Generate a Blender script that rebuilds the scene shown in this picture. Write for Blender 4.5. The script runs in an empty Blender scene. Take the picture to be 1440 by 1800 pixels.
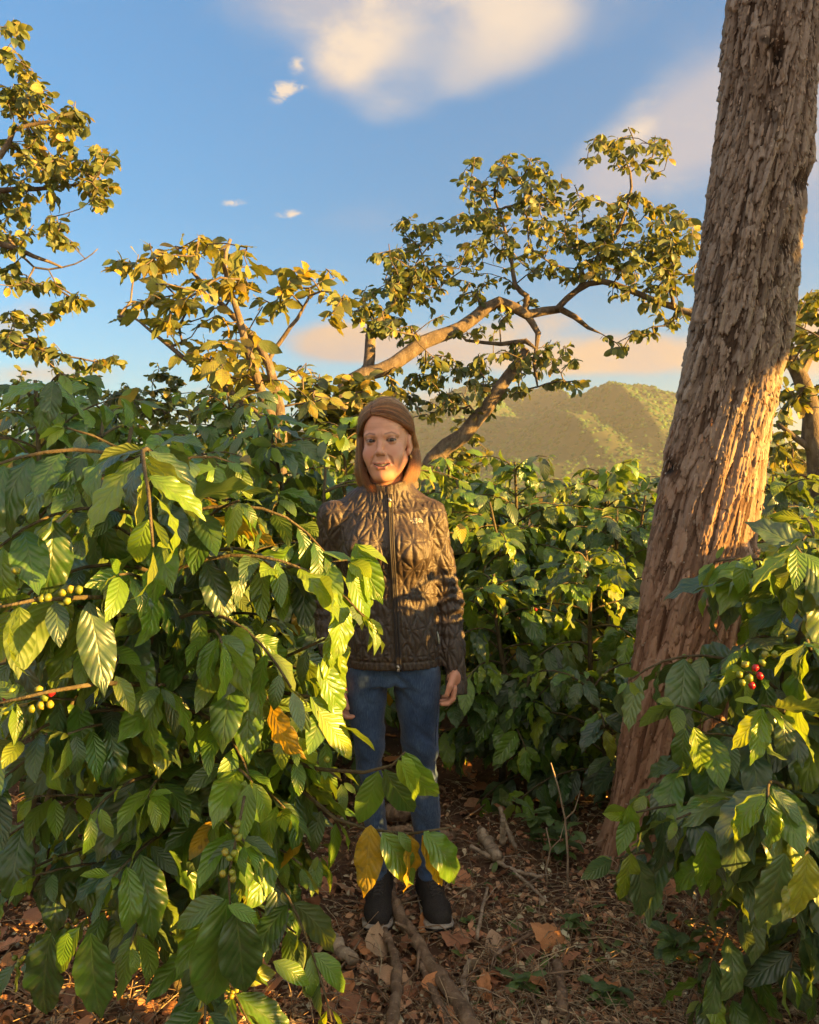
import bpy, math, random
import numpy as np
from mathutils import Vector, Matrix, Euler

# ------------------------------------------------------------------ camera, sky, sun
SC = bpy.context.scene
COL = SC.collection
CAM_Z = 1.38
PITCH = math.atan(60 / 1440)
cam_d = bpy.data.cameras.new("camera")
cam = bpy.data.objects.new("camera", cam_d)
COL.objects.link(cam)
cam.location = (0, 0, CAM_Z)
cam.rotation_euler = (math.pi / 2 - PITCH, 0, 0)
cam_d.sensor_fit = 'HORIZONTAL'
cam_d.sensor_width = 36
cam_d.lens = 36
cam_d.clip_start = 0.05
cam_d.clip_end = 20000
SC.camera = cam

SUN_EL = math.radians(11.0)
SUN_AZ = math.radians(113.0)          # from +Y (view direction) towards +X
SUN_DIR = Vector((math.sin(SUN_AZ) * math.cos(SUN_EL), math.cos(SUN_AZ) * math.cos(SUN_EL), math.sin(SUN_EL)))
sun_d = bpy.data.lights.new("sun", 'SUN')
sun = bpy.data.objects.new("sun", sun_d)
COL.objects.link(sun)
sun_d.energy = 4.3
sun_d.color = (1.0, 0.52, 0.105)
sun_d.angle = math.radians(0.5)
sun.rotation_euler = SUN_DIR.to_track_quat('Z', 'Y').to_euler()
sun.location = (12, -8, 6)

SC.view_settings.view_transform = 'Standard'
SC.view_settings.look = 'None'
SC.view_settings.exposure = 2.8
SC.view_settings.gamma = 1.0
SC.view_settings.use_curve_mapping = False
SC.render.engine = 'CYCLES'
SC.cycles.use_denoising = True
try:
    SC.cycles.denoiser = 'OPENIMAGEDENOISE'
except Exception:
    pass
SC.cycles.max_bounces = 6
SC.cycles.diffuse_bounces = 3
SC.cycles.glossy_bounces = 2
SC.cycles.transmission_bounces = 4
SC.cycles.volume_bounces = 1
SC.cycles.sample_clamp_indirect = 4.0
SC.cycles.use_adaptive_sampling = True
SC.cycles.adaptive_threshold = 0.015


def P(u, v, Y):
    """point at depth Y seen at pixel (u, v) of the 1440 x 1800 photograph"""
    dx = (u - 720) / 1440
    dy = -(v - 900) / 1440
    d = Vector((dx, math.cos(PITCH) + dy * math.sin(PITCH), -math.sin(PITCH) + dy * math.cos(PITCH)))
    return Vector((0, 0, CAM_Z)) + d * (Y / d.y)


def project(p):
    q = np.asarray(p, dtype=float) - np.array((0, 0, CAM_Z))
    f = q[..., 1] * math.cos(PITCH) - q[..., 2] * math.sin(PITCH)
    up = q[..., 1] * math.sin(PITCH) + q[..., 2] * math.cos(PITCH)
    f = np.where(np.abs(f) < 1e-4, 1e-4, f)
    return 720 + 1440 * q[..., 0] / f, 900 - 1440 * up / f, f


# ------------------------------------------------------------------ node helpers
class NT:
    def __init__(self, tree):
        self.t = tree
        tree.nodes.clear()

    def n(self, typ, **kw):
        nd = self.t.nodes.new(typ)
        for k, v in kw.items():
            if k.startswith('i_'):
                key = k[2:]
                key = int(key) if key.isdigit() else key
                self.set(nd, key, v)
            else:
                setattr(nd, k, v)
        return nd

    def set(self, nd, key, v):
        s = nd.inputs[key]
        if isinstance(v, bpy.types.NodeSocket):
            self.t.links.new(v, s)
        else:
            s.default_value = v

    def math(self, op, a, b=0.0, c=0.0, clamp=False):
        nd = self.t.nodes.new('ShaderNodeMath')
        nd.operation = op
        nd.use_clamp = clamp
        self.set(nd, 0, a)
        self.set(nd, 1, b)
        self.set(nd, 2, c)
        return nd.outputs[0]

    def mix(self, f, a, b, blend='MIX'):
        nd = self.t.nodes.new('ShaderNodeMix')
        nd.data_type = 'RGBA'
        nd.blend_type = blend
        self.set(nd, 0, f)
        self.set(nd, 6, a)
        self.set(nd, 7, b)
        return nd.outputs[2]

    def ramp(self, f, stops, interp='LINEAR'):
        nd = self.t.nodes.new('ShaderNodeValToRGB')
        cr = nd.color_ramp
        cr.interpolation = interp
        while len(cr.elements) > 1:
            cr.elements.remove(cr.elements[-1])
        cr.elements[0].position = stops[0][0]
        cr.elements[0].color = (*stops[0][1], 1)
        for p, c in stops[1:]:
            e = cr.elements.new(p)
            e.color = (*c, 1)
        self.set(nd, 0, f)
        return nd.outputs[0]

    def noise(self, vec, scale, detail=4, rough=0.55, dist=0.0):
        nd = self.t.nodes.new('ShaderNodeTexNoise')
        if vec is not None:
            self.set(nd, 'Vector', vec)
        nd.inputs['Scale'].default_value = scale
        nd.inputs['Detail'].default_value = detail
        nd.inputs['Roughness'].default_value = rough
        nd.inputs['Distortion'].default_value = dist
        return nd.outputs[0]

    def smooth(self, x, a, b, c=0.0, d=1.0):
        nd = self.t.nodes.new('ShaderNodeMapRange')
        nd.interpolation_type = 'SMOOTHSTEP'
        self.set(nd, 0, x)
        nd.inputs[1].default_value = a
        nd.inputs[2].default_value = b
        nd.inputs[3].default_value = c
        nd.inputs[4].default_value = d
        return nd.outputs[0]

    def link(self, a, b):
        self.t.links.new(a, b)


# ------------------------------------------------------------------ world: Nishita sky and clouds by direction
world = bpy.data.worlds.new("World")
SC.world = world
world.use_nodes = True
W = NT(world.node_tree)
sky = W.n('ShaderNodeTexSky')
sky.sky_type = 'NISHITA'
sky.sun_disc = False
sky.sun_elevation = SUN_EL
sky.sun_rotation = SUN_AZ
sky.altitude = 600
sky.air_density = 1.0
sky.dust_density = 2.0
sky.ozone_density = 2.5
tc = W.n('ShaderNodeTexCoord')
vec = tc.outputs['Generated']
sep = W.n('ShaderNodeSeparateXYZ', i_0=vec)
vx, vy, vz = sep.outputs
yc = W.math('MAXIMUM', vy, 0.05)
X = W.math('DIVIDE', vx, yc)
Z = W.math('DIVIDE', vz, yc)
front = W.smooth(vy, 0.1, 0.3)
mp = W.n('ShaderNodeMapping', i_0=vec)
mp.inputs['Scale'].default_value = (1.0, 1.0, 1.9)
nz = W.noise(mp.outputs[0], 3.2, 7, 0.56, 0.35)
nz2 = W.noise(mp.outputs[0], 9.0, 6, 0.6, 0.2)
nz3 = W.noise(mp.outputs[0], 55.0, 5, 0.62, 0.6)
nzs = W.noise(mp.outputs[0], 1.6, 3, 0.5, 0.0)


def blob(u, v, ru, rv, w, rot=0.0, power=1.0):
    p = P(u, v, 1.0)
    bx, bz = p.x, p.z - CAM_Z
    ex = W.math('SUBTRACT', X, bx)
    ez = W.math('SUBTRACT', Z, bz)
    c, s = math.cos(rot), math.sin(rot)
    a = W.math('DIVIDE', W.math('ADD', W.math('MULTIPLY', ex, c), W.math('MULTIPLY', ez, s)), ru / 1440)
    b = W.math('DIVIDE', W.math('SUBTRACT', W.math('MULTIPLY', ez, c), W.math('MULTIPLY', ex, s)), rv / 1440)
    r2 = W.math('ADD', W.math('MULTIPLY', a, a), W.math('MULTIPLY', b, b))
    g = W.math('EXPONENT', W.math('MULTIPLY', r2, -power))
    return W.math('MULTIPLY', W.math('MULTIPLY', g, w), front)


def addall(lst):
    t = lst[0]
    for q in lst[1:]:
        t = W.math('ADD', t, q)
    return t


# soft high clouds
hi = addall([blob(520, -10, 150, 60, 0.75, 0.1), blob(635, 60, 95, 80, 0.95, 0.5), blob(600, 120, 50, 40, 0.6, 0.6),
             blob(905, 40, 165, 85, 1.0, 0.25), blob(760, -20, 160, 50, 0.5), blob(800, 150, 150, 45, 0.3, 0.3),
             blob(690, 195, 70, 35, 0.28), blob(640, 385, 110, 34, 0.33),
             blob(1200, 215, 270, 75, 0.8, 0.55), blob(1400, 230, 190, 170, 0.85), blob(1110, 300, 170, 60, 0.5, 0.5)])
hi_m = W.smooth(W.math('ADD', hi, W.math('ADD', W.math('MULTIPLY', W.math('SUBTRACT', nz, 0.5), 1.0), W.math('MULTIPLY', W.math('SUBTRACT', nz2, 0.5), 0.35))), 0.12, 1.1)
hi_m = W.math('MULTIPLY', hi_m, 0.92)
# small crisp puffs
pf = addall([blob(496, 162, 26, 20, 1.0, 0.5), blob(515, 154, 34, 9, 0.6, 0.1), blob(522, 110, 20, 18, 0.62, -0.6), blob(512, 376, 30, 9, 0.85),
             blob(411, 356, 26, 8, 0.75), blob(455, 398, 16, 9, 0.45)])
pf_m = W.smooth(W.math('MULTIPLY', pf, W.math('ADD', 0.55, W.math('MULTIPLY', W.math('SUBTRACT', nz3, 0.42), 3.2))), 0.2, 1.05)
# low bank
lo = addall([blob(590, 600, 95, 36, 1.0), blob(660, 610, 130, 30, 0.5), blob(840, 600, 160, 40, 0.55), blob(1000, 640, 210, 26, 0.75), blob(1130, 610, 120, 34, 0.85),
             blob(1425, 555, 50, 50, 0.9), blob(1410, 640, 90, 40, 0.7), blob(760, 700, 160, 22, 0.6), blob(30, 560, 100, 50, 0.55),
             blob(60, 660, 190, 28, 0.55), blob(950, 560, 100, 24, 0.4), blob(1400, 790, 130, 26, 0.55), blob(390, 690, 120, 20, 0.5)])
lo_m = W.smooth(W.math('ADD', lo, W.math('MULTIPLY', W.math('SUBTRACT', nz2, 0.5), 0.9)), 0.25, 0.85)
# unseen cloud round the dome, added denser and brighter as fill light
fill_cloud = W.math('MULTIPLY', W.smooth(nzs, 0.30, 0.50), W.math('MULTIPLY', W.math('SUBTRACT', 1.0, front), W.smooth(vz, 0.0, 0.12)))
dv = W.n('ShaderNodeVectorMath', operation='DOT_PRODUCT', i_0=vec, i_1=tuple(SUN_DIR))
fill_cloud = W.math('MULTIPLY', fill_cloud, W.smooth(dv.outputs['Value'], 0.97, 0.80))
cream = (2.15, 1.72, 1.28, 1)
cream_fill = (3.0, 2.55, 2.05, 1)  # unseen fill cloud, brighter than the clouds in view
grey = (1.12, 1.12, 1.25, 1)
peach = (2.1, 1.28, 0.62, 1)
mauve = (1.25, 1.0, 0.92, 1)
hi_c = W.mix(W.smooth(W.math('ADD', nz2, W.math('MULTIPLY', blob(900, 60, 320, 150, 0.35), 1.0)), 0.5, 0.8), grey, cream)
lo_c = W.mix(W.smooth(W.math('ADD', nz, W.math('MULTIPLY', Z, 1.2)), 0.5, 0.8), mauve, peach)
base = W.mix(1.0, sky.outputs[0], W.ramp(vz, [(0.0, (0.34, 0.46, 0.49)), (0.12, (0.28, 0.46, 0.50)), (0.30, (0.25, 0.48, 0.54)), (0.6, (0.37, 0.63, 0.70))]), 'MULTIPLY')
c1 = W.mix(W.math('MULTIPLY', fill_cloud, 0.9), base, W.mix(W.smooth(nz, 0.3, 0.6), (1.6, 1.55, 1.6, 1), cream_fill))
c1 = W.mix(hi_m, c1, hi_c)
c1 = W.mix(W.math('MULTIPLY', pf_m, 0.9), c1, cream)
c1 = W.mix(W.math('MULTIPLY', lo_m, 0.85), c1, lo_c)
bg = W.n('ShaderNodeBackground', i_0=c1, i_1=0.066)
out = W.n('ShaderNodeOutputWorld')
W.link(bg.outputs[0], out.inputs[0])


# ------------------------------------------------------------------ numpy noise
def _hash(ix, iy, iz, seed):
    h = (ix.astype(np.uint32) * np.uint32(374761393) + iy.astype(np.uint32) * np.uint32(668265263)
         + iz.astype(np.uint32) * np.uint32(2147483647) + np.uint32((seed * 974711 + 12345) & 0xFFFFFFFF))
    h = (h ^ (h >> np.uint32(13))) * np.uint32(1274126177)
    h = h ^ (h >> np.uint32(16))
    return (h & np.uint32(0xFFFF)).astype(np.float32) / 65535.0


def vnoise(x, y, z=None, seed=0):
    x = np.asarray(x, np.float32); y = np.asarray(y, np.float32)
    z = np.zeros_like(x) if z is None else np.asarray(z, np.float32)
    x, y, z = np.broadcast_arrays(x, y, z)
    ix = np.floor(x).astype(np.int64); iy = np.floor(y).astype(np.int64); iz = np.floor(z).astype(np.int64)
    fx = x - ix; fy = y - iy; fz = z - iz
    fx = fx * fx * (3 - 2 * fx); fy = fy * fy * (3 - 2 * fy); fz = fz * fz * (3 - 2 * fz)
    r = 0
    for a in (0, 1):
        for b in (0, 1):
            for c in (0, 1):
                w = (fx if a else 1 - fx) * (fy if b else 1 - fy) * (fz if c else 1 - fz)
                r = r + w * _hash(ix + a, iy + b, iz + c, seed)
    return r * 2 - 1


def fbm(x, y, z=None, seed=0, oct=4, gain=0.5):
    r = 0; a = 1.0; f = 1.0
    for o in range(oct):
        r = r + a * vnoise(np.asarray(x) * f, np.asarray(y) * f, None if z is None else np.asarray(z) * f, seed + o * 17)
        a *= gain; f *= 2.03
    return r


def voronoi(x, y, seed=0, jitter=0.9):
    """F1, F2 distances, the cell's random value and the offset from its centre"""
    ix = np.floor(x).astype(np.int64); iy = np.floor(y).astype(np.int64)
    f1 = np.full(x.shape, 9.0, np.float32); f2 = np.full(x.shape, 9.0, np.float32)
    rid = np.zeros(x.shape, np.float32); ox = np.zeros(x.shape, np.float32); oy = np.zeros(x.shape, np.float32)
    for a in (-1, 0, 1):
        for b in (-1, 0, 1):
            cx = ix + a; cy = iy + b; zz = np.zeros_like(cx)
            px = cx + 0.5 + (_hash(cx, cy, zz, seed) - 0.5) * jitter
            py = cy + 0.5 + (_hash(cx, cy, zz, seed + 7) - 0.5) * jitter
            dx = x - px; dy = y - py
            d = np.sqrt(dx * dx + dy * dy)
            nearer = d < f1
            f2 = np.where(nearer, f1, np.minimum(f2, d))
            rid = np.where(nearer, _hash(cx, cy, zz, seed + 13), rid)
            ox = np.where(nearer, dx, ox); oy = np.where(nearer, dy, oy)
            f1 = np.where(nearer, d, f1)
    return f1, f2, rid, ox, oy


def unit(v):
    v = np.asarray(v, float)
    return v / (np.linalg.norm(v) + 1e-9)


# ------------------------------------------------------------------ mesh helpers
def mesh_from(name, V, quads=None, tris=None, attrs=None, smooth=True):
    """fast mesh from numpy arrays; attrs: {name: (type, array)} on points"""
    me = bpy.data.meshes.new(name)
    V = np.asarray(V, np.float32)
    nq = 0 if quads is None else len(quads)
    nt = 0 if tris is None else len(tris)
    me.vertices.add(len(V))
    me.vertices.foreach_set('co', V.ravel())
    me.loops.add(nq * 4 + nt * 3)
    parts = []
    if nq: parts.append(np.asarray(quads, np.int32).ravel())
    if nt: parts.append(np.asarray(tris, np.int32).ravel())
    me.loops.foreach_set('vertex_index', np.concatenate(parts))
    me.polygons.add(nq + nt)
    starts = np.concatenate([np.arange(nq) * 4, nq * 4 + np.arange(nt) * 3]).astype(np.int32)
    me.polygons.foreach_set('loop_start', starts)
    if attrs:
        for k, (ty, arr) in attrs.items():
            at = me.attributes.new(k, ty, 'POINT')
            key = {'FLOAT': 'value', 'FLOAT2': 'vector', 'FLOAT_VECTOR': 'vector', 'FLOAT_COLOR': 'color'}[ty]
            at.data.foreach_set(key, np.asarray(arr, np.float32).ravel())
    me.update(calc_edges=True)
    if smooth:
        me.polygons.foreach_set('use_smooth', np.ones(nq + nt, bool))
    return me


class MB:
    """collects geometry for one mesh"""
    def __init__(self):
        self.V = []; self.Q = []; self.T = []; self.n = 0; self.A = {}

    def add(self, V, quads=None, tris=None, **attrs):
        V = np.asarray(V, np.float32).reshape(-1, 3)
        self.V.append(V)
        if quads is not None and len(quads): self.Q.append(np.asarray(quads, np.int64).reshape(-1, 4) + self.n)
        if tris is not None and len(tris): self.T.append(np.asarray(tris, np.int64).reshape(-1, 3) + self.n)
        for k, a in attrs.items():
            self.A.setdefault(k, []).append(np.asarray(a, np.float32))
        self.n += len(V)

    def tube(self, pts, radii, sides=6, cap=True, squash=None, **attrs):
        pts = np.asarray([tuple(p) for p in pts], float)
        radii = np.broadcast_to(np.asarray(radii, float), (len(pts),))
        tan = np.gradient(pts, axis=0)
        tan /= np.linalg.norm(tan, axis=1)[:, None] + 1e-9
        up = np.array((0, 0, 1.0)) if abs(tan[0, 2]) < 0.9 else np.array((1.0, 0, 0))
        s = np.cross(tan[0], up); s /= np.linalg.norm(s)
        ang = np.linspace(0, 2 * math.pi, sides, endpoint=False)
        rings = []
        for i in range(len(pts)):
            s = s - tan[i] * np.dot(s, tan[i]); s /= np.linalg.norm(s) + 1e-9
            b = np.cross(tan[i], s)
            rings.append(pts[i] + radii[i] * (np.cos(ang)[:, None] * s + np.sin(ang)[:, None] * b))
        V = np.concatenate(rings)
        n = len(pts)
        i = np.arange(n - 1)[:, None] * sides; j = np.arange(sides)[None, :]; k = (j + 1) % sides
        Q = np.stack([i + j, i + k, i + sides + k, i + sides + j], -1).reshape(-1, 4)
        T = None
        if cap:
            V = np.concatenate([V, pts[:1], pts[-1:]])
            c0, c1 = n * sides, n * sides + 1
            jj = np.arange(sides); kk = (jj + 1) % sides
            T = np.concatenate([np.stack([np.full(sides, c0), kk, jj], -1),
                                np.stack([np.full(sides, c1), (n - 1) * sides + jj, (n - 1) * sides + kk], -1)])
        self.add(V, Q, T, **{k2: np.repeat(np.asarray(v, np.float32)[None], len(V), 0) for k2, v in attrs.items()})

    def mesh(self, name, smooth=True, types=None):
        at = {}
        for k, lst in self.A.items():
            arr = np.concatenate(lst)
            ty = (types or {}).get(k) or {1: 'FLOAT', 2: 'FLOAT2', 3: 'FLOAT_VECTOR', 4: 'FLOAT_COLOR'}[1 if arr.ndim == 1 else arr.shape[1]]
            at[k] = (ty, arr)
        return mesh_from(name, np.concatenate(self.V), np.concatenate(self.Q) if self.Q else None,
                         np.concatenate(self.T) if self.T else None, at, smooth)


def link(name, me, mat=None, parent=None):
    o = bpy.data.objects.new(name, me)
    COL.objects.link(o)
    if parent is not None:
        o.parent = parent
    if mat is not None and me is not None and len(me.materials) == 0:
        me.materials.append(mat)
    return o


def tag(o, label=None, cat=None, group=None, kind=None):
    if label: o['label'] = label
    if cat: o['category'] = cat
    if group: o['group'] = group
    if kind: o['kind'] = kind
    return o


def empty(name, loc=(0, 0, 0), rz=0.0):
    o = bpy.data.objects.new(name, None)
    o.location = loc
    o.rotation_euler = (0, 0, rz)
    o.empty_display_size = 0.1
    COL.objects.link(o)
    return o


def local(o, V):
    """world coordinates to the coordinates of a thing that is only moved and turned about z"""
    V = np.asarray(V, float)
    c, s = math.cos(o.rotation_euler.z), math.sin(o.rotation_euler.z)
    d = V - np.array(o.location)
    return np.stack([c * d[..., 0] + s * d[..., 1], -s * d[..., 0] + c * d[..., 1], d[..., 2]], -1)


# ------------------------------------------------------------------ ground height
def ground_z(x, y):
    x = np.asarray(x, float); y = np.asarray(y, float)
    near = np.clip(1 - np.hypot(x, y - 3) / 30, 0, 1)
    z = 0.035 * fbm(x * 0.7, y * 0.7, seed=3, oct=3) * near
    z = z + 0.012 * fbm(x * 4, y * 4, seed=8, oct=3) * near
    # bank that carries the big tree on the right
    z = z + 0.10 * np.exp(-(((x - 1.0) / 0.55) ** 2 + ((y - 2.75) / 0.6) ** 2))
    far = np.clip((np.hypot(x, y) - 40) / 400, 0, 1)
    z = z - 14 * far
    return z
# ------------------------------------------------------------------ materials
def new_mat(name):
    m = bpy.data.materials.new(name)
    m.use_nodes = True
    return m, NT(m.node_tree)


def finish(N, shader):
    o = N.n('ShaderNodeOutputMaterial')
    N.link(shader, o.inputs[0])


def rnd01(N):
    oi = N.n('ShaderNodeObjectInfo').outputs['Random']
    gi = N.n('ShaderNodeNewGeometry').outputs['Random Per Island']
    return N.math('FRACT', N.math('ADD', oi, gi))


def leaf_material(name, stops, trans_col, trans=0.28, rough=0.30, veins=8.0, vein_col=(0.16, 0.22, 0.05), spec=0.7, bump=0.34, blotch=None, sky_sheen=0.0):
    m, N = new_mat(name)
    r = rnd01(N)
    at = N.n('ShaderNodeAttribute', attribute_name='luv')
    sp = N.n('ShaderNodeSeparateXYZ', i_0=at.outputs['Vector'])
    u, v = sp.outputs[0], sp.outputs[1]
    av = N.math('ABSOLUTE', v)
    geo = N.n('ShaderNodeNewGeometry')
    col = N.ramp(r, stops)
    tcn = N.n('ShaderNodeTexCoord')
    nz = N.noise(tcn.outputs['Object'], 14.0, 3, 0.6)
    col = N.mix(N.math('MULTIPLY', N.smooth(nz, 0.42, 0.75), 0.35), col, N.mix(1.0, col, (1.9, 1.6, 0.9, 1), 'MULTIPLY'))
    ph = N.math('SUBTRACT', N.math('MULTIPLY', u, veins), N.math('MULTIPLY', N.math('POWER', av, 0.8), 2.1))
    fr = N.math('ABSOLUTE', N.math('SUBTRACT', N.math('FRACT', ph), 0.5))       # 0.5 on a vein
    vein = N.smooth(fr, 0.43, 0.5)
    mid = N.smooth(av, 0.075, 0.02)
    vm = N.math('MAXIMUM', mid, N.math('MULTIPLY', vein, 0.45))
    vm = N.math('MULTIPLY', vm, 0.3)
    col = N.mix(vm, col, (*vein_col, 1))
    if blotch:
        b1 = N.noise(tcn.outputs['Object'], 9.0, 4, 0.6)
        col = N.mix(N.math('MULTIPLY', N.smooth(b1, 0.5, 0.68), 0.8), col, (*blotch, 1))
    dust = N.noise(tcn.outputs['Object'], 4.5, 5, 0.65)
    col = N.mix(N.math('MULTIPLY', N.smooth(dust, 0.44, 0.72), 0.38), col, (0.17, 0.17, 0.125, 1))
    spt = N.n('ShaderNodeTexVoronoi', i_Vector=tcn.outputs['Object'])
    spt.inputs['Scale'].default_value = 26
    sm_ = N.math('MULTIPLY', N.smooth(spt.outputs['Distance'], 0.16, 0.07), N.smooth(N.noise(tcn.outputs['Object'], 6, 2), 0.55, 0.62))
    col = N.mix(N.math('MULTIPLY', sm_, 0.8), col, (0.16, 0.10, 0.03, 1))
    # torn, browned edge of older leaves
    ed = N.math('MULTIPLY', N.smooth(N.math('ADD', av, N.math('MULTIPLY', nz, 0.5)), 1.18, 1.36), N.smooth(r, 0.45, 0.6))
    col = N.mix(N.math('MULTIPLY', ed, 0.7), col, (0.13, 0.075, 0.02, 1))
    under = N.mix(0.55, col, (0.12, 0.16, 0.055, 1))
    colf = N.mix(geo.outputs['Backfacing'], col, under)
    hgt = N.math('SUBTRACT', N.smooth(fr, 0.5, 0.1), N.math('MULTIPLY', mid, 0.8))
    bp = N.n('ShaderNodeBump', i_Height=hgt, i_Strength=bump)
    bp.inputs['Distance'].default_value = 0.004
    pr = N.n('ShaderNodeBsdfPrincipled')
    N.set(pr, 'Base Color', colf)
    N.set(pr, 'Roughness', N.math('ADD', N.math('MULTIPLY', geo.outputs['Backfacing'], 0.3), N.math('ADD', rough - 0.06, N.math('MULTIPLY', nz, 0.16))))
    pr.inputs['Specular IOR Level'].default_value = spec
    N.set(pr, 'Normal', bp.outputs[0])
    tr = N.n('ShaderNodeBsdfTranslucent')
    N.set(tr, 0, N.mix(0.5, N.mix(1.0, col, (3.0, 2.6, 1.2, 1), 'MULTIPLY'), (*trans_col, 1)))
    N.set(tr, 'Normal', bp.outputs[0])
    mx = N.n('ShaderNodeMixShader', i_0=trans, i_1=pr.outputs[0], i_2=tr.outputs[0])
    finish(N, mx.outputs[0])
    return m


M = {}
M['leaf'] = leaf_material('coffee_leaf', [(0.0, (0.023, 0.071, 0.017)), (0.35, (0.039, 0.104, 0.019)), (0.62, (0.067, 0.160, 0.021)), (0.86, (0.116, 0.230, 0.023)), (0.95, (0.170, 0.251, 0.023)), (1.0, (0.255, 0.278, 0.026))], (0.30, 0.34, 0.02))
M['leaf_young'] = leaf_material('young_coffee_leaf', [(0.0, (0.075, 0.178, 0.017)), (0.6, (0.128, 0.245, 0.020)), (1.0, (0.213, 0.300, 0.022))], (0.36, 0.42, 0.02), trans=0.36, rough=0.3)
M['leaf_yellow'] = leaf_material('yellowing_coffee_leaf', [(0.0, (0.342, 0.243, 0.013)), (1.0, (0.414, 0.261, 0.013))], (0.55, 0.36, 0.02), trans=0.3, rough=0.45, vein_col=(0.5, 0.36, 0.05), blotch=(0.20, 0.17, 0.018))
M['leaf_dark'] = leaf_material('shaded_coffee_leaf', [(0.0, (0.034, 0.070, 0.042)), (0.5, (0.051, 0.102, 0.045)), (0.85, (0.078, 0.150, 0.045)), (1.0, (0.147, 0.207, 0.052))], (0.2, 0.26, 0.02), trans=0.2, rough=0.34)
M['leaf_tree'] = leaf_material('shade_tree_leaf', [(0.0, (0.021, 0.046, 0.010)), (0.45, (0.036, 0.071, 0.012)), (0.8, (0.069, 0.104, 0.014)), (1.0, (0.137, 0.142, 0.016))], (0.28, 0.26, 0.02), trans=0.25, rough=0.5, veins=6, bump=0.2)
M['leaf_gold'] = leaf_material('sapling_leaf', [(0.0, (0.070, 0.111, 0.022)), (0.35, (0.126, 0.158, 0.023)), (0.75, (0.237, 0.230, 0.025)), (1.0, (0.379, 0.253, 0.032))], (0.42, 0.34, 0.02), trans=0.32, rough=0.5, veins=9, blotch=(0.12, 0.08, 0.02), vein_col=(0.3, 0.28, 0.06))
M['leaf_seedling'] = leaf_material('seedling_leaf', [(0.0, (0.05, 0.10, 0.03)), (1.0, (0.10, 0.18, 0.04))], (0.2, 0.3, 0.04), trans=0.25, rough=0.5, veins=5, bump=0.2)


def bark_material(name, a, b, c, scale=9.0, rough=0.85, bump=0.8):
    m, N = new_mat(name)
    t = N.n('ShaderNodeTexCoord').outputs['Object']
    mpn = N.n('ShaderNodeMapping', i_0=t)
    mpn.inputs['Scale'].default_value = (1, 1, 0.45)
    n1 = N.noise(mpn.outputs[0], scale, 6, 0.65, 0.4)
    n2 = N.noise(t, scale * 4.5, 4, 0.6)
    col = N.ramp(n1, [(0.3, a), (0.5, b), (0.72, c)])
    col = N.mix(N.math('MULTIPLY', N.smooth(n2, 0.55, 0.8), 0.5), col, (*[min(1, q * 1.7) for q in c], 1))
    bp = N.n('ShaderNodeBump', i_Height=N.math('ADD', n1, N.math('MULTIPLY', n2, 0.4)), i_Strength=bump)
    bp.inputs['Distance'].default_value = 0.012
    pr = N.n('ShaderNodeBsdfPrincipled')
    N.set(pr, 'Base Color', col)
    pr.inputs['Roughness'].default_value = rough
    pr.inputs['Specular IOR Level'].default_value = 0.25
    N.set(pr, 'Normal', bp.outputs[0])
    finish(N, pr.outputs[0])
    return m


M['limb'] = bark_material('lichened_limb_bark', (0.060, 0.047, 0.036), (0.125, 0.098, 0.074), (0.22, 0.185, 0.145), 16, bump=1.0)
M['twig'] = bark_material('coffee_branch_bark', (0.055, 0.046, 0.026), (0.095, 0.078, 0.042), (0.15, 0.125, 0.075), 30)
M['stick'] = bark_material('fallen_stick_bark', (0.10, 0.068, 0.046), (0.20, 0.135, 0.088), (0.34, 0.25, 0.175), 22)
M['pale_stick'] = bark_material('peeled_stick_wood', (0.20, 0.15, 0.105), (0.36, 0.28, 0.20), (0.50, 0.42, 0.32), 26)


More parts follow.
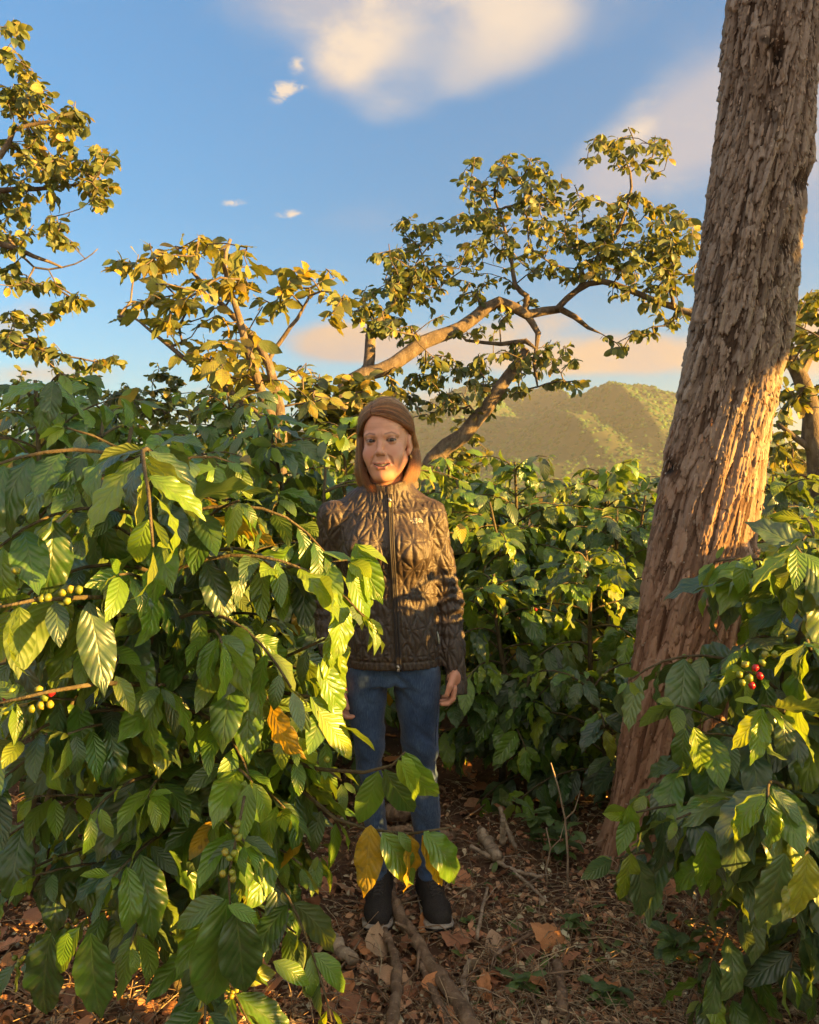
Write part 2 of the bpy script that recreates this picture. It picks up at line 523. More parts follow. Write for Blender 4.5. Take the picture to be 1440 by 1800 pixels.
def trunk_material():
    m, N = new_mat('shaggy_trunk_bark')
    t = N.n('ShaderNodeTexCoord').outputs['Object']
    hg = N.n('ShaderNodeAttribute', attribute_name='hgt').outputs['Fac']
    cell = N.n('ShaderNodeAttribute', attribute_name='cell').outputs['Fac']
    sp = N.n('ShaderNodeSeparateXYZ', i_0=t)
    z = sp.outputs[2]
    mpn = N.n('ShaderNodeMapping', i_0=t)
    mpn.inputs['Scale'].default_value = (1, 1, 0.22)
    mpn.inputs['Rotation'].default_value = (0, math.radians(-8), 0)
    n1 = N.noise(mpn.outputs[0], 48, 5, 0.65, 0.3)
    n2 = N.noise(t, 5.0, 4, 0.6)
    grey = N.ramp(N.math('ADD', N.math('MULTIPLY', cell, 0.6), N.math('MULTIPLY', n1, 0.5)), [(0.15, (0.105, 0.085, 0.068)), (0.5, (0.19, 0.156, 0.126)), (0.85, (0.29, 0.25, 0.21))])
    red = N.ramp(N.math('ADD', N.math('MULTIPLY', cell, 0.6), N.math('MULTIPLY', n1, 0.5)), [(0.15, (0.13, 0.070, 0.043)), (0.5, (0.26, 0.148, 0.092)), (0.85, (0.38, 0.24, 0.16))])
    f = N.smooth(N.math('ADD', z, N.math('MULTIPLY', N.math('SUBTRACT', n2, 0.5), 1.0)), 0.7, 1.9)
    col = N.mix(f, red, grey)
    crack = N.smooth(hg, -0.0045, -0.0005)
    col = N.mix(crack, N.mix(1.0, col, (0.42, 0.36, 0.32, 1), 'MULTIPLY'), col)
    kn = N.n('ShaderNodeAttribute', attribute_name='knot').outputs['Fac']
    col = N.mix(kn, col, (0.018, 0.014, 0.012, 1))
    # pale lichen flecks
    vo = N.n('ShaderNodeTexVoronoi', i_Vector=t)
    vo.inputs['Scale'].default_value = 58
    fl = N.math('MULTIPLY', N.smooth(vo.outputs['Distance'], 0.22, 0.12), N.smooth(N.noise(t, 26, 2), 0.55, 0.62))
    col = N.mix(N.math('MULTIPLY', fl, 0.75), col, (0.40, 0.37, 0.32, 1))
    n3 = N.noise(mpn.outputs[0], 150, 4, 0.7)
    bp = N.n('ShaderNodeBump', i_Height=N.math('ADD', n1, N.math('MULTIPLY', n3, 0.6)), i_Strength=0.7)
    bp.inputs['Distance'].default_value = 0.006
    pr = N.n('ShaderNodeBsdfPrincipled')
    N.set(pr, 'Base Color', col)
    pr.inputs['Roughness'].default_value = 0.85
    pr.inputs['Specular IOR Level'].default_value = 0.2
    N.set(pr, 'Normal', bp.outputs[0])
    finish(N, pr.outputs[0])
    return m


M['trunk'] = trunk_material()


def simple(name, col, rough=0.6, spec=0.3, metal=0.0, noise=None, bump=0.0, scale=200, sheen=0.0):
    m, N = new_mat(name)
    pr = N.n('ShaderNodeBsdfPrincipled')
    c = (*col, 1)
    if noise or bump:
        t = N.n('ShaderNodeTexCoord').outputs['Object']
        n1 = N.noise(t, scale, 4, 0.6)
        if noise:
            c = N.mix(N.smooth(n1, 0.35, 0.68), (*col, 1), (*noise, 1))
        if bump:
            bp = N.n('ShaderNodeBump', i_Height=n1, i_Strength=bump)
            bp.inputs['Distance'].default_value = 0.002
            N.set(pr, 'Normal', bp.outputs[0])
    N.set(pr, 'Base Color', c)
    pr.inputs['Roughness'].default_value = rough
    pr.inputs['Specular IOR Level'].default_value = spec
    pr.inputs['Metallic'].default_value = metal
    pr.inputs['Sheen Weight'].default_value = sheen
    finish(N, pr.outputs[0])
    return m


def island_mat(name, stops, rough=0.8, trans=0.0, spec=0.2):
    m, N = new_mat(name)
    r = rnd01(N)
    t = N.n('ShaderNodeTexCoord').outputs['Object']
    n1 = N.noise(t, 45, 4, 0.6)
    col = N.ramp(r, stops)
    col = N.mix(N.math('MULTIPLY', N.smooth(n1, 0.4, 0.7), 0.45), col, N.mix(1.0, col, (0.55, 0.5, 0.45, 1), 'MULTIPLY'))
    bp = N.n('ShaderNodeBump', i_Height=n1, i_Strength=0.5)
    bp.inputs['Distance'].default_value = 0.004
    pr = N.n('ShaderNodeBsdfPrincipled')
    N.set(pr, 'Base Color', col)
    N.set(pr, 'Normal', bp.outputs[0])
    pr.inputs['Roughness'].default_value = rough
    pr.inputs['Specular IOR Level'].default_value = spec
    sh = pr.outputs[0]
    if trans:
        tr = N.n('ShaderNodeBsdfTranslucent')
        N.set(tr, 0, col)
        sh = N.n('ShaderNodeMixShader', i_0=trans, i_1=sh, i_2=tr.outputs[0]).outputs[0]
    finish(N, sh)
    return m


M['dry_leaf'] = island_mat('dry_leaf', [(0.0, (0.213, 0.110, 0.066)), (0.3, (0.409, 0.193, 0.105)), (0.6, (0.607, 0.297, 0.163)), (0.8, (0.620, 0.276, 0.105)), (0.93, (0.546, 0.359, 0.223)), (1.0, (0.455, 0.373, 0.262))], 0.7, 0.12, 0.3)
M['litter'] = island_mat('litter_fragment', [(0.0, (0.225, 0.121, 0.072)), (0.35, (0.488, 0.246, 0.138)), (0.7, (0.620, 0.384, 0.220)), (1.0, (0.620, 0.620, 0.439))], 0.85)
M['straw'] = island_mat('dry_grass', [(0.0, (0.188, 0.125, 0.075)), (0.6, (0.325, 0.237, 0.150)), (1.0, (0.525, 0.425, 0.275))], 0.7)
M['flake'] = island_mat('bark_flake', [(0.0, (0.128, 0.096, 0.072)), (0.5, (0.224, 0.171, 0.128)), (1.0, (0.341, 0.277, 0.219))], 0.85)
M['flake_red'] = island_mat('red_bark_flake', [(0.0, (0.131, 0.065, 0.038)), (0.5, (0.226, 0.119, 0.069)), (0.9, (0.321, 0.202, 0.131)), (1.0, (0.428, 0.369, 0.297))], 0.85)
M['cherry'] = island_mat('green_cherry', [(0.0, (0.14, 0.20, 0.02)), (0.6, (0.22, 0.25, 0.025)), (1.0, (0.30, 0.26, 0.03))], 0.35, 0, 0.5)
M['cherry_red'] = simple('ripe_cherry', (0.30, 0.012, 0.02), 0.3, 0.5)


def soil_material():
    m, N = new_mat('soil')
    t = N.n('ShaderNodeTexCoord').outputs['Object']
    n1 = N.noise(t, 3.0, 6, 0.62)
    n2 = N.noise(t, 40, 6, 0.7)
    n3 = N.noise(t, 160, 4, 0.7)
    col = N.ramp(n1, [(0.3, (0.12, 0.070, 0.047)), (0.55, (0.20, 0.118, 0.078)), (0.75, (0.27, 0.168, 0.112))])
    col = N.mix(N.math('MULTIPLY', N.smooth(n2, 0.5, 0.75), 0.6), col, (0.17, 0.105, 0.066, 1))
    sp = N.n('ShaderNodeSeparateXYZ', i_0=t)
    far = N.smooth(sp.outputs[1], 14, 40)
    col = N.mix(far, col, N.ramp(n1, [(0.3, (0.03, 0.05, 0.018)), (0.7, (0.06, 0.08, 0.025))]))
    bp = N.n('ShaderNodeBump', i_Height=N.math('ADD', n2, N.math('MULTIPLY', n3, 0.6)), i_Strength=0.9)
    bp.inputs['Distance'].default_value = 0.02
    pr = N.n('ShaderNodeBsdfPrincipled')
    N.set(pr, 'Base Color', col)
    N.set(pr, 'Normal', bp.outputs[0])
    pr.inputs['Roughness'].default_value = 0.95
    pr.inputs['Specular IOR Level'].default_value = 0.15
    finish(N, pr.outputs[0])
    return m


M['soil'] = soil_material()
M['hill'] = bark_material('hill_soil_and_scrub', (0.035, 0.05, 0.02), (0.05, 0.065, 0.024), (0.08, 0.085, 0.03), 0.03, 0.95, 0.2)
M['forest'] = island_mat('hillside_crowns', [(0.0, (0.016, 0.054, 0.013)), (0.5, (0.030, 0.083, 0.017)), (0.85, (0.050, 0.114, 0.022)), (1.0, (0.075, 0.128, 0.029))], 0.9)
# ------------------------------------------------------------------ ground sheet
def spaced(lo, hi, step, far_lo, far_hi, ratio=1.28):
    mid = list(np.arange(lo, hi + 1e-6, step))
    a, d = [], step
    x = lo
    while x > far_lo:
        d *= ratio; x -= d; a.append(max(x, far_lo))
    b, d = [], step
    x = hi
    while x < far_hi:
        d *= ratio; x += d; b.append(min(x, far_hi))
    return np.array(a[::-1] + mid + b)


gx = spaced(-2.4, 2.4, 0.025, -2400, 2400)
gy = spaced(0.9, 6.0, 0.025, -240, 3000)
GX, GY = np.meshgrid(gx, gy, indexing='ij')
GZ = ground_z(GX, GY)
nx_, ny_ = GX.shape
ii = np.arange(nx_ - 1)[:, None] * ny_ + np.arange(ny_ - 1)[None, :]
gq = np.stack([ii, ii + ny_, ii + ny_ + 1, ii + 1], -1).reshape(-1, 4)
ground = link('ground', mesh_from('ground', np.stack([GX, GY, GZ], -1).reshape(-1, 3), gq), M['soil'])
tag(ground, 'dark reddish brown soil of the plantation under dry leaves', kind='structure')


# ------------------------------------------------------------------ hills and their forest
def ico(sub):
    import bmesh
    bm = bmesh.new()
    bmesh.ops.create_icosphere(bm, subdivisions=sub, radius=1)
    V = np.array([v.co[:] for v in bm.verts]); T = np.array([[v.index for v in f.verts] for f in bm.faces])
    bm.free()
    return V, T


ICO1 = ico(2)
ICO0 = ico(1)


def hill(name, label, prof, Yr, Y0, seed, ncrown, gully):
    us = np.array([p[0] for p in prof], float); vs = np.array([p[1] for p in prof], float)
    xr = (us - 720) / 1440 * Yr
    zr = np.array([P(u, v, Yr).z for u, v in prof])
    xs = np.linspace(xr[0], xr[-1], 170)
    t = np.linspace(0, 1.35, 90)
    XX, TT = np.meshgrid(xs, t, indexing='ij')
    YY = Y0 + (Yr - Y0) * TT

    def hz(x, tt):
        z = np.interp(x, xr, zr)
        p = np.where(tt < 1, np.sin(np.clip(tt, 0, 1) * math.pi / 2) ** 1.15, 1 - (tt - 1) ** 2 * 2.0)
        g = np.abs(vnoise(x / gully + 0.6 * tt, tt * 1.7, seed=seed)) - 0.35
        g2 = fbm(x / (gully * 0.35), tt * 6, seed=seed + 4, oct=3)
        w = np.clip(tt * (1.02 - tt) * 4, 0, 1) * (tt < 1.02)
        return -24 + (z + 16) * p * (1 - 0.70 * w * g - 0.08 * w * g2)
    ZZ = hz(XX, TT)
    n, m = XX.shape
    i0 = np.arange(n - 1)[:, None] * m + np.arange(m - 1)[None, :]
    q = np.stack([i0, i0 + m, i0 + m + 1, i0 + 1], -1).reshape(-1, 4)
    h = link(name, mesh_from(name, np.stack([XX, YY, ZZ], -1).reshape(-1, 3), q), M['hill'])
    tag(h, label, kind='structure')
    rng = np.random.default_rng(seed)
    mb = MB()
    V0, T0 = ICO0
    tt = rng.uniform(0.05, 1.03, ncrown * 2) ** 0.9
    x = rng.uniform(max(xr[0], -160 / 1440 * Yr), xr[-1], ncrown * 2)
    y = Y0 + (Yr - Y0) * tt
    z = hz(x, tt)
    u, v, f = project(np.stack([x, y, z], -1))
    keep = (u > 600) & (u < 1540) & (v < 900)
    x, y, z = x[keep][:ncrown], y[keep][:ncrown], z[keep][:ncrown]
    r = (1.3 + 4.6 * rng.random(len(x)) ** 2.6) * (Yr / 1500)
    sc = np.stack([r, r, r * rng.uniform(0.7, 1.2, len(x))], -1)
    Vk = V0[None] * (1 + 0.35 * (rng.random((len(x), len(V0), 1)) - 0.5)) * sc[:, None, :] + np.stack([x, y, z - 2.0], -1)[:, None, :]
    mb.add(Vk.reshape(-1, 3), None, (T0[None] + (np.arange(len(x)) * len(V0))[:, None, None]).reshape(-1, 3))
    fo = link('hillside_forest', mb.mesh('hillside_forest'), M['forest'])
    tag(fo, 'forest covering the ' + label, 'forest', kind='stuff')
    return h, hz, xr, zr


hill('hill', 'far green hill with a long ridge left of the saddle', [(300, 800), (480, 760), (600, 735), (700, 720), (760, 711), (820, 702), (870, 697), (915, 694), (955, 697), (985, 704), (1020, 716), (1080, 735), (1180, 770), (1300, 810), (1450, 838)], 1900, 1250, 21, 12000, 150)
hill('hill', 'rounded wooded hill with golden light right of the saddle', [(700, 838), (800, 800), (880, 762), (940, 735), (985, 712), (1010, 705), (1040, 697), (1072, 691), (1105, 692), (1140, 701), (1180, 722), (1230, 748), (1300, 782), (1380, 812), (1500, 838)], 1500, 950, 33, 15000, 110)


def mast(u, v, Y, h, label):
    o = empty('radio_mast', P(u, v + 2, Y))
    tag(o, label, 'mast', 'radio masts on the hilltops')
    mb = MB()
    for sx, sy in ((-1, -1), (1, -1), (0, 1)):
        mb.tube([(sx * 1.4, sy * 1.4, -4), (sx * 0.4, sy * 0.4, h)], [0.35, 0.28], 5)
    link('lattice_pole', mb.mesh('lattice_pole'), M['mast'], o)
    mb = MB()
    for k in range(6):
        z0 = h * k / 6; w = 1.4 - 1.0 * (k + 0.5) / 6
        mb.tube([(-w, -w, z0), (w, -w, z0 + h / 8)], 0.16, 4)
        mb.tube([(w, -w, z0), (0, w, z0 + h / 8)], 0.16, 4)
    link('bracing', mb.mesh('bracing'), M['mast'], o)


M['mast'] = simple('weathered_steel', (0.16, 0.15, 0.14), 0.6)
mast(1077, 691, 1500, 13, 'thin radio mast on top of the rounded hill right of the saddle')
mast(1069, 691, 1500, 8, 'shorter radio mast beside the tallest one on the rounded hill')
mast(906, 693, 1900, 26, 'thin radio mast on the long ridge left of the saddle')


# ------------------------------------------------------------------ leaves
def leaf_shape(L, W, nu, nv, bend, fold, wave, twist=0.0, seed=0, kind='coffee', hole=0):
    """leaf along +Y with its face to +Z, stalk at the origin; returns V, quads, luv"""
    rng = np.random.default_rng(seed)
    u = np.linspace(0, 1, nu + 1)
    if kind == 'coffee':
        w = np.sin(np.pi * np.clip(u, 0, 1) ** 0.92) ** 0.78 * (1 - 0.22 * u)
        w = np.where(u > 0.84, np.minimum(w, 0.50 * (1 - u) / 0.16 * 0.62 + 0.012), w)
    elif kind == 'round':
        w = np.sin(np.pi * u ** 1.15) ** 0.6
    else:
        w = np.sin(np.pi * u ** 0.9) ** 0.9
    w = np.maximum(w, 0.012) * W
    vv = np.linspace(-1, 1, nv + 1)
    ang = bend * (u ** 1.4)
    ds = np.full(nu + 1, L / nu)
    y = np.concatenate([[0], np.cumsum(np.cos(ang[:-1]) * ds[:-1])])
    z = np.concatenate([[0], np.cumsum(-np.sin(ang[:-1]) * ds[:-1])])
    ph1, ph2 = rng.uniform(0, 6.28, 2)
    U, V = np.meshgrid(u, vv, indexing='ij')
    ww = w[:, None]
    tw = twist * U
    side = V * ww
    fl = fold + 0.15 * rng.uniform(-1, 1)
    dz = np.abs(side) * fl
    fr = rng.uniform(3.2, 4.6)
    dz += wave * L * np.abs(V) ** 1.6 * np.where(V > 0, np.sin(U * fr * 2 * np.pi + ph1), np.sin(U * fr * 2 * np.pi + ph2)) * np.sin(np.pi * U) ** 0.5
    dz -= 0.35 * np.abs(V) ** 2.5 * ww * (0.4 + 0.3 * rng.uniform(-1, 1))
    sx = side * np.cos(tw) - dz * np.sin(tw)
    sz = side * np.sin(tw) + dz * np.cos(tw)
    nyy = np.sin(ang)[:, None]; nzz = np.cos(ang)[:, None]
    sway = 0.05 * L * rng.uniform(-1, 1) * U ** 2
    X = sx + sway
    Y = y[:, None] + sz * nyy
    Z = z[:, None] + sz * nzz
    VV = np.stack([X, Y, Z], -1).reshape(-1, 3)
    n, m = nu + 1, nv + 1
    i0 = np.arange(nu)[:, None] * m + np.arange(nv)[None, :]
    q = np.stack([i0, i0 + 1, i0 + m + 1, i0 + m], -1).reshape(-1, 4)
    luv = np.stack([U, V], -1).reshape(-1, 2)
    return VV, q, luv


class LeafKind:
    """one species of leaf: detailed shapes for single leaves, light ones for the joined rest"""
    def __init__(self, name, W, kind, nd, nu, nv, lu, lv, fold, wave, bends):
        self.fine = []; self.light = []; self.cache = {}
        self.name = name
        for k in range(nd):
            b = bends[0] + (bends[1] - bends[0]) * (k / max(1, nd - 1))
            tw = ((k * 7919) % 11 / 11 - 0.5) * 0.8
            self.fine.append(leaf_shape(1, W * (0.9 + 0.2 * ((k * 31) % 7) / 7), nu, nv, b, fold, wave, tw, k, kind))
            self.light.append(leaf_shape(1, W * (0.9 + 0.2 * ((k * 31) % 7) / 7), lu, lv, b, fold, wave, tw, k, kind))

    def mesh(self, k, mat):
        key = (k, mat)
        if key not in self.cache:
            V, q, luv = self.fine[k]
            me = mesh_from(self.name, V, q, None, {'luv': ('FLOAT2', luv)})
            me.materials.append(M[mat])
            self.cache[key] = me
        return self.cache[key]


K_COFFEE = LeafKind('coffee_leaf', 0.232, 'coffee', 10, 18, 6, 6, 2, 0.20, 0.034, (0.2, 1.6))
K_TREE = LeafKind('tree_leaf', 0.26, 'round', 6, 8, 4, 4, 2, 0.3, 0.03, (0.2, 1.2))
K_SAP = LeafKind('sapling_leaf', 0.215, 'other', 8, 10, 4, 5, 2, 0.25, 0.03, (0.1, 1.1))


class Leaves:
    def __init__(self, kind):
        self.k = kind
        self.pos = []; self.dir = []; self.nor = []; self.len = []; self.mat = []; self.var = []

    def add(self, pos, d, n, L, mat, var):
        self.pos.append(tuple(pos)); self.dir.append(tuple(d)); self.nor.append(tuple(n)); self.len.append(L); self.mat.append(mat); self.var.append(var)

    def mats(self):
        y = np.array(self.dir, float); y /= np.linalg.norm(y, axis=1)[:, None] + 1e-9
        z = np.array(self.nor, float)
        z = z - y * (z * y).sum(1)[:, None]; z /= np.linalg.norm(z, axis=1)[:, None] + 1e-9
        x = np.cross(y, z)
        L = np.array(self.len)[:, None]
        return np.array(self.pos, float), x * L, y * L, z * L

    def build(self, thing, n_single, stuff_name='foliage', parts_name='leaf', light=True):
        if not self.pos:
            return
        p, x, y, z = self.mats()
        loc = np.array(thing.location)
        c = p + y * 0.5
        u, v, f = project(c)
        inside = (u > -60) & (u < 1500) & (v > -60) & (v < 1860) & (f > 0.1)
        size = np.array(self.len) / np.maximum(f, 0.1) * 1440
        score = np.where(inside, size, size * 0.001 - 100)
        order = np.argsort(-score)
        n1 = min(n_single, int((inside & (size > 12)).sum()))
        for i in order[:n1]:
            me = self.k.mesh(self.var[i], self.mat[i])
            o = bpy.data.objects.new(parts_name, me)
            o.parent = thing
            pl = p[i] - loc
            o.matrix_basis = Matrix(((x[i, 0], y[i, 0], z[i, 0], pl[0]), (x[i, 1], y[i, 1], z[i, 1], pl[1]), (x[i, 2], y[i, 2], z[i, 2], pl[2]), (0, 0, 0, 1)))
            COL.objects.link(o)
        rest = order[n1:]
        if len(rest) == 0:
            return
        names = sorted(set(self.mat[i] for i in rest))
        Vs, Qs, Us, Mi = [], [], [], []
        n = 0
        for vi in range(len(self.k.fine)):
            for mi, mn in enumerate(names):
                idx = [i for i in rest if self.var[i] == vi and self.mat[i] == mn]
                if not idx:
                    continue
                V, q, luv = self.k.light[vi] if light else self.k.fine[vi]
                B = np.stack([x[idx], y[idx], z[idx]], 1)          # n,3(basis),3
                W_ = np.einsum('vk,nkc->nvc', V, B) + (p[idx] - loc)[:, None, :]
                Vs.append(W_.reshape(-1, 3))
                off = n + np.arange(len(idx))[:, None, None] * len(V)
                Qs.append((q[None] + off).reshape(-1, 4))
                Us.append(np.tile(luv, (len(idx), 1)))
                Mi.append(np.full(len(idx) * len(q), mi, np.int32))
                n += len(idx) * len(V)
        me = mesh_from(stuff_name, np.concatenate(Vs), np.concatenate(Qs), None, {'luv': ('FLOAT2', np.concatenate(Us))})
        for mn in names:
            me.materials.append(M[mn])
        me.polygons.foreach_set('material_index', np.concatenate(Mi))
        o = link(stuff_name, me, None, thing)
        tag(o, kind='stuff')
        return o


# ------------------------------------------------------------------ growing trees
class Tree:
    def __init__(self, seed):
        self.rng = np.random.default_rng(seed)
        self.p = []; self.par = []; self.fix = []

    def limb(self, pts, radii, step=0.12, join=True):
        pts = np.array([tuple(q) for q in pts], float)
        # smooth the polyline a little (Catmull-Rom)
        ext = np.vstack([2 * pts[0] - pts[1], pts, 2 * pts[-1] - pts[-2]])
        radii = np.interp(np.linspace(0, 1, len(pts)), np.linspace(0, 1, len(radii)), radii)
        out, rr = [], []
        for i in range(len(pts) - 1):
            p0, p1, p2, p3 = ext[i:i + 4]
            n = max(2, int(np.linalg.norm(p2 - p1) / step))
            for t in np.arange(n) / n:
                out.append(0.5 * (2 * p1 + (p2 - p0) * t + (2 * p0 - 5 * p1 + 4 * p2 - p3) * t * t + (3 * p1 - p0 - 3 * p2 + p3) * t ** 3))
                rr.append(radii[i] * (1 - t) + radii[i + 1] * t)
        out.append(pts[-1]); rr.append(radii[-1])
        par = -1
        if join and self.p:
            A = np.array(self.p)
            par = int(np.argmin(np.linalg.norm(A - out[0], axis=1)))
        for q, r in zip(out, rr):
            self.p.append(np.array(q) + self.rng.normal(0, 0.12 * r, 3)); self.par.append(par); self.fix.append(r)
            par = len(self.p) - 1

    def grow(self, att, step=0.12, wob=0.2, up=0.1):
        att = np.array(att, float)
        A = np.array(self.p)
        D = np.array([np.min(np.linalg.norm(A - a, axis=1)) for a in att])
        tips = []
        for i in np.argsort(D):
            a = att[i]
            A = np.array(self.p)
            d = np.linalg.norm(A - a, axis=1)
            # prefer nodes that do not force a path straight back on itself
            j = int(np.argmin(d + 0.25 * np.maximum(0, A[:, 2] - a[2])))
            p0 = A[j]; L = np.linalg.norm(a - p0)
            if L < step * 0.5:
                continue
            n = max(2, int(L / step))
            m1 = p0 + (a - p0) * 0.5 + self.rng.normal(0, wob * L * 0.5, 3) + np.array((0, 0, up * L))
            par = j
            for t in (np.arange(n) + 1) / n:
                q = (1 - t) ** 2 * p0 + 2 * t * (1 - t) * m1 + t * t * a
                if t < 1:
                    q = q + self.rng.normal(0, 0.045 * step, 3)
                self.p.append(q); self.par.append(par); self.fix.append(0.0)
                par = len(self.p) - 1
            tips.append(par)
        return tips

    def radii(self, tip=0.004, ex=2.3):
        n = len(self.p)
        acc = np.zeros(n); ch = [[] for _ in range(n)]
        for i, q in enumerate(self.par):
            if q >= 0: ch[q].append(i)
        r = np.zeros(n)
        for i in range(n - 1, -1, -1):
            s = sum(r[c] ** ex for c in ch[i])
            r[i] = max(self.fix[i], max(tip, s ** (1 / ex)) if self.fix[i] == 0 else self.fix[i])
            if self.fix[i] == 0:
                r[i] = min(r[i], 0.05)
        return r, ch

    def mesh(self, name, tip=0.004, loc=(0, 0, 0), sides=6):
        r, ch = self.radii(tip)
        mb = MB()
        P_ = np.array(self.p) - np.array(loc)
        stack = [(i, -1) for i, q in enumerate(self.par) if q < 0]
        while stack:
            i, start = stack.pop()
            pts = [P_[start]] if start >= 0 else []
            rad = [min(r[start], r[i] * 1.15)] if start >= 0 else []
            while True:
                pts.append(P_[i]); rad.append(r[i])
                if not ch[i]: break
                c = sorted(ch[i], key=lambda k: -(r[k] + (1 if self.fix[k] > 0 else 0)))
                for k in c[1:]:
                    stack.append((k, i))
                i = c[0]
            if len(pts) >= 2:
                big = max(rad) > 0.03
                mb.tube(pts, rad, 12 if big else (sides if max(rad) > 0.008 else 4))
        return mb.mesh(name)

    def whorls(self, LV, tips, n, L, mats, weights, spread=0.09, droop=0.5, along=0.0):
        rng = self.rng
        nm = len(LV.k.fine)
        A = self.p
        for t in tips:
            a = A[t]; q = A[self.par[t]] if self.par[t] >= 0 else a - np.array((0, 0, 0.1))
            d = unit(a - q)
            k = rng.integers(n[0], n[1] + 1)
            ph = rng.uniform(0, 6.28)
            for j in range(k):
                az = ph + j * 2.4
                s = unit(np.cross(d, rng.normal(0, 1, 3)))
                side = np.array((math.cos(az), math.sin(az), 0))
                dd = unit(d * rng.uniform(0.1, 0.9) + side * rng.uniform(0.5, 1.0) + np.array((0, 0, -droop * rng.uniform(0.2, 1.6))))
                nrm = unit(np.array((0, 0, 0.55)) + side * 0.6 + rng.normal(0, 0.55, 3))
                pos = a - d * rng.uniform(0, spread) + side * 0.01
                LV.add(pos, dd, nrm, L * rng.uniform(0.6, 1.25), rng.choice(mats, p=weights), int(rng.integers(nm)))


def cluster_points(rng, blobs, Yr):
    """twig ends for a crown: blobs are (u, v, ru, rv, n, dY) ellipses measured on the photograph, taken back to depth Yr + dY"""
    out = []
    for (u, v, ru, rv, n, dY) in blobs:
        for _ in range(n):
            a = rng.uniform(0, 6.283); r = math.sqrt(rng.random())
            out.append(tuple(P(u + ru * r * math.cos(a), v + rv * r * math.sin(a), Yr + dY + rng.normal(0, 0.35))))
    return out


# spreading shade tree behind the woman (two heavy limbs)
def tree_spreading():
    Y = 7.6
    T = Tree(5)
    base = P(735, 840, Y); base.z = -0.05
    T.limb([base, P(742, 900, Y), P(765, 808, Y), P(815, 762, Y), P(858, 715, Y), P(893, 662, Y), P(925, 615, Y + 0.1)], [0.15, 0.12, 0.082, 0.072, 0.064, 0.056, 0.04])
    T.limb([P(742, 880, Y), P(660, 800, Y - 0.3), P(600, 690, Y - 0.5), P(690, 638, Y - 0.4), P(745, 602, Y - 0.3), P(810, 575, Y - 0.1), P(876, 531, Y), P(925, 553, Y), P(985, 545, Y + 0.1), P(1034, 576, Y + 0.2)], [0.12, 0.09, 0.066, 0.062, 0.064, 0.058, 0.052, 0.046, 0.036, 0.018])
    T.limb([P(600, 690, Y - 0.5), P(640, 660, Y - 0.3), P(650, 625, Y - 0.2), P(655, 570, Y - 0.1)], [0.06, 0.055, 0.052, 0.045])
    T.limb([P(655, 572, Y - 0.1), P(690, 540, Y), P(720, 500, Y)], [0.03, 0.02, 0.014])
    T.limb([P(925, 553, Y), P(945, 585, Y), P(940, 640, Y), P(945, 680, Y)], [0.035, 0.028, 0.018, 0.012])
    T.limb([P(922, 548, Y), P(926, 520, Y), P(905, 500, Y), P(895, 430, Y + 0.2), P(870, 350, Y + 0.3)], [0.032, 0.028, 0.022, 0.016, 0.01])
    T.limb([P(980, 543, Y), P(1015, 510, Y + 0.1), P(1060, 495, Y), P(1130, 520, Y - 0.2), P(1240, 560, Y - 0.4)], [0.03, 0.028, 0.028, 0.026, 0.03])
    T.limb([P(1015, 510, Y + 0.1), P(1080, 420, Y), P(1110, 330, Y), P(1100, 280, Y)], [0.025, 0.018, 0.014, 0.008])
    T.limb([P(925, 600, Y), P(880, 605, Y + 0.2), P(820, 598, Y + 0.2)], [0.026, 0.02, 0.014])
    rng = T.rng
    blobs = [(845, 320, 45, 48, 26, 0.2), (900, 290, 30, 35, 12, 0.2), (830, 390, 45, 25, 18, 0.1), (1090, 245, 55, 28, 17, 0), (1150, 270, 32, 40, 13, 0), (1070, 280, 40, 30, 12, 0),
             (960, 330, 60, 42, 30, -0.2), (1010, 390, 90, 50, 60, 0), (900, 400, 60, 50, 28, 0), (1130, 400, 90, 62, 72, -0.2), (1195, 440, 45, 70, 44, -0.3), (1000, 450, 80, 45, 42, 0), (1100, 480, 100, 45, 48, -0.1),
             (1180, 540, 55, 35, 20, -0.3), (935, 290, 25, 25, 6, 0.2), (735, 400, 40, 32, 20, 0), (720, 465, 70, 45, 46, -0.1), (680, 530, 55, 40, 32, -0.2), (660, 560, 40, 30, 14, -0.2), (745, 500, 55, 40, 22, 0.1), (790, 520, 50, 40, 14, 0), (850, 460, 60, 40, 20, 0.2), (880, 520, 70, 30, 14, 0.3),
             (700, 580, 50, 25, 14, 0.1), (900, 640, 75, 30, 34, 0.2), (960, 625, 60, 28, 14, 0.1), (860, 680, 70, 25, 24, 0.1), (1000, 675, 40, 14, 9, 0), (1090, 610, 28, 9, 6, -0.1), (1130, 585, 40, 9, 6, -0.2), (820, 640, 50, 30, 12, 0.3), (770, 650, 50, 40, 22, 0.3), (730, 700, 60, 40, 30, 0.4), (800, 720, 60, 30, 24, 0.4), (680, 680, 50, 40, 22, 0), (840, 570, 60, 25, 10, 0.3)]
    att = cluster_points(rng, blobs, Y)
    tips = T.grow(att, 0.11, 0.22, 0.05)
    LV = Leaves(K_TREE)
    T.whorls(LV, tips, (5, 8), 0.092, ['leaf_tree', 'leaf_gold'], [0.8, 0.2], 0.14, 0.6)
    o = empty('shade_tree', (base.x, base.y, 0))
    tag(o, 'spreading shade tree with two heavy crooked limbs behind the woman', 'tree')
    link('trunk', T.mesh('trunk', 0.004, o.location), M['limb'], o)
    LV.build(o, 300, 'crown')
    return o


tree_spreading()


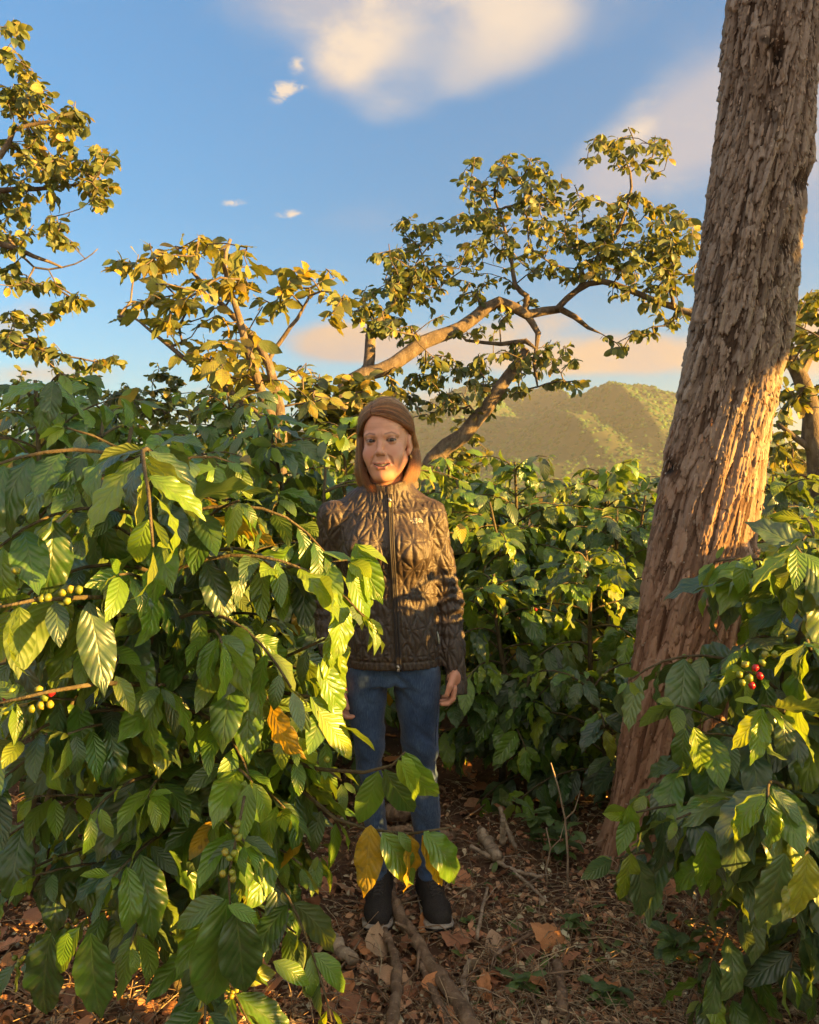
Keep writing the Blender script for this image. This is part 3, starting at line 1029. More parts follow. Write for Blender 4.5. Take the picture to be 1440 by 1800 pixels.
def tree_sapling():
    Y = 5.2
    T = Tree(11)
    base = P(500, 900, Y); base.z = -0.03
    T.limb([base, P(495, 800, Y), P(490, 715, Y), P(472, 640, Y), P(440, 590, Y), P(395, 540, Y + 0.1), P(340, 480, Y + 0.2)], [0.045, 0.04, 0.034, 0.027, 0.022, 0.018, 0.012])
    T.limb([P(495, 800, Y), P(470, 720, Y - 0.05), P(452, 670, Y - 0.1), P(420, 560, Y - 0.2), P(395, 470, Y - 0.2), P(405, 420, Y - 0.2)], [0.035, 0.036, 0.03, 0.02, 0.014, 0.01])
    T.limb([P(476, 628, Y), P(500, 590, Y), P(522, 560, Y), P(545, 520, Y)], [0.016, 0.014, 0.012, 0.008])
    T.limb([P(470, 740, Y + 0.1), P(375, 668, Y + 0.2), P(300, 610, Y + 0.3), P(245, 565, Y + 0.4)], [0.022, 0.02, 0.014, 0.008])
    blobs = [(400, 430, 40, 28, 6, 0), (330, 450, 60, 36, 14, 0), (260, 450, 48, 34, 11, 0.3), (200, 470, 26, 16, 5, 0.4), (440, 450, 22, 22, 3, -0.2), (330, 510, 75, 40, 20, 0), (420, 500, 55, 36, 12, -0.1), (500, 500, 36, 30, 7, 0),
             (560, 500, 50, 38, 13, 0), (590, 530, 30, 30, 6, 0), (490, 535, 30, 26, 6, 0.1), (330, 570, 70, 40, 19, 0.1), (400, 590, 55, 34, 14, 0), (250, 530, 36, 22, 6, 0.4), (370, 630, 60, 36, 16, 0), (450, 640, 46, 30, 10, 0.2), (510, 660, 44, 32, 10, 0.2), (225, 545, 22, 18, 4, 0.5), (420, 680, 60, 30, 12, 0.2), (560, 690, 36, 26, 8, 0.2)]
    tips = T.grow([q for i, q in enumerate(cluster_points(T.rng, blobs, Y)) if i % 5], 0.09, 0.2, 0.05)
    LV = Leaves(K_SAP)
    T.whorls(LV, tips, (3, 6), 0.132, ['leaf_gold', 'leaf_tree'], [0.78, 0.22], 0.12, 0.35)
    o = empty('sapling', (base.x, base.y, 0))
    tag(o, 'slender young tree with large golden leaves left of the woman', 'tree')
    link('trunk', T.mesh('trunk', 0.004, o.location), M['limb'], o)
    LV.build(o, 300, 'crown')


tree_sapling()


def tree_left():
    Y = 7.2
    T = Tree(17)
    base = P(-330, 840, Y); base.z = -0.05
    T.limb([base, P(-320, 700, Y), P(-300, 500, Y), P(-250, 300, Y), P(-160, 100, Y), P(-90, -60, Y)], [0.16, 0.14, 0.12, 0.09, 0.06, 0.03])
    T.limb([P(-300, 500, Y), P(-150, 440, Y - 0.2), P(-20, 425, Y - 0.2), P(60, 450, Y - 0.1), P(110, 470, Y)], [0.07, 0.05, 0.03, 0.018, 0.008])
    T.limb([P(-250, 300, Y), P(-100, 280, Y), P(0, 275, Y), P(25, 228, Y), P(80, 215, Y), P(120, 205, Y)], [0.06, 0.04, 0.026, 0.02, 0.013, 0.008])
    T.limb([P(-280, 400, Y), P(-120, 350, Y + 0.2), P(0, 335, Y + 0.2), P(90, 330, Y + 0.2), P(170, 320, Y + 0.1)], [0.06, 0.04, 0.026, 0.016, 0.008])
    T.limb([P(-310, 620, Y), P(-150, 560, Y), P(0, 590, Y), P(90, 620, Y), P(190, 640, Y)], [0.05, 0.03, 0.018, 0.01, 0.006])
    T.limb([P(20, 425, Y), P(60, 470, Y), P(110, 470, Y), P(150, 455, Y), P(172, 437, Y)], [0.014, 0.01, 0.007, 0.005, 0.004])
    blobs = [(20, 50, 26, 20, 8, 0), (10, 95, 30, 24, 9, 0), (40, 150, 46, 30, 20, 0), (100, 190, 46, 28, 20, 0), (30, 190, 40, 30, 16, 0.2), (145, 215, 16, 20, 6, 0), (60, 250, 60, 26, 18, 0.1), (110, 265, 40, 22, 12, 0), (180, 275, 22, 22, 10, 0), (60, 300, 70, 28, 30, 0.1), (150, 310, 50, 30, 22, 0),
             (175, 345, 22, 18, 9, 0), (40, 350, 60, 22, 18, 0.2), (20, 390, 46, 18, 12, 0.1), (100, 385, 26, 14, 6, 0), (85, 415, 30, 12, 6, 0), (20, 425, 36, 16, 8, 0), (120, 425, 22, 10, 3, 0), (20, 490, 36, 16, 10, 0.1), (85, 500, 26, 14, 6, 0), (130, 530, 32, 16, 12, 0), (60, 550, 50, 14, 10, 0.1), (30, 590, 46, 26, 18, 0.2), (85, 615, 34, 14, 8, 0.2), (190, 632, 40, 10, 5, 0.1), (150, 660, 50, 14, 10, 0.3),
             (-120, 100, 100, 100, 40, 0), (-150, 300, 120, 120, 50, 0), (-120, 480, 100, 80, 30, 0)]
    tips = T.grow(cluster_points(T.rng, blobs, Y), 0.11, 0.22, 0.03)
    LV = Leaves(K_TREE)
    T.whorls(LV, tips, (5, 9), 0.105, ['leaf_tree', 'leaf_gold'], [0.65, 0.35], 0.12, 0.6)
    o = empty('shade_tree', (base.x, base.y, 0))
    tag(o, 'tall golden lit shade tree at the edge above the left coffee bushes', 'tree')
    link('trunk', T.mesh('trunk', 0.004, o.location), M['limb'], o)
    LV.build(o, 300, 'crown')


tree_left()


def tree_right():
    Y = 6.6
    T = Tree(23)
    base = P(1450, 900, Y); base.z = -0.05
    T.limb([base, P(1442, 840, Y), P(1428, 740, Y), P(1405, 660, Y), P(1385, 610, Y + 0.1), P(1360, 560, Y + 0.2)], [0.13, 0.105, 0.075, 0.06, 0.045, 0.02])
    T.limb([P(1405, 660, Y), P(1440, 590, Y), P(1470, 520, Y)], [0.04, 0.03, 0.02])
    T.limb([P(1436, 800, Y), P(1400, 770, Y), P(1368, 745, Y)], [0.035, 0.026, 0.014])
    blobs = [(1400, 560, 34, 26, 14, 0), (1430, 600, 30, 24, 12, 0), (1400, 620, 24, 18, 7, 0), (1430, 530, 30, 24, 10, 0), (1420, 690, 30, 26, 9, 0.1), (1378, 700, 24, 22, 8, 0.2), (1375, 745, 22, 20, 7, 0.2), (1385, 800, 34, 30, 14, 0.3), (1425, 830, 30, 16, 8, 0.3), (1500, 560, 50, 60, 22, 0), (1500, 660, 40, 60, 14, 0)]
    tips = T.grow(cluster_points(T.rng, blobs, Y), 0.1, 0.22, 0.05)
    LV = Leaves(K_TREE)
    T.whorls(LV, tips, (5, 8), 0.11, ['leaf_tree', 'leaf_gold'], [0.55, 0.45], 0.12, 0.5)
    o = empty('shade_tree', (base.x, base.y, 0))
    tag(o, 'crooked shade tree seen past the right side of the big trunk', 'tree')
    link('trunk', T.mesh('trunk', 0.004, o.location), M['limb'], o)
    LV.build(o, 300, 'crown')


tree_right()


def bush_tree(seed, u, v, Y, w, h, n, label, L=0.11, mats=('leaf_tree', 'leaf_gold'), wts=(0.85, 0.15), cat='tree', group='trees beyond the coffee rows'):
    T = Tree(seed)
    base = P(u, 840, Y); base.z = float(ground_z(base.x, base.y)) - 0.03
    top = P(u, v, Y)
    T.limb([base, base * 0.6 + top * 0.4 + Vector((0.1, 0, 0)), base * 0.25 + top * 0.75], [0.07, 0.05, 0.025])
    att = []
    rng = T.rng
    s = Y / 1440
    for _ in range(n):
        a, b = rng.uniform(0, 6.28), rng.uniform(0, 1)
        r = math.sqrt(rng.random()) * w * s * (1 - 0.55 * b)
        att.append((base.x + r * math.cos(a), base.y + r * math.sin(a), top.z - h * s * (1 - b) + rng.normal(0, 0.05)))
    tips = T.grow(att, 0.13, 0.2, 0.05)
    LV = Leaves(K_TREE)
    T.whorls(LV, tips, (6, 10), L, list(mats), list(wts), 0.14, 0.5)
    o = empty('shade_tree', (base.x, base.y, base.z))
    tag(o, label, cat, group)
    link('trunk', T.mesh('trunk', 0.005, o.location), M['limb'], o)
    LV.build(o, 120, 'crown')


bush_tree(41, 300, 650, 8.6, 60, 90, 46, 'low tree with drooping leaves on the horizon below the golden sapling')
bush_tree(42, 215, 672, 9.5, 90, 90, 60, 'broad low tree behind the topmost left coffee bush', wts=(0.9, 0.1))
bush_tree(43, 400, 668, 9.0, 90, 100, 60, 'broad low tree behind the sapling stems')
bush_tree(44, 560, 668, 6.4, 70, 120, 56, 'leafy low tree left of the woman\'s head', 0.13, wts=(0.6, 0.4))
bush_tree(45, 640, 655, 6.2, 60, 150, 50, 'leafy low tree just above the woman\'s hair', 0.14, wts=(0.5, 0.5))
bush_tree(46, 60, 668, 9.0, 110, 90, 60, 'broad low tree behind the left edge coffee bush')
bush_tree(47, 815, 760, 10.0, 60, 70, 50, 'small tree under the curved limb at the foot of the hill', wts=(0.7, 0.3))
bush_tree(48, 1395, 790, 9.5, 60, 70, 44, 'small tree right of the big trunk at the foot of the hill')
# ------------------------------------------------------------------ the big leaning trunk
def big_trunk():
    Y = 2.75
    ed = [(-420, 1330, 1478), (-200, 1300, 1460), (0, 1273, 1446), (200, 1262, 1432), (300, 1247, 1423), (400, 1235, 1406), (500, 1221, 1396), (600, 1208, 1384), (700, 1189, 1366), (800, 1165, 1348), (900, 1145, 1335),
          (1000, 1130, 1315), (1100, 1117, 1292), (1200, 1101, 1282), (1300, 1087, 1268), (1400, 1074, 1258), (1500, 1055, 1256), (1580, 1030, 1268), (1640, 1005, 1290)]
    v = np.array([e[0] for e in ed], float)
    cc = np.array([tuple(P((e[1] + e[2]) / 2, e[0], Y)) for e in ed])
    # the edges lie nearer than the axis; the widths are those seen
    rad = np.array([(P(e[2], e[0], Y).x - P(e[1], e[0], Y).x) / 2 * 0.925 for e in ed])
    order = np.argsort(cc[:, 2])
    cc, rad = cc[order], rad[order]
    nt, ns = 1020, 270
    zt = np.linspace(cc[0, 2], cc[-1, 2], nt)
    cx = np.interp(zt, cc[:, 2], cc[:, 0]); cr = np.interp(zt, cc[:, 2], rad)
    k = np.ones(41) / 41
    cx = np.convolve(np.pad(cx, 20, mode='reflect', reflect_type='odd'), k, 'valid'); cr = np.convolve(np.pad(cr, 20, mode='edge'), k, 'valid')
    th = np.concatenate([np.linspace(0, math.pi, 50, endpoint=False), np.linspace(math.pi, 2 * math.pi, ns - 50, endpoint=False)])
    TH, ZT = np.meshgrid(th, zt)
    CX = cx[:, None]; CR = cr[:, None]
    # position round the stem as a 2-D sheet without a seam: the noises use the circle itself
    s = TH * 0.17
    tw = 0.16 * ZT
    cs, sn = np.cos(TH - tw / 0.17 * 0.6), np.sin(TH - tw / 0.17 * 0.6)
    low = fbm(cs * 1.6, sn * 1.6, ZT * 1.3, seed=2, oct=3)
    rid = fbm(cs * 7.5, sn * 7.5, ZT * 2.2, seed=5, oct=4, gain=0.6)
    wx = fbm(cs * 6, sn * 6, ZT * 6, seed=31, oct=2) * 0.22
    sheet = (TH - tw / 0.17 * 0.6) / (2 * math.pi)
    per = 62
    sx = (sheet % 1.0) * per + wx * 1.6
    f1, f2, idv, ox, oy = voronoi(sx, ZT / 0.082 + wx * 3 + 0.5 * vnoise(sx, ZT * 20, seed=9), 4)
    g1, g2, idw, px, py = voronoi(sx * 2.1 + 7 + wx, ZT / 0.030 + 3, 14)
    idw0 = (idv * 7.31) % 1.0
    edge = np.clip((f2 - f1) / 0.13, 0, 1) ** 0.7
    plate = (0.0050 * edge - 0.0042 + 0.0075 * (idv - 0.5) - 0.0085 * oy * (0.2 + idv) + 0.004 * ox * (idw0 - 0.5))
    fine = 0.0020 * np.clip((g2 - g1) / 0.2, 0, 1) - 0.0036 * py * idw
    lowfade = np.clip((ZT - 0.5) / 1.3, 0.62, 1.0)                     # finer, flatter bark towards the foot
    d = (plate + fine) * lowfade + 0.0095 * rid * (0.6 + 0.4 * lowfade) + 0.010 * low
    hgt = plate * lowfade + 0.0035 * rid
    # knots and scars: (u, v, size, depth)
    pos = np.stack([CX + CR * np.cos(TH), Y + CR * np.sin(TH), ZT], -1)
    front = np.sin(TH) < 0
    U, V_, F_ = project(pos)
    for (ku, kv, su, sv, dep) in [(1368, 95, 14, 34, -0.030), (1340, 60, 30, 26, 0.022), (1180, 822, 13, 16, -0.026), (1182, 822, 30, 30, 0.014), (1408, 320, 16, 18, -0.018), (1215, 460, 18, 12, -0.014), (1290, 415, 24, 14, 0.014), (1385, 430, 14, 16, -0.012), (1205, 690, 12, 14, 0.010), (1160, 945, 12, 16, 0.010), (1315, 975, 16, 14, 0.02), (1235, 590, 30, 12, -0.008)]:
        g = np.exp(-(((U - ku) / su) ** 2 + ((V_ - kv) / sv) ** 2)) * front
        d = d + dep * g
        if dep < 0:
            hgt = hgt + dep * 0.6 * g
    knot = np.zeros_like(d)
    for (ku, kv, su, sv, w_) in [(1370, 100, 9, 30, 1.0), (1350, 75, 16, 8, 0.8), (1180, 822, 11, 15, 1.0), (1408, 322, 12, 12, 0.9), (1362, 215, 7, 40, 0.55), (1345, 250, 5, 22, 0.5), (1210, 462, 16, 9, 0.6), (1262, 535, 9, 22, 0.45), (1350, 590, 8, 16, 0.5), (1190, 700, 14, 9, 0.5), (1385, 432, 10, 12, 0.7), (1285, 255, 9, 7, 0.5)]:
        nn = 0.6 * vnoise(U / 9, V_ / 12, seed=51)
        knot = np.maximum(knot, w_ * np.clip(1.6 * np.exp(-((U - ku) / su) ** 2 - ((V_ - kv) / sv) ** 2) - 0.35 + nn * np.exp(-((U - ku) / su / 1.6) ** 2 - ((V_ - kv) / sv / 1.6) ** 2), 0, 1) * front)
    # root flare
    fl = np.clip((0.22 - ZT) / 0.3, 0, 1)
    d = d + fl ** 2 * (0.025 + 0.025 * np.sin(TH * 5 + 1))
    R = CR + d
    Vv = np.stack([CX + R * np.cos(TH), Y + R * np.sin(TH), ZT], -1)
    i = np.arange(nt - 1)[:, None] * ns; j = np.arange(ns)[None, :]; k2 = (j + 1) % ns
    Q = np.stack([i + j, i + k2, i + ns + k2, i + ns + j], -1).reshape(-1, 4)
    loc = np.array((float(cx[np.argmin(abs(zt))]), Y, 0.0))
    o = empty('shade_tree', tuple(loc))
    tag(o, 'big leaning tree trunk with shaggy flaking brown bark on the right', 'tree')
    me = mesh_from('trunk', (Vv - loc).reshape(-1, 3), Q, None, {'hgt': ('FLOAT', hgt.ravel()), 'cell': ('FLOAT', idv.ravel()), 'knot': ('FLOAT', knot.ravel())})
    link('trunk', me, M['trunk'], o)
    # loose flakes of bark, thin curved plates lifted at the lower end
    rng = np.random.default_rng(77)
    shapes = []
    for q in range(6):
        g = np.array([(a, b) for b in np.linspace(0, 1, 4) for a in np.linspace(-0.5, 0.5, 3)])
        w = (0.55 + 0.45 * np.sin(np.pi * g[:, 1] ** (0.7 + 0.1 * q))) * (1 + 0.2 * rng.normal(0, 1, len(g)))
        top = np.stack([g[:, 0] * w, g[:, 1] + 0.08 * rng.normal(0, 1, len(g)), -0.5 * g[:, 0] ** 2 + (0.2 + 0.06 * q) * (1 - g[:, 1]) ** 1.5], -1)
        bot = top - np.array((0, 0, 0.07))
        Vf = np.concatenate([top, bot])
        i0 = np.array([r * 3 + c for r in range(3) for c in range(2)])
        q1 = np.stack([i0, i0 + 1, i0 + 4, i0 + 3], -1)
        rim = [0, 1, 2, 5, 8, 11, 10, 9, 6, 3]
        q2 = np.array([[rim[a], rim[(a + 1) % 10] , rim[(a + 1) % 10] + 12, rim[a] + 12] for a in range(10)])[:, ::-1]
        shapes.append((Vf, np.concatenate([q1, q1[:, ::-1] + 12, q2])))
    mes = {}
    cand = []
    for _ in range(3800):
        z = rng.uniform(0.25, 3.6); t = rng.uniform(math.pi * 0.98, math.pi * 2.02)
        it = int((z - zt[0]) / (zt[-1] - zt[0]) * (nt - 1)); js = int(np.searchsorted(th, t % (2 * math.pi))) % ns
        p = Vv[it, js]
        u, v2, f = project(p)
        big = rng.random() ** 2
        small = np.clip((z - 0.5) / 1.2, 0.45, 1.0)
        w = (0.004 + 0.008 * big) * small; h = (0.012 + 0.030 * big) * small
        if rng.random() > (0.35 + 0.65 * small):
            continue
        outw = np.array((math.cos(t), math.sin(t), 0.12)); outw /= np.linalg.norm(outw)
        axis = np.array((0.14 + rng.normal(0, 0.12), 0, 1.0)); axis -= outw * np.dot(axis, outw); axis /= np.linalg.norm(axis)
        side = np.cross(axis, outw)
        cand.append((w * h, p + outw * 0.0005, side * w, axis * h, outw * h * rng.uniform(0.25, 0.75), int(rng.integers(6)), 'flake' if z + rng.normal(0, 0.3) > 1.2 else 'flake_red', -60 < v2 < 1860))
    cand.sort(key=lambda c: -c[0])
    nsing = 0
    mbs = {'flake': MB(), 'flake_red': MB()}
    for (a, p, sx_, ax_, nx__, q, mt, vis) in cand:
        pl = p - loc
        if nsing < 290 and vis:
            if (q, mt) not in mes:
                mm = mesh_from('bark_flake', shapes[q][0], shapes[q][1]); mm.materials.append(M[mt]); mes[(q, mt)] = mm
            b = bpy.data.objects.new('bark_flake', mes[(q, mt)])
            b.parent = o
            b.matrix_basis = Matrix(((sx_[0], ax_[0], nx__[0], pl[0]), (sx_[1], ax_[1], nx__[1], pl[1]), (sx_[2], ax_[2], nx__[2], pl[2]), (0, 0, 0, 1)))
            COL.objects.link(b)
            nsing += 1
        else:
            B = np.stack([sx_, ax_, nx__])
            mbs[mt].add(shapes[q][0] @ B + pl, shapes[q][1])
    Vs = np.concatenate([np.concatenate(mbs[k].V) for k in mbs])
    n0 = mbs['flake'].n
    Qs = np.concatenate([np.concatenate(mbs['flake'].Q), np.concatenate(mbs['flake_red'].Q) + n0])
    me = mesh_from('small_bark_flakes', Vs, Qs)
    me.materials.append(M['flake']); me.materials.append(M['flake_red'])
    mi = np.zeros(len(Qs), np.int32); mi[sum(len(q) for q in mbs['flake'].Q):] = 1
    me.polygons.foreach_set('material_index', mi)
    tag(link('small_bark_flakes', me, None, o), kind='stuff')


big_trunk()
# ------------------------------------------------------------------ coffee bushes
def cherry_mesh():
    V, T = ICO0
    V = V * np.array((0.0075, 0.0075, 0.0092))
    me = mesh_from('coffee_cherry', V, None, T)
    return me


CH_G = cherry_mesh(); CH_G.materials.append(M['cherry'])
CH_R = cherry_mesh(); CH_R.materials.append(M['cherry_red'])


class Coffee:
    def __init__(self, base, seed, label, group='coffee bushes', name='coffee_bush', mats=None, wts=None):
        self.base = np.array((base[0], base[1], float(ground_z(base[0], base[1])) - 0.02))
        self.rng = np.random.default_rng(seed)
        self.o = empty(name, tuple(self.base))
        tag(self.o, label, 'coffee bush', group)
        self.LV = Leaves(K_COFFEE)
        self.branches = []; self.stems = []; self.cher = []
        self.mats = mats or ['leaf', 'leaf_young', 'leaf_yellow']
        self.wts = wts or [0.84, 0.14, 0.02]

    def stem(self, top, r0=0.02, wob=0.03):
        a = self.base; b = np.array(tuple(top), float)
        n = 7
        t = np.linspace(0, 1, n)[:, None]
        pts = a + (b - a) * t + self.rng.normal(0, wob, (n, 3)) * np.sin(np.pi * t)
        self.stems.append((pts, np.linspace(r0, 0.006, n)))
        return pts

    def pair(self, p, d, L, young=False, spread=1.0, droop=0.5, mat=None):
        rng = self.rng
        up = np.array((0, 0, 1.0))
        side = np.cross(d, up)
        if np.linalg.norm(side) < 0.2: side = np.array((1.0, 0, 0))
        side = unit(side)
        roll = rng.normal(0, 0.35)
        for s in (-1, 1):
            if rng.random() < 0.06: continue
            sd = unit(side * s * math.cos(roll) + np.cross(side, d) * math.sin(roll) * 0.6)
            dd = unit(sd * spread * rng.uniform(0.45, 1.0) + d * rng.uniform(0.15, 0.8) - up * droop * rng.uniform(0.1, 2.1) + rng.normal(0, 0.16, 3))
            # blade faces up and outwards
            nrm = unit(up * 0.75 + d * 0.3 + sd * 0.45 + rng.normal(0, 0.36, 3))
            m = mat or ('leaf_young' if young else rng.choice(self.mats, p=self.wts))
            self.LV.add(p + dd * 0.008, dd, nrm, L * rng.uniform(0.58, 1.25), m, int(rng.integers(10)))

    def lateral(self, p0, az, L, elev, bend, leafL, start=0.3, node=0.048, r=0.005, cher=0.0, young_tip=True, droop=0.5):
        rng = self.rng
        n = max(4, int(L / 0.05))
        pts = [np.array(p0, float)]
        e = elev; a = az
        for i in range(n):
            d = np.array((math.cos(a) * math.cos(e), math.sin(a) * math.cos(e), math.sin(e)))
            pts.append(pts[-1] + d * L / n)
            e -= bend / n; a += rng.normal(0, 0.05); e += rng.normal(0, 0.04)
        self.along(np.array(pts), leafL, start, node, r, cher, young_tip, droop)

    def along(self, pts, leafL, start=0.3, node=0.055, r=0.006, cher=0.0, young_tip=True, droop=0.5, mats=None, stop=1.0):
        rng = self.rng
        pts = np.asarray([tuple(q) for q in pts], float)
        self.branches.append((pts, np.linspace(r, 0.0022, len(pts))))
        seg = np.linalg.norm(np.diff(pts, axis=0), axis=1); cum = np.concatenate([[0], np.cumsum(seg)])
        L = cum[-1]

        def at(s):
            return np.array([np.interp(s, cum, pts[:, k]) for k in range(3)])
        s = start * L * rng.uniform(0.8, 1.2)
        while s < L * stop - 0.02:
            p = at(s); d = unit(at(min(L, s + 0.03)) - at(max(0, s - 0.03)))
            f = s / L
            ll = leafL * (1.08 if f < 0.75 else 1.0 - 0.35 * (f - 0.75) / 0.25)
            self.pair(p, d, ll, young_tip and f > 0.85 and rng.random() < 0.55, droop=droop)
            s += node * rng.uniform(0.8, 1.25)
        p = pts[-1]; d = unit(pts[-1] - pts[-2])
        if stop < 1: return
        self.pair(p, d, leafL * 0.62, young_tip and rng.random() < 0.7, spread=0.5, droop=droop * 0.8)
        if rng.random() < 0.5:
            self.pair(p, d, leafL * 0.34, young_tip, spread=0.35, droop=0.0)
        if cher > 0:
            s = 0.12 * L
            while s < L * 0.7:
                if rng.random() < cher:
                    p = at(s)
                    for q in range(rng.integers(2, 6)):
                        self.cher.append(p + rng.normal(0, 1, 3) * np.array((0.010, 0.010, 0.007)) + np.array((0, 0, -0.004)))
                s += node

    def body(self, top, R, z0, leafL=0.145, tier=0.085, r0=0.02, start=0.3, cher=0.0, shape=1.0, bend=0.95, az0=None, top_young=True, skip=None):
        rng = self.rng
        pts = self.stem(top, r0)
        top = np.array(tuple(top), float)
        H = top[2] - self.base[2]
        zs = np.arange(z0, H - 0.02, tier)
        az = rng.uniform(0, 6.28) if az0 is None else az0
        for i, h in enumerate(zs):
            f = h / H
            c = np.array([np.interp(h, pts[:, 2] - self.base[2], pts[:, k]) for k in range(3)])
            Lr = R * (0.30 + 0.70 * min(1.0, (1 - f) / 0.5) ** shape) * (0.72 + 0.28 * min(1, f / 0.35)) * rng.uniform(0.82, 1.15)
            for s in (0, 1):
                a = az + s * math.pi + rng.normal(0, 0.25)
                if skip and skip(c, a):
                    continue
                self.lateral(c, a, Lr, 0.25 + 0.55 * f * f + rng.normal(0, 0.1), bend * rng.uniform(0.8, 1.3), leafL * (1.0 if f < 0.9 else 0.85), start, cher=cher)
            az += math.pi / 2 + rng.normal(0, 0.3)
        # crowning rosette
        for q in range(5):
            a = rng.uniform(0, 6.28)
            self.pair(top - np.array((0, 0, 0.018 * q)), unit((math.cos(a) * 0.5, math.sin(a) * 0.5, 0.8)), leafL * (0.55 + 0.14 * q), top_young and q < 2, droop=0.35 + 0.12 * q)

    def finish(self, n_single=300, parts=True):
        o = self.o; b = self.base
        mb = MB()
        for pts, r in self.stems:
            mb.tube(pts - b, r, 9)
        if mb.n:
            link('stem', mb.mesh('stem'), M['twig'], o)
        if parts:
            for pts, r in self.branches:
                m1 = MB(); m1.tube(pts - b, r, 6)
                link('branch', m1.mesh('branch'), M['twig'], o)
        elif self.branches:
            mb = MB()
            for pts, r in self.branches:
                mb.tube(pts[::2] - b if len(pts) > 5 else pts - b, r[::2] if len(pts) > 5 else r, 4, cap=False)
            tag(link('branches', mb.mesh('branches'), M['twig'], o), kind='stuff')
        for i, p in enumerate(self.cher[:160]):
            c = bpy.data.objects.new('coffee_cherry', CH_R if (self.rng.random() < 0.03 or i in (8, 9)[:getattr(self, 'red', 0)]) else CH_G)
            c.parent = o
            c.location = tuple(p - b)
            c.rotation_euler = tuple(self.rng.uniform(-1, 1, 3))
            COL.objects.link(c)
        self.LV.build(o, n_single)
        return o


def A3(*t):
    return np.array([tuple(q) for q in t])


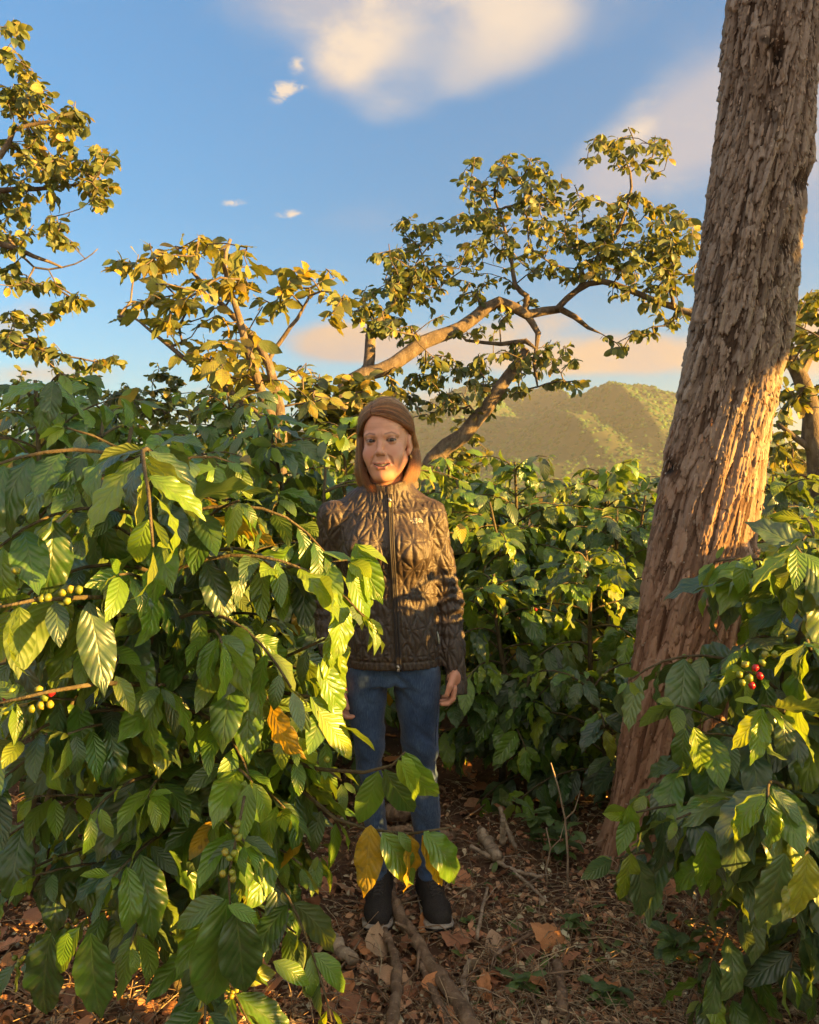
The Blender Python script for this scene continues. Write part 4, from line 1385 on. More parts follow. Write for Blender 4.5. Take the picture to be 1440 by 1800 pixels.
# ---- the large bush in front on the left
def bush_front_left():
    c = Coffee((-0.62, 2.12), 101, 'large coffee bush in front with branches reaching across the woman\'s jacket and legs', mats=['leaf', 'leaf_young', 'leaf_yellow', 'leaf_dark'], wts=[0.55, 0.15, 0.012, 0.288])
    toward = -math.pi / 2

    def skip(p, a):
        # nothing of this bush grows as far as the woman except the branches set below
        return math.cos(a) > 0.75 and p[2] < 1.35
    c.body(P(272, 775, 1.86), 0.60, 0.22, 0.135, 0.078, 0.022, 0.14, cher=0.25, skip=skip, bend=1.1)
    rng = c.rng
    # a second upright shoot whose rosette makes the top of the bush
    top = np.array(tuple(P(278, 762, 1.62)))
    st = c.stem(top, 0.012)
    for q in range(9):
        a = q * 2.4
        d = unit((math.cos(a), math.sin(a), 0.55 - 0.09 * q))
        c.pair(top - np.array((0, 0, 0.028 * q)), d, 0.125 + 0.012 * q, q < 1, droop=0.55)
    for h in np.arange(0.5, 0.97, 0.075):
        p = st[0] + (st[-1] - st[0]) * h
        for s in (0, 1):
            c.lateral(p, toward + (s - 0.5) * 2.2 + rng.normal(0, 0.4), 0.34 + 0.16 * rng.random(), 0.45, 1.5, 0.13, 0.2, cher=0.2)
    # lower skirt on the camera side
    for (u0, v0, Y0, u1, v1, Y1) in [(330, 1330, 2.0, 120, 1290, 1.6), (330, 1300, 2.0, 30, 1230, 1.62), (330, 1250, 2.0, 280, 1205, 1.55), (320, 1400, 2.05, 260, 1400, 1.58), (330, 1380, 2.0, 160, 1430, 1.55),
                                     (330, 1350, 2.0, 440, 1370, 1.58), (330, 1450, 2.0, 200, 1540, 1.62), (340, 1440, 2.0, 430, 1480, 1.52), (330, 1420, 2.0, 60, 1400, 1.7), (340, 1400, 2.05, 520, 1330, 1.72), (340, 1500, 2.05, 530, 1520, 1.75),
                                     (320, 1250, 2.0, 150, 1130, 1.55), (300, 1150, 2.0, 60, 1050, 1.55), (300, 1130, 2.0, 210, 1010, 1.45), (320, 1170, 2.0, 390, 1130, 1.5), (300, 1000, 1.95, 130, 900, 1.6), (320, 1000, 1.95, 420, 880, 1.62), (330, 1000, 1.95, 480, 1000, 1.7), (330, 1100, 2.0, 490, 1090, 1.75),
                                     (380, 1300, 2.05, 600, 1372, 1.82), (380, 1330, 2.05, 590, 1440, 1.82), (380, 1280, 2.05, 575, 1300, 1.8), (380, 1400, 2.05, 560, 1500, 1.8), (380, 1350, 2.0, 500, 1420, 1.68), (380, 1180, 2.05, 560, 1190, 1.8), (320, 1560, 2.1, 60, 1540, 1.75), (340, 1560, 2.1, 400, 1640, 1.6), (330, 1570, 2.1, 230, 1660, 1.62), (340, 1560, 2.1, 520, 1640, 1.85), (300, 900, 1.9, 40, 830, 1.7)]:
        a = np.array(tuple(P(u0, v0, Y0))); b = np.array(tuple(P(u1, v1, Y1)))
        m = (a + b) / 2 + np.array((0, 0, 0.07)) + rng.normal(0, 0.02, 3)
        t = np.linspace(0, 1, 9)[:, None]
        c.along((1 - t) ** 2 * a + 2 * t * (1 - t) * m + t * t * b, 0.135, 0.25, 0.05, 0.006, 0.25, droop=0.75)
    # bare yellowish twig and the branches that reach out to the right
    c.along(A3(P(330, 1190, 2.0), P(280, 1205, 1.7), P(180, 1200, 1.5), P(90, 1215, 1.42), P(-40, 1245, 1.4)), 0.14, 0.8, 0.06, 0.007, 0.5)
    c.along(A3(P(330, 1050, 1.95), P(150, 1050, 1.5), P(60, 1055, 1.42), P(-40, 1075, 1.4)), 0.14, 0.75, 0.06, 0.006, 0.6)
    c.along(A3(P(360, 1120, 2.0), P(450, 1010, 1.85), P(540, 990, 1.75), P(610, 985, 1.7)), 0.135, 0.35, 0.05, 0.006, 0.3, droop=0.7)
    c.along(A3(P(370, 1200, 2.0), P(470, 1170, 1.85), P(545, 1135, 1.75), P(580, 1120, 1.72)), 0.125, 0.45, 0.05, 0.006, 0.3, droop=0.8)
    c.along(A3(P(370, 1250, 2.0), P(480, 1215, 1.85), P(545, 1225, 1.72), P(590, 1270, 1.68)), 0.13, 0.4, 0.045, 0.006, 0.2, droop=0.9)
    c.along(A3(P(370, 1330, 2.0), P(480, 1330, 1.85), P(560, 1352, 1.75), P(640, 1358, 1.7), P(690, 1345, 1.66), P(712, 1322, 1.64)), 0.12, 0.15, 0.085, 0.006, 0.1, droop=0.8, stop=0.55)
    c.along(A3(P(370, 1350, 2.0), P(520, 1380, 1.85), P(590, 1440, 1.75), P(650, 1458, 1.7), P(720, 1466, 1.66)), 0.125, 0.15, 0.085, 0.006, 0.1, droop=0.9, stop=0.55)

    def berries(lst, Y):
        for u, v in lst:
            c.cher.insert(0, np.array(tuple(P(u, v, Y))))
    berries([(28, 1003), (84, 1050), (110, 1042), (124, 1036), (139, 1037), (118, 1057), (74, 1052)], 1.42)
    berries([(68, 1212), (78, 1226), (90, 1218), (56, 1246), (88, 1238), (12, 1228), (20, 1215), (8, 1250), (72, 1240)], 1.44)
    berries([(418, 1448), (414, 1460), (420, 1472), (396, 1498), (412, 1500), (404, 1508), (392, 1536), (408, 1534), (410, 1544)], 1.50)
    berries([(432, 1005), (446, 1012), (440, 1022), (455, 1000), (462, 1016), (425, 1016)], 1.75)
    berries([(575, 1335), (540, 1300), (552, 1312)], 1.66)
    c.branches.append((A3(P(430, 1400, 1.56), P(420, 1450, 1.51), P(412, 1490, 1.51), P(402, 1540, 1.51), P(405, 1600, 1.52)), np.linspace(0.003, 0.002, 5)))

    def one(u0, v0, u1, v1, Y, mat, nrm=(0, -1, 0.35), var=3, k=1.0, dY=0.0):
        a = P(u0, v0, Y); b = P(u1, v1, Y + dY)
        d = np.array(tuple(b - a))
        c.LV.add(a, unit(d), unit(nrm), np.linalg.norm(d) * 1.06 * k, mat, var)
    # the leaves that stand out against the woman
    one(625, 955, 668, 1062, 1.70, 'leaf_young', (-0.3, -0.8, 0.5), 1)
    one(612, 1000, 655, 1095, 1.68, 'leaf_young', (0.55, -0.7, 0.3), 2)
    one(640, 1000, 662, 1072, 1.70, 'leaf_young', (0.7, -0.5, 0.2), 4)
    one(560, 968, 640, 985, 1.72, 'leaf', (0, -0.3, 1), 1)
    one(628, 958, 684, 982, 1.70, 'leaf_young', (0, -0.5, 0.9), 2)
    one(592, 1105, 576, 1165, 1.70, 'leaf_young', (0, -1, 0.3), 1, 1.15)
    one(590, 1108, 610, 1178, 1.71, 'leaf_young', (0.7, -0.6, 0.3), 3, 1.15)
    one(575, 1130, 606, 1250, 1.70, 'leaf_young', (0.5, -0.8, 0.3), 5)
    one(560, 1165, 612, 1268, 1.69, 'leaf', (0.5, -0.8, 0.4), 3)
    one(545, 1225, 618, 1300, 1.68, 'leaf_young', (0.3, -0.8, 0.6), 4)
    one(560, 1250, 625, 1330, 1.67, 'leaf', (0.4, -0.8, 0.5), 2)
    one(480, 1240, 556, 1240, 1.66, 'leaf_young', (0, -0.7, 0.7), 3)
    one(540, 1250, 500, 1335, 1.64, 'leaf', (0.2, -0.9, 0.4), 2)
    one(665, 1355, 636, 1448, 1.70, 'leaf_young', (0.1, -1, 0.15), 2, 1.06)
    one(676, 1352, 728, 1440, 1.69, 'leaf', (-0.2, -0.9, 0.4), 4)
    one(706, 1328, 742, 1400, 1.64, 'leaf_young', (0.5, -0.6, 0.6), 4, 1.1)
    one(712, 1322, 758, 1432, 1.66, 'leaf_young', (-0.5, -0.6, 0.6), 6, 1.05)
    one(700, 1335, 728, 1395, 1.63, 'leaf_young', (-0.3, -0.9, 0.3), 3)
    one(652, 1450, 645, 1572, 1.66, 'leaf_yellow', (0.02, -1, 0.1), 0, 1.05)
    one(672, 1464, 732, 1552, 1.65, 'leaf', (0.2, -0.9, 0.4), 2, 1.05)
    one(715, 1466, 738, 1580, 1.66, 'leaf_yellow', (0.75, -0.5, 0.2), 4)
    one(742, 1468, 792, 1562, 1.65, 'leaf_yellow', (0.5, -0.8, 0.3), 3)
    one(745, 1462, 828, 1545, 1.63, 'leaf_young', (0.25, -0.7, 0.7), 6, 1.12)
    one(700, 1462, 726, 1500, 1.64, 'leaf_young', (0.3, -0.9, 0.3), 3)
    c.branches.append((A3(P(720, 1466, 1.66), P(790, 1455, 1.62)), np.array((0.003, 0.002))))
    # leaves hanging low in front
    one(415, 1570, 362, 1735, 1.55, 'leaf', (-0.2, -0.9, 0.3), 3)
    one(400, 1580, 372, 1790, 1.54, 'leaf', (0.3, -0.9, 0.2), 2)
    one(415, 1600, 432, 1760, 1.52, 'leaf', (0.1, -1, 0.2), 2)
    one(395, 1580, 300, 1625, 1.55, 'leaf', (-0.2, -0.7, 0.7), 3)
    one(400, 1592, 462, 1618, 1.5, 'leaf_young', (0, -0.6, 0.8), 5)
    one(160, 1640, 168, 1800, 1.55, 'leaf', (0, -1, 0.2), 1)
    one(120, 1640, 105, 1700, 1.52, 'leaf_young', (0, -1, 0.3), 1)
    one(140, 1630, 88, 1715, 1.54, 'leaf_young', (-0.4, -0.8, 0.3), 3)
    one(90, 1640, 60, 1800, 1.58, 'leaf', (-0.3, -0.9, 0.2), 2)
    one(480, 1690, 548, 1730, 1.6, 'leaf_young', (0, -0.7, 0.7), 3)
    return c.finish(300)


bush_front_left()


# ---- other bushes: (base x, y), top pixel and depth, radius, seed, label, single leaves
def bush(base, top, R, seed, label, n_single, z0=0.25, leafL=0.148, tier=0.07, parts=True, wts=None, mats=None, cher=0.08, shoots=0, bend=0.95, start=0.3, group='coffee bushes', shape=1.0, name='coffee_bush'):
    c = Coffee(base, seed, label, group, name, mats, wts)
    c.body(top, R, z0, leafL, tier, 0.018, start, cher, shape, bend)
    t = np.array(tuple(top))
    for k in range(shoots):
        a = c.rng.uniform(0, 6.28)
        q = t + np.array((math.cos(a) * R * 0.5, math.sin(a) * R * 0.5, -c.rng.uniform(0.02, 0.22)))
        st = c.stem(q, 0.012)
        for h in np.arange(0.45, 0.98, 0.08):
            p = st[0] + (st[-1] - st[0]) * h
            for s in (0, 1):
                c.lateral(p, c.rng.uniform(0, 6.28), R * 0.55 * c.rng.uniform(0.7, 1.1), 0.4, bend, leafL, start, cher=cher)
    return c.finish(n_single, parts)


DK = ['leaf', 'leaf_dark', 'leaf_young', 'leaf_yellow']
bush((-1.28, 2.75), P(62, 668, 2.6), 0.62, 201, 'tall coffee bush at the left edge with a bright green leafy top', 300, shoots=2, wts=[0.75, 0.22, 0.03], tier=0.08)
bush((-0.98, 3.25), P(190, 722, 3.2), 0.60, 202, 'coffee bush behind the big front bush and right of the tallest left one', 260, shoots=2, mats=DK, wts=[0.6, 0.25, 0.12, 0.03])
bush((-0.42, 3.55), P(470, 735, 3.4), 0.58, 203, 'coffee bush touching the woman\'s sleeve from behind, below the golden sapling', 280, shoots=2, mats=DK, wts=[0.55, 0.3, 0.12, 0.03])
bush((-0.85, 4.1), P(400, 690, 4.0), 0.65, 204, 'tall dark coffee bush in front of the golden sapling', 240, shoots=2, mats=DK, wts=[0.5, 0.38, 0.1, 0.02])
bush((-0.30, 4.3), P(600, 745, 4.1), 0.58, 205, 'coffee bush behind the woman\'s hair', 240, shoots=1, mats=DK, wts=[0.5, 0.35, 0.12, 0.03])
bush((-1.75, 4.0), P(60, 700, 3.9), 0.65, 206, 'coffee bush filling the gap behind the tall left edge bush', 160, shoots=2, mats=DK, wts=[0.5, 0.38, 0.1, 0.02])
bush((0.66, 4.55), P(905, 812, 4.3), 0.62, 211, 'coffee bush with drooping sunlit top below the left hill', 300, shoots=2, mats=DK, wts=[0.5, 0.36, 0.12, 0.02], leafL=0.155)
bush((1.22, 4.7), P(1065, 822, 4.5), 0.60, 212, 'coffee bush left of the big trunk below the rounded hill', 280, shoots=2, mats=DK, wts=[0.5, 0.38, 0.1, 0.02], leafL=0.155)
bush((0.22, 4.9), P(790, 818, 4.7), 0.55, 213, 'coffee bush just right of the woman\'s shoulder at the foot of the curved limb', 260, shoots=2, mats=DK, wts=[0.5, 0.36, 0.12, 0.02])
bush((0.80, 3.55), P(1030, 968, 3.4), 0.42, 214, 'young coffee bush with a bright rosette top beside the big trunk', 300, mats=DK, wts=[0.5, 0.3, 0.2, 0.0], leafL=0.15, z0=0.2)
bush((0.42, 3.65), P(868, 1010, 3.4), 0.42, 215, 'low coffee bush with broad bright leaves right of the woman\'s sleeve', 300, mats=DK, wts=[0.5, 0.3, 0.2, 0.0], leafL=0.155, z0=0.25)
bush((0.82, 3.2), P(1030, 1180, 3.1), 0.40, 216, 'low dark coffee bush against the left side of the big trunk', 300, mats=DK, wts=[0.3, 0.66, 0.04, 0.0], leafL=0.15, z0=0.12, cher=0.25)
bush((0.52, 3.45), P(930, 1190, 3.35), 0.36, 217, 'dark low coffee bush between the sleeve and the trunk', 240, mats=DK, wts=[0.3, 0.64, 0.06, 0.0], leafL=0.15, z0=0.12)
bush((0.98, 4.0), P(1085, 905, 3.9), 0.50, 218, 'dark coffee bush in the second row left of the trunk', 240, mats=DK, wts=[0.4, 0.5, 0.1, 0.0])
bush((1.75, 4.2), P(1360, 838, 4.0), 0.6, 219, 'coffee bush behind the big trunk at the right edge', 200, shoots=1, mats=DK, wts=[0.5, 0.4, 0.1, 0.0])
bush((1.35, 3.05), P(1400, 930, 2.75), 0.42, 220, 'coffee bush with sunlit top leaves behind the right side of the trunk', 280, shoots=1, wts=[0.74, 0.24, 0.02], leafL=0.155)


# ---- the bush in front on the right
def bush_front_right():
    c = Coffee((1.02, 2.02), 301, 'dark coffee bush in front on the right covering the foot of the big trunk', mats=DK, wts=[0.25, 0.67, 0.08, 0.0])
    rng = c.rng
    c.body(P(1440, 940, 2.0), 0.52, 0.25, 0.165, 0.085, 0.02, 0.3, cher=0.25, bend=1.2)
    for (u0, v0, Y0, u1, v1, Y1) in [(1420, 1400, 2.0, 1190, 1240, 1.95), (1420, 1400, 2.0, 1230, 1290, 1.8), (1420, 1420, 2.0, 1110, 1430, 1.85), (1420, 1430, 2.0, 1190, 1440, 1.75), (1430, 1430, 2.0, 1290, 1420, 1.62), (1430, 1450, 2.0, 1350, 1400, 1.5),
                                     (1430, 1500, 2.0, 1260, 1520, 1.7), (1430, 1300, 2.0, 1310, 1180, 1.75), (1440, 1300, 2.0, 1340, 1240, 1.65), (1440, 1500, 2.0, 1400, 1530, 1.55), (1430, 1450, 2.0, 1080, 1510, 1.95), (1440, 1100, 2.0, 1330, 1000, 1.8), (1440, 1080, 2.0, 1400, 960, 1.7),
                                     (1440, 1600, 2.0, 1390, 1700, 1.75), (1440, 1200, 2.0, 1420, 1130, 1.6)]:
        a = np.array(tuple(P(u0, v0, Y0))); b = np.array(tuple(P(u1, v1, Y1)))
        m = (a + b) / 2 + np.array((0, 0, 0.07)) + rng.normal(0, 0.02, 3)
        t = np.linspace(0, 1, 9)[:, None]
        c.along((1 - t) ** 2 * a + 2 * t * (1 - t) * m + t * t * b, 0.165, 0.3, 0.055, 0.006, 0.2, droop=0.8)

    def one(u0, v0, u1, v1, Y, mat, nrm=(0, -1, 0.35), var=3, k=1.0):
        a = P(u0, v0, Y); b = P(u1, v1, Y)
        d = np.array(tuple(b - a))
        c.LV.add(a, unit(d), unit(nrm), np.linalg.norm(d) * 1.06 * k, mat, var)
    for u, v in [(1328, 1174), (1336, 1188), (1305, 1200), (1318, 1192), (1310, 1168), (1345, 1150), (1362, 1150), (1322, 1205), (1300, 1186), (1340, 1165)]:
        c.cher.insert(0, np.array(tuple(P(u, v, 1.58))))
    c.red = 2
    one(1220, 1278, 1245, 1372, 1.75, 'leaf', (0, -0.9, 0.4), 3)
    one(1205, 1280, 1190, 1362, 1.76, 'leaf', (-0.6, -0.7, 0.3), 4)
    one(1290, 1400, 1300, 1560, 1.62, 'leaf_dark', (0, -1, 0.2), 1)
    one(1350, 1405, 1370, 1505, 1.5, 'leaf', (0.2, -0.9, 0.4), 3)
    one(1380, 1500, 1340, 1640, 1.5, 'leaf_dark', (0, -1, 0.2), 1)
    one(1420, 1500, 1410, 1620, 1.45, 'leaf', (0, -1, 0.2), 2)
    one(1240, 1460, 1245, 1580, 1.65, 'leaf_young', (0.1, -1, 0.2), 3)
    one(1105, 1415, 1112, 1500, 1.83, 'leaf_young', (0.2, -1, 0.3), 3)
    one(1110, 1500, 1098, 1590, 1.83, 'leaf', (0.2, -1, 0.3), 2)
    one(1120, 1510, 1140, 1620, 1.84, 'leaf_dark', (0.2, -1, 0.3), 2)
    one(1335, 985, 1382, 1058, 1.75, 'leaf_young', (0.3, -0.6, 0.8), 4)
    one(1320, 975, 1290, 1040, 1.78, 'leaf_young', (-0.3, -0.6, 0.8), 4)
    return c.finish(300)


bush_front_right()


# ---- rows further off, copies of three bushes
def copy_tree(o):
    c = o.copy(); COL.objects.link(c)
    for ch in o.children:
        d = ch.copy(); d.parent = c
        COL.objects.link(d)
    return c


protos = []
for k in range(3):
    protos.append(bush((-3.0 + k * 2.6, 6.2 + 0.3 * k), Vector((-3.0 + k * 2.6 + 0.05, 6.2 + 0.3 * k, 1.62 - 0.08 * k)), 0.72, 400 + k, ['far coffee bush in the row behind, with a rounded dark crown'] * 3 and 'far coffee bush in the rows behind, with a rounded dark crown', 0, parts=False, mats=DK, wts=[0.5, 0.4, 0.08, 0.02], leafL=0.16, tier=0.09, cher=0, shoots=2, group='far coffee bushes'))
rngf = np.random.default_rng(9)
row = [(-4.4, 6.3), (-2.0, 6.6), (-1.2, 5.6), (-2.4, 5.2), (-3.3, 5.0), (0.9, 6.1), (1.6, 5.7), (3.2, 6.2), (2.4, 5.0), (3.1, 5.0), (-5.2, 8.6), (-4.0, 8.8), (-2.8, 8.5), (-1.5, 8.7), (-0.3, 8.4), (0.9, 8.6), (2.1, 8.5), (3.4, 8.7), (4.6, 8.4), (5.6, 8.7), (-7.2, 12.0), (-5.5, 11.8), (-4.0, 12.2), (-2.4, 12), (-0.8, 12.1), (0.8, 11.9), (2.4, 12.2), (4.0, 12), (5.6, 12.1), (7.2, 12)]
for i, (x, y) in enumerate(row):
    c = copy_tree(protos[i % 3])
    s = rngf.uniform(0.9, 1.04) if x < 0 else rngf.uniform(0.80, 0.92)
    c.location = (x, y, float(ground_z(x, y)) - 0.02)
    c.rotation_euler = (0, 0, rngf.uniform(0, 6.28))
    c.scale = (1, 1, s)

# ---- the rest of the plantation on the sun's side, beside the photographer
def shade_side():
    T = Tree(61)
    base = Vector((4.9, -0.75, -0.03))
    T.limb([base, base + Vector((0, 0.05, 1.4)), base + Vector((-0.1, 0.1, 2.6)), base + Vector((0, 0.2, 4.0))], [0.13, 0.11, 0.08, 0.04])
    rng = T.rng
    att = []
    for k in range(860):
        d = rng.normal(0, 1, 3); d /= np.linalg.norm(d)
        r = rng.random() ** 0.4
        if k < 300:
            q = np.array((4.7, 0.95, 3.45)) + d * r * np.array((0.9, 0.75, 1.15))
        else:
            q = np.array((4.7, 0.0, 3.6)) + d * r * np.array((1.0, 1.75, 1.25))
        if k >= 580: q = np.array((4.7, 0.50, 2.78)) + d * r * np.array((0.8, 0.60, 0.42))
        if k < 580 and q[1] < -0.3 and rng.random() < 0.6: continue
        if q[2] < 2.57: q[2] = 2.57 + 0.10 * rng.random()
        att.append(q)
    tips = T.grow(np.array(att), 0.14, 0.2, 0.03)
    LV = Leaves(K_TREE)
    T.whorls(LV, tips, (8, 12), 0.15, ['leaf_tree', 'leaf_gold'], [0.9, 0.1], 0.16, 0.5)
    o = empty('shade_tree', tuple(base))
    tag(o, 'dense low crowned shade tree on the sunny side of the path', 'tree')
    link('trunk', T.mesh('trunk', 0.005, o.location), M['limb'], o)
    LV.build(o, 0, 'crown')


shade_side()
for k, (x, y, h, R, tier, st) in enumerate([(2.0, 2.30, 1.36, 0.55, 0.055, 0.05), (1.95, 1.6, 1.38, 0.6, 0.06, 0.1), (1.9, 0.95, 1.34, 0.55, 0.105, 0.3), (1.85, 0.2, 1.24, 0.5, 0.13, 0.4), (2.65, 3.15, 1.5, 0.55, 0.065, 0.1), (2.85, 3.95, 1.5, 0.6, 0.065, 0.1)]):
    bush((x, y), Vector((x, y, h)), R, 500 + k, 'coffee bush of the row beside the path on the sunny side', 0, parts=False, leafL=0.155, tier=tier, start=st, cher=0, z0=0.15, group='coffee bushes of the row on the sunny side')
# ------------------------------------------------------------------ the woman
class Field:
    """signed distance field on an uneven grid, turned into a quad surface"""
    def __init__(self, xs, ys, zs):
        self.x, self.y, self.z = [np.asarray(a, np.float32) for a in (xs, ys, zs)]
        self.F = np.full((len(xs), len(ys), len(zs)), 0.5, np.float32)

    def box(self, lo, hi, pad):
        sl = []
        for a, l, h in zip((self.x, self.y, self.z), lo, hi):
            i0 = max(0, int(np.searchsorted(a, l - pad)) - 1); i1 = min(len(a), int(np.searchsorted(a, h + pad)) + 1)
            sl.append(slice(i0, max(i1, i0 + 1)))
        return tuple(sl)

    def pts(self, sl):
        return self.x[sl[0]][:, None, None], self.y[sl[1]][None, :, None], self.z[sl[2]][None, None, :]

    def apply(self, fn, lo, hi, k=0.01, op='add', pad=None):
        sl = self.box(lo, hi, (k * 1.5 + 0.012) if pad is None else pad)
        d = np.broadcast_to(fn(*self.pts(sl)), self.F[sl].shape).astype(np.float32)
        f = self.F[sl]
        if op == 'add':
            if k <= 0: self.F[sl] = np.minimum(f, d)
            else:
                h = np.clip(0.5 + 0.5 * (f - d) / k, 0, 1)
                self.F[sl] = f * (1 - h) + d * h - k * h * (1 - h)
        else:
            d = -d
            if k <= 0: self.F[sl] = np.maximum(f, d)
            else:
                h = np.clip(0.5 - 0.5 * (f - d) / k, 0, 1)
                self.F[sl] = f * (1 - h) + d * h + k * h * (1 - h)

    def capsule(self, a, b, ra, rb, k=0.01, op='add', T=None):
        a = np.array(a, float); b = np.array(b, float)
        if T is not None: a, b = T(a), T(b)
        r = max(ra, rb)
        ab = b - a; L2 = float(ab @ ab) + 1e-12

        def fn(x, y, z):
            px, py, pz = x - a[0], y - a[1], z - a[2]
            h = np.clip((px * ab[0] + py * ab[1] + pz * ab[2]) / L2, 0, 1)
            return np.sqrt((px - h * ab[0]) ** 2 + (py - h * ab[1]) ** 2 + (pz - h * ab[2]) ** 2) - (ra + (rb - ra) * h)
        self.apply(fn, np.minimum(a, b) - r, np.maximum(a, b) + r, k, op)

    def ellipsoid(self, c, r, k=0.01, op='add', R=None, T=None):
        c = np.array(c, float); r = np.array(r, float)
        R = np.eye(3) if R is None else R
        if T is not None: c, R = T(c), T.R @ R

        def fn(x, y, z):
            px, py, pz = x - c[0], y - c[1], z - c[2]
            q = [(px * R[0, i] + py * R[1, i] + pz * R[2, i]) for i in range(3)]
            k0 = np.sqrt(sum((q[i] / r[i]) ** 2 for i in range(3)))
            k1 = np.sqrt(sum((q[i] / r[i] ** 2) ** 2 for i in range(3))) + 1e-9
            return k0 * (k0 - 1) / k1
        m = max(r)
        self.apply(fn, c - m, c + m, k, op)

    def chain(self, pts, rs, k=0.01, op='add', T=None):
        for i in range(len(pts) - 1):
            self.capsule(pts[i], pts[i + 1], rs[i], rs[i + 1], k, op, T)

    def loft(self, zs, cx, cy, a, b, k=0.02, pw=2.3, op='add'):
        zs = np.array(zs, float); o = np.argsort(zs)
        zs = zs[o]; cx, cy, a, b = [np.broadcast_to(np.array(q, float), zs.shape)[o] for q in (cx, cy, a, b)]
        zi = np.linspace(zs[0], zs[-1], 120)

        def sm(v):
            w = np.interp(zi, zs, v); kk = np.ones(13) / 13
            return np.convolve(np.pad(w, 6, mode='edge'), kk, 'valid')
        S = [sm(q) for q in (cx, cy, a, b)]

        def fn(x, y, z):
            cX, cY, A, B = [np.interp(z, zi, s) for s in S]
            e = (np.abs((x - cX) / A) ** pw + np.abs((y - cY) / B) ** pw) ** (1 / pw)
            d = (e - 1) * np.minimum(A, B)
            return np.maximum(d, np.maximum(zs[0] - z, z - zs[-1]))
        self.apply(fn, (float((cx - a).min()), float((cy - b).min()), zs[0]), (float((cx + a).max()), float((cy + b).max()), zs[-1]), k, op)

    def surface(self):
        F = self.F
        neg = F < 0
        c = np.zeros(tuple(s - 1 for s in F.shape), np.uint8)
        for i in (0, 1):
            for j in (0, 1):
                for k in (0, 1):
                    c += neg[i:F.shape[0] - 1 + i, j:F.shape[1] - 1 + j, k:F.shape[2] - 1 + k]
        act = (c > 0) & (c < 8)
        I, J, K = np.nonzero(act)
        idx = np.full(act.shape, -1, np.int32); idx[I, J, K] = np.arange(len(I))
        S = np.zeros((len(I), 3)); n = np.zeros(len(I))
        cor = [(i, j, k) for i in (0, 1) for j in (0, 1) for k in (0, 1)]
        val = {q: F[I + q[0], J + q[1], K + q[2]].astype(float) for q in cor}
        pos = {q: np.stack([self.x[I + q[0]], self.y[J + q[1]], self.z[K + q[2]]], -1) for q in cor}
        for q in cor:
            for ax in range(3):
                if q[ax] == 0:
                    p = list(q); p[ax] = 1; p = tuple(p)
                    a, b = val[q], val[p]
                    cr = (a < 0) != (b < 0)
                    t = np.where(cr, a / (a - b + 1e-12), 0)[:, None]
                    S += np.where(cr[:, None], pos[q] * (1 - t) + pos[p] * t, 0); n += cr
        V = S / np.maximum(n, 1)[:, None]
        Q = []
        for ax in range(3):
            o1, o2 = [a for a in range(3) if a != ax]
            sl0 = [slice(None)] * 3; sl1 = [slice(None)] * 3
            sl0[ax] = slice(0, -1); sl1[ax] = slice(1, None)
            for o in (o1, o2):
                sl0[o] = slice(1, -1); sl1[o] = slice(1, -1)
            A = neg[tuple(sl0)]; B = neg[tuple(sl1)]
            g = np.nonzero(A != B)
            fl = A[g]
            base = [None] * 3
            base[ax] = g[ax]; base[o1] = g[o1] + 1; base[o2] = g[o2] + 1

            def cell(d1, d2):
                q = [None] * 3
                q[ax] = base[ax]; q[o1] = base[o1] - d1; q[o2] = base[o2] - d2
                return idx[q[0], q[1], q[2]]
            quad = np.stack([cell(1, 1), cell(0, 1), cell(0, 0), cell(1, 0)], -1)
            if ax == 1: quad = quad[:, ::-1]
            quad[~fl] = quad[~fl][:, ::-1]
            Q.append(quad)
        Q = np.concatenate(Q)
        return V, Q[(Q >= 0).all(1)]


class Pose:
    def __init__(self, c, R):
        self.c = np.array(c, float); self.R = np.array(R, float)

    def __call__(self, p):
        return self.c + np.asarray(p, float) @ self.R.T

    def inv(self, p):
        return (np.asarray(p, float) - self.c) @ self.R


def steps(*segs):
    """grid coordinates from (start, end, step) runs"""
    out = []
    for a, b, s in segs:
        out += list(np.linspace(a, b, max(2, int(round((b - a) / s)) + 1))[:-1])
    return np.array(out + [segs[-1][1]])


WY = 2.55
WB = np.array((P(690, 1600, WY).x, WY, 0.0))
WB[2] = float(ground_z(WB[0], WB[1])) + 0.004


def Lp(u, v, dy=0.0):
    return np.array(tuple(P(u, v, WY + dy))) - WB


def smooth_quads(V, Q, it=1, w=0.5):
    for _ in range(it):
        s = np.zeros_like(V); c = np.zeros(len(V))
        for a in range(4):
            i, j = Q[:, a], Q[:, (a + 1) % 4]
            np.add.at(s, i, V[j]); np.add.at(s, j, V[i]); np.add.at(c, i, 1); np.add.at(c, j, 1)
        V = V * (1 - w) + w * s / np.maximum(c, 1)[:, None]
    return V


def vnormals(V, Q):
    n = np.cross(V[Q[:, 2]] - V[Q[:, 0]], V[Q[:, 3]] - V[Q[:, 1]])
    s = np.zeros_like(V)
    for a in range(4): np.add.at(s, Q[:, a], n)
    return s / (np.linalg.norm(s, axis=1)[:, None] + 1e-12)


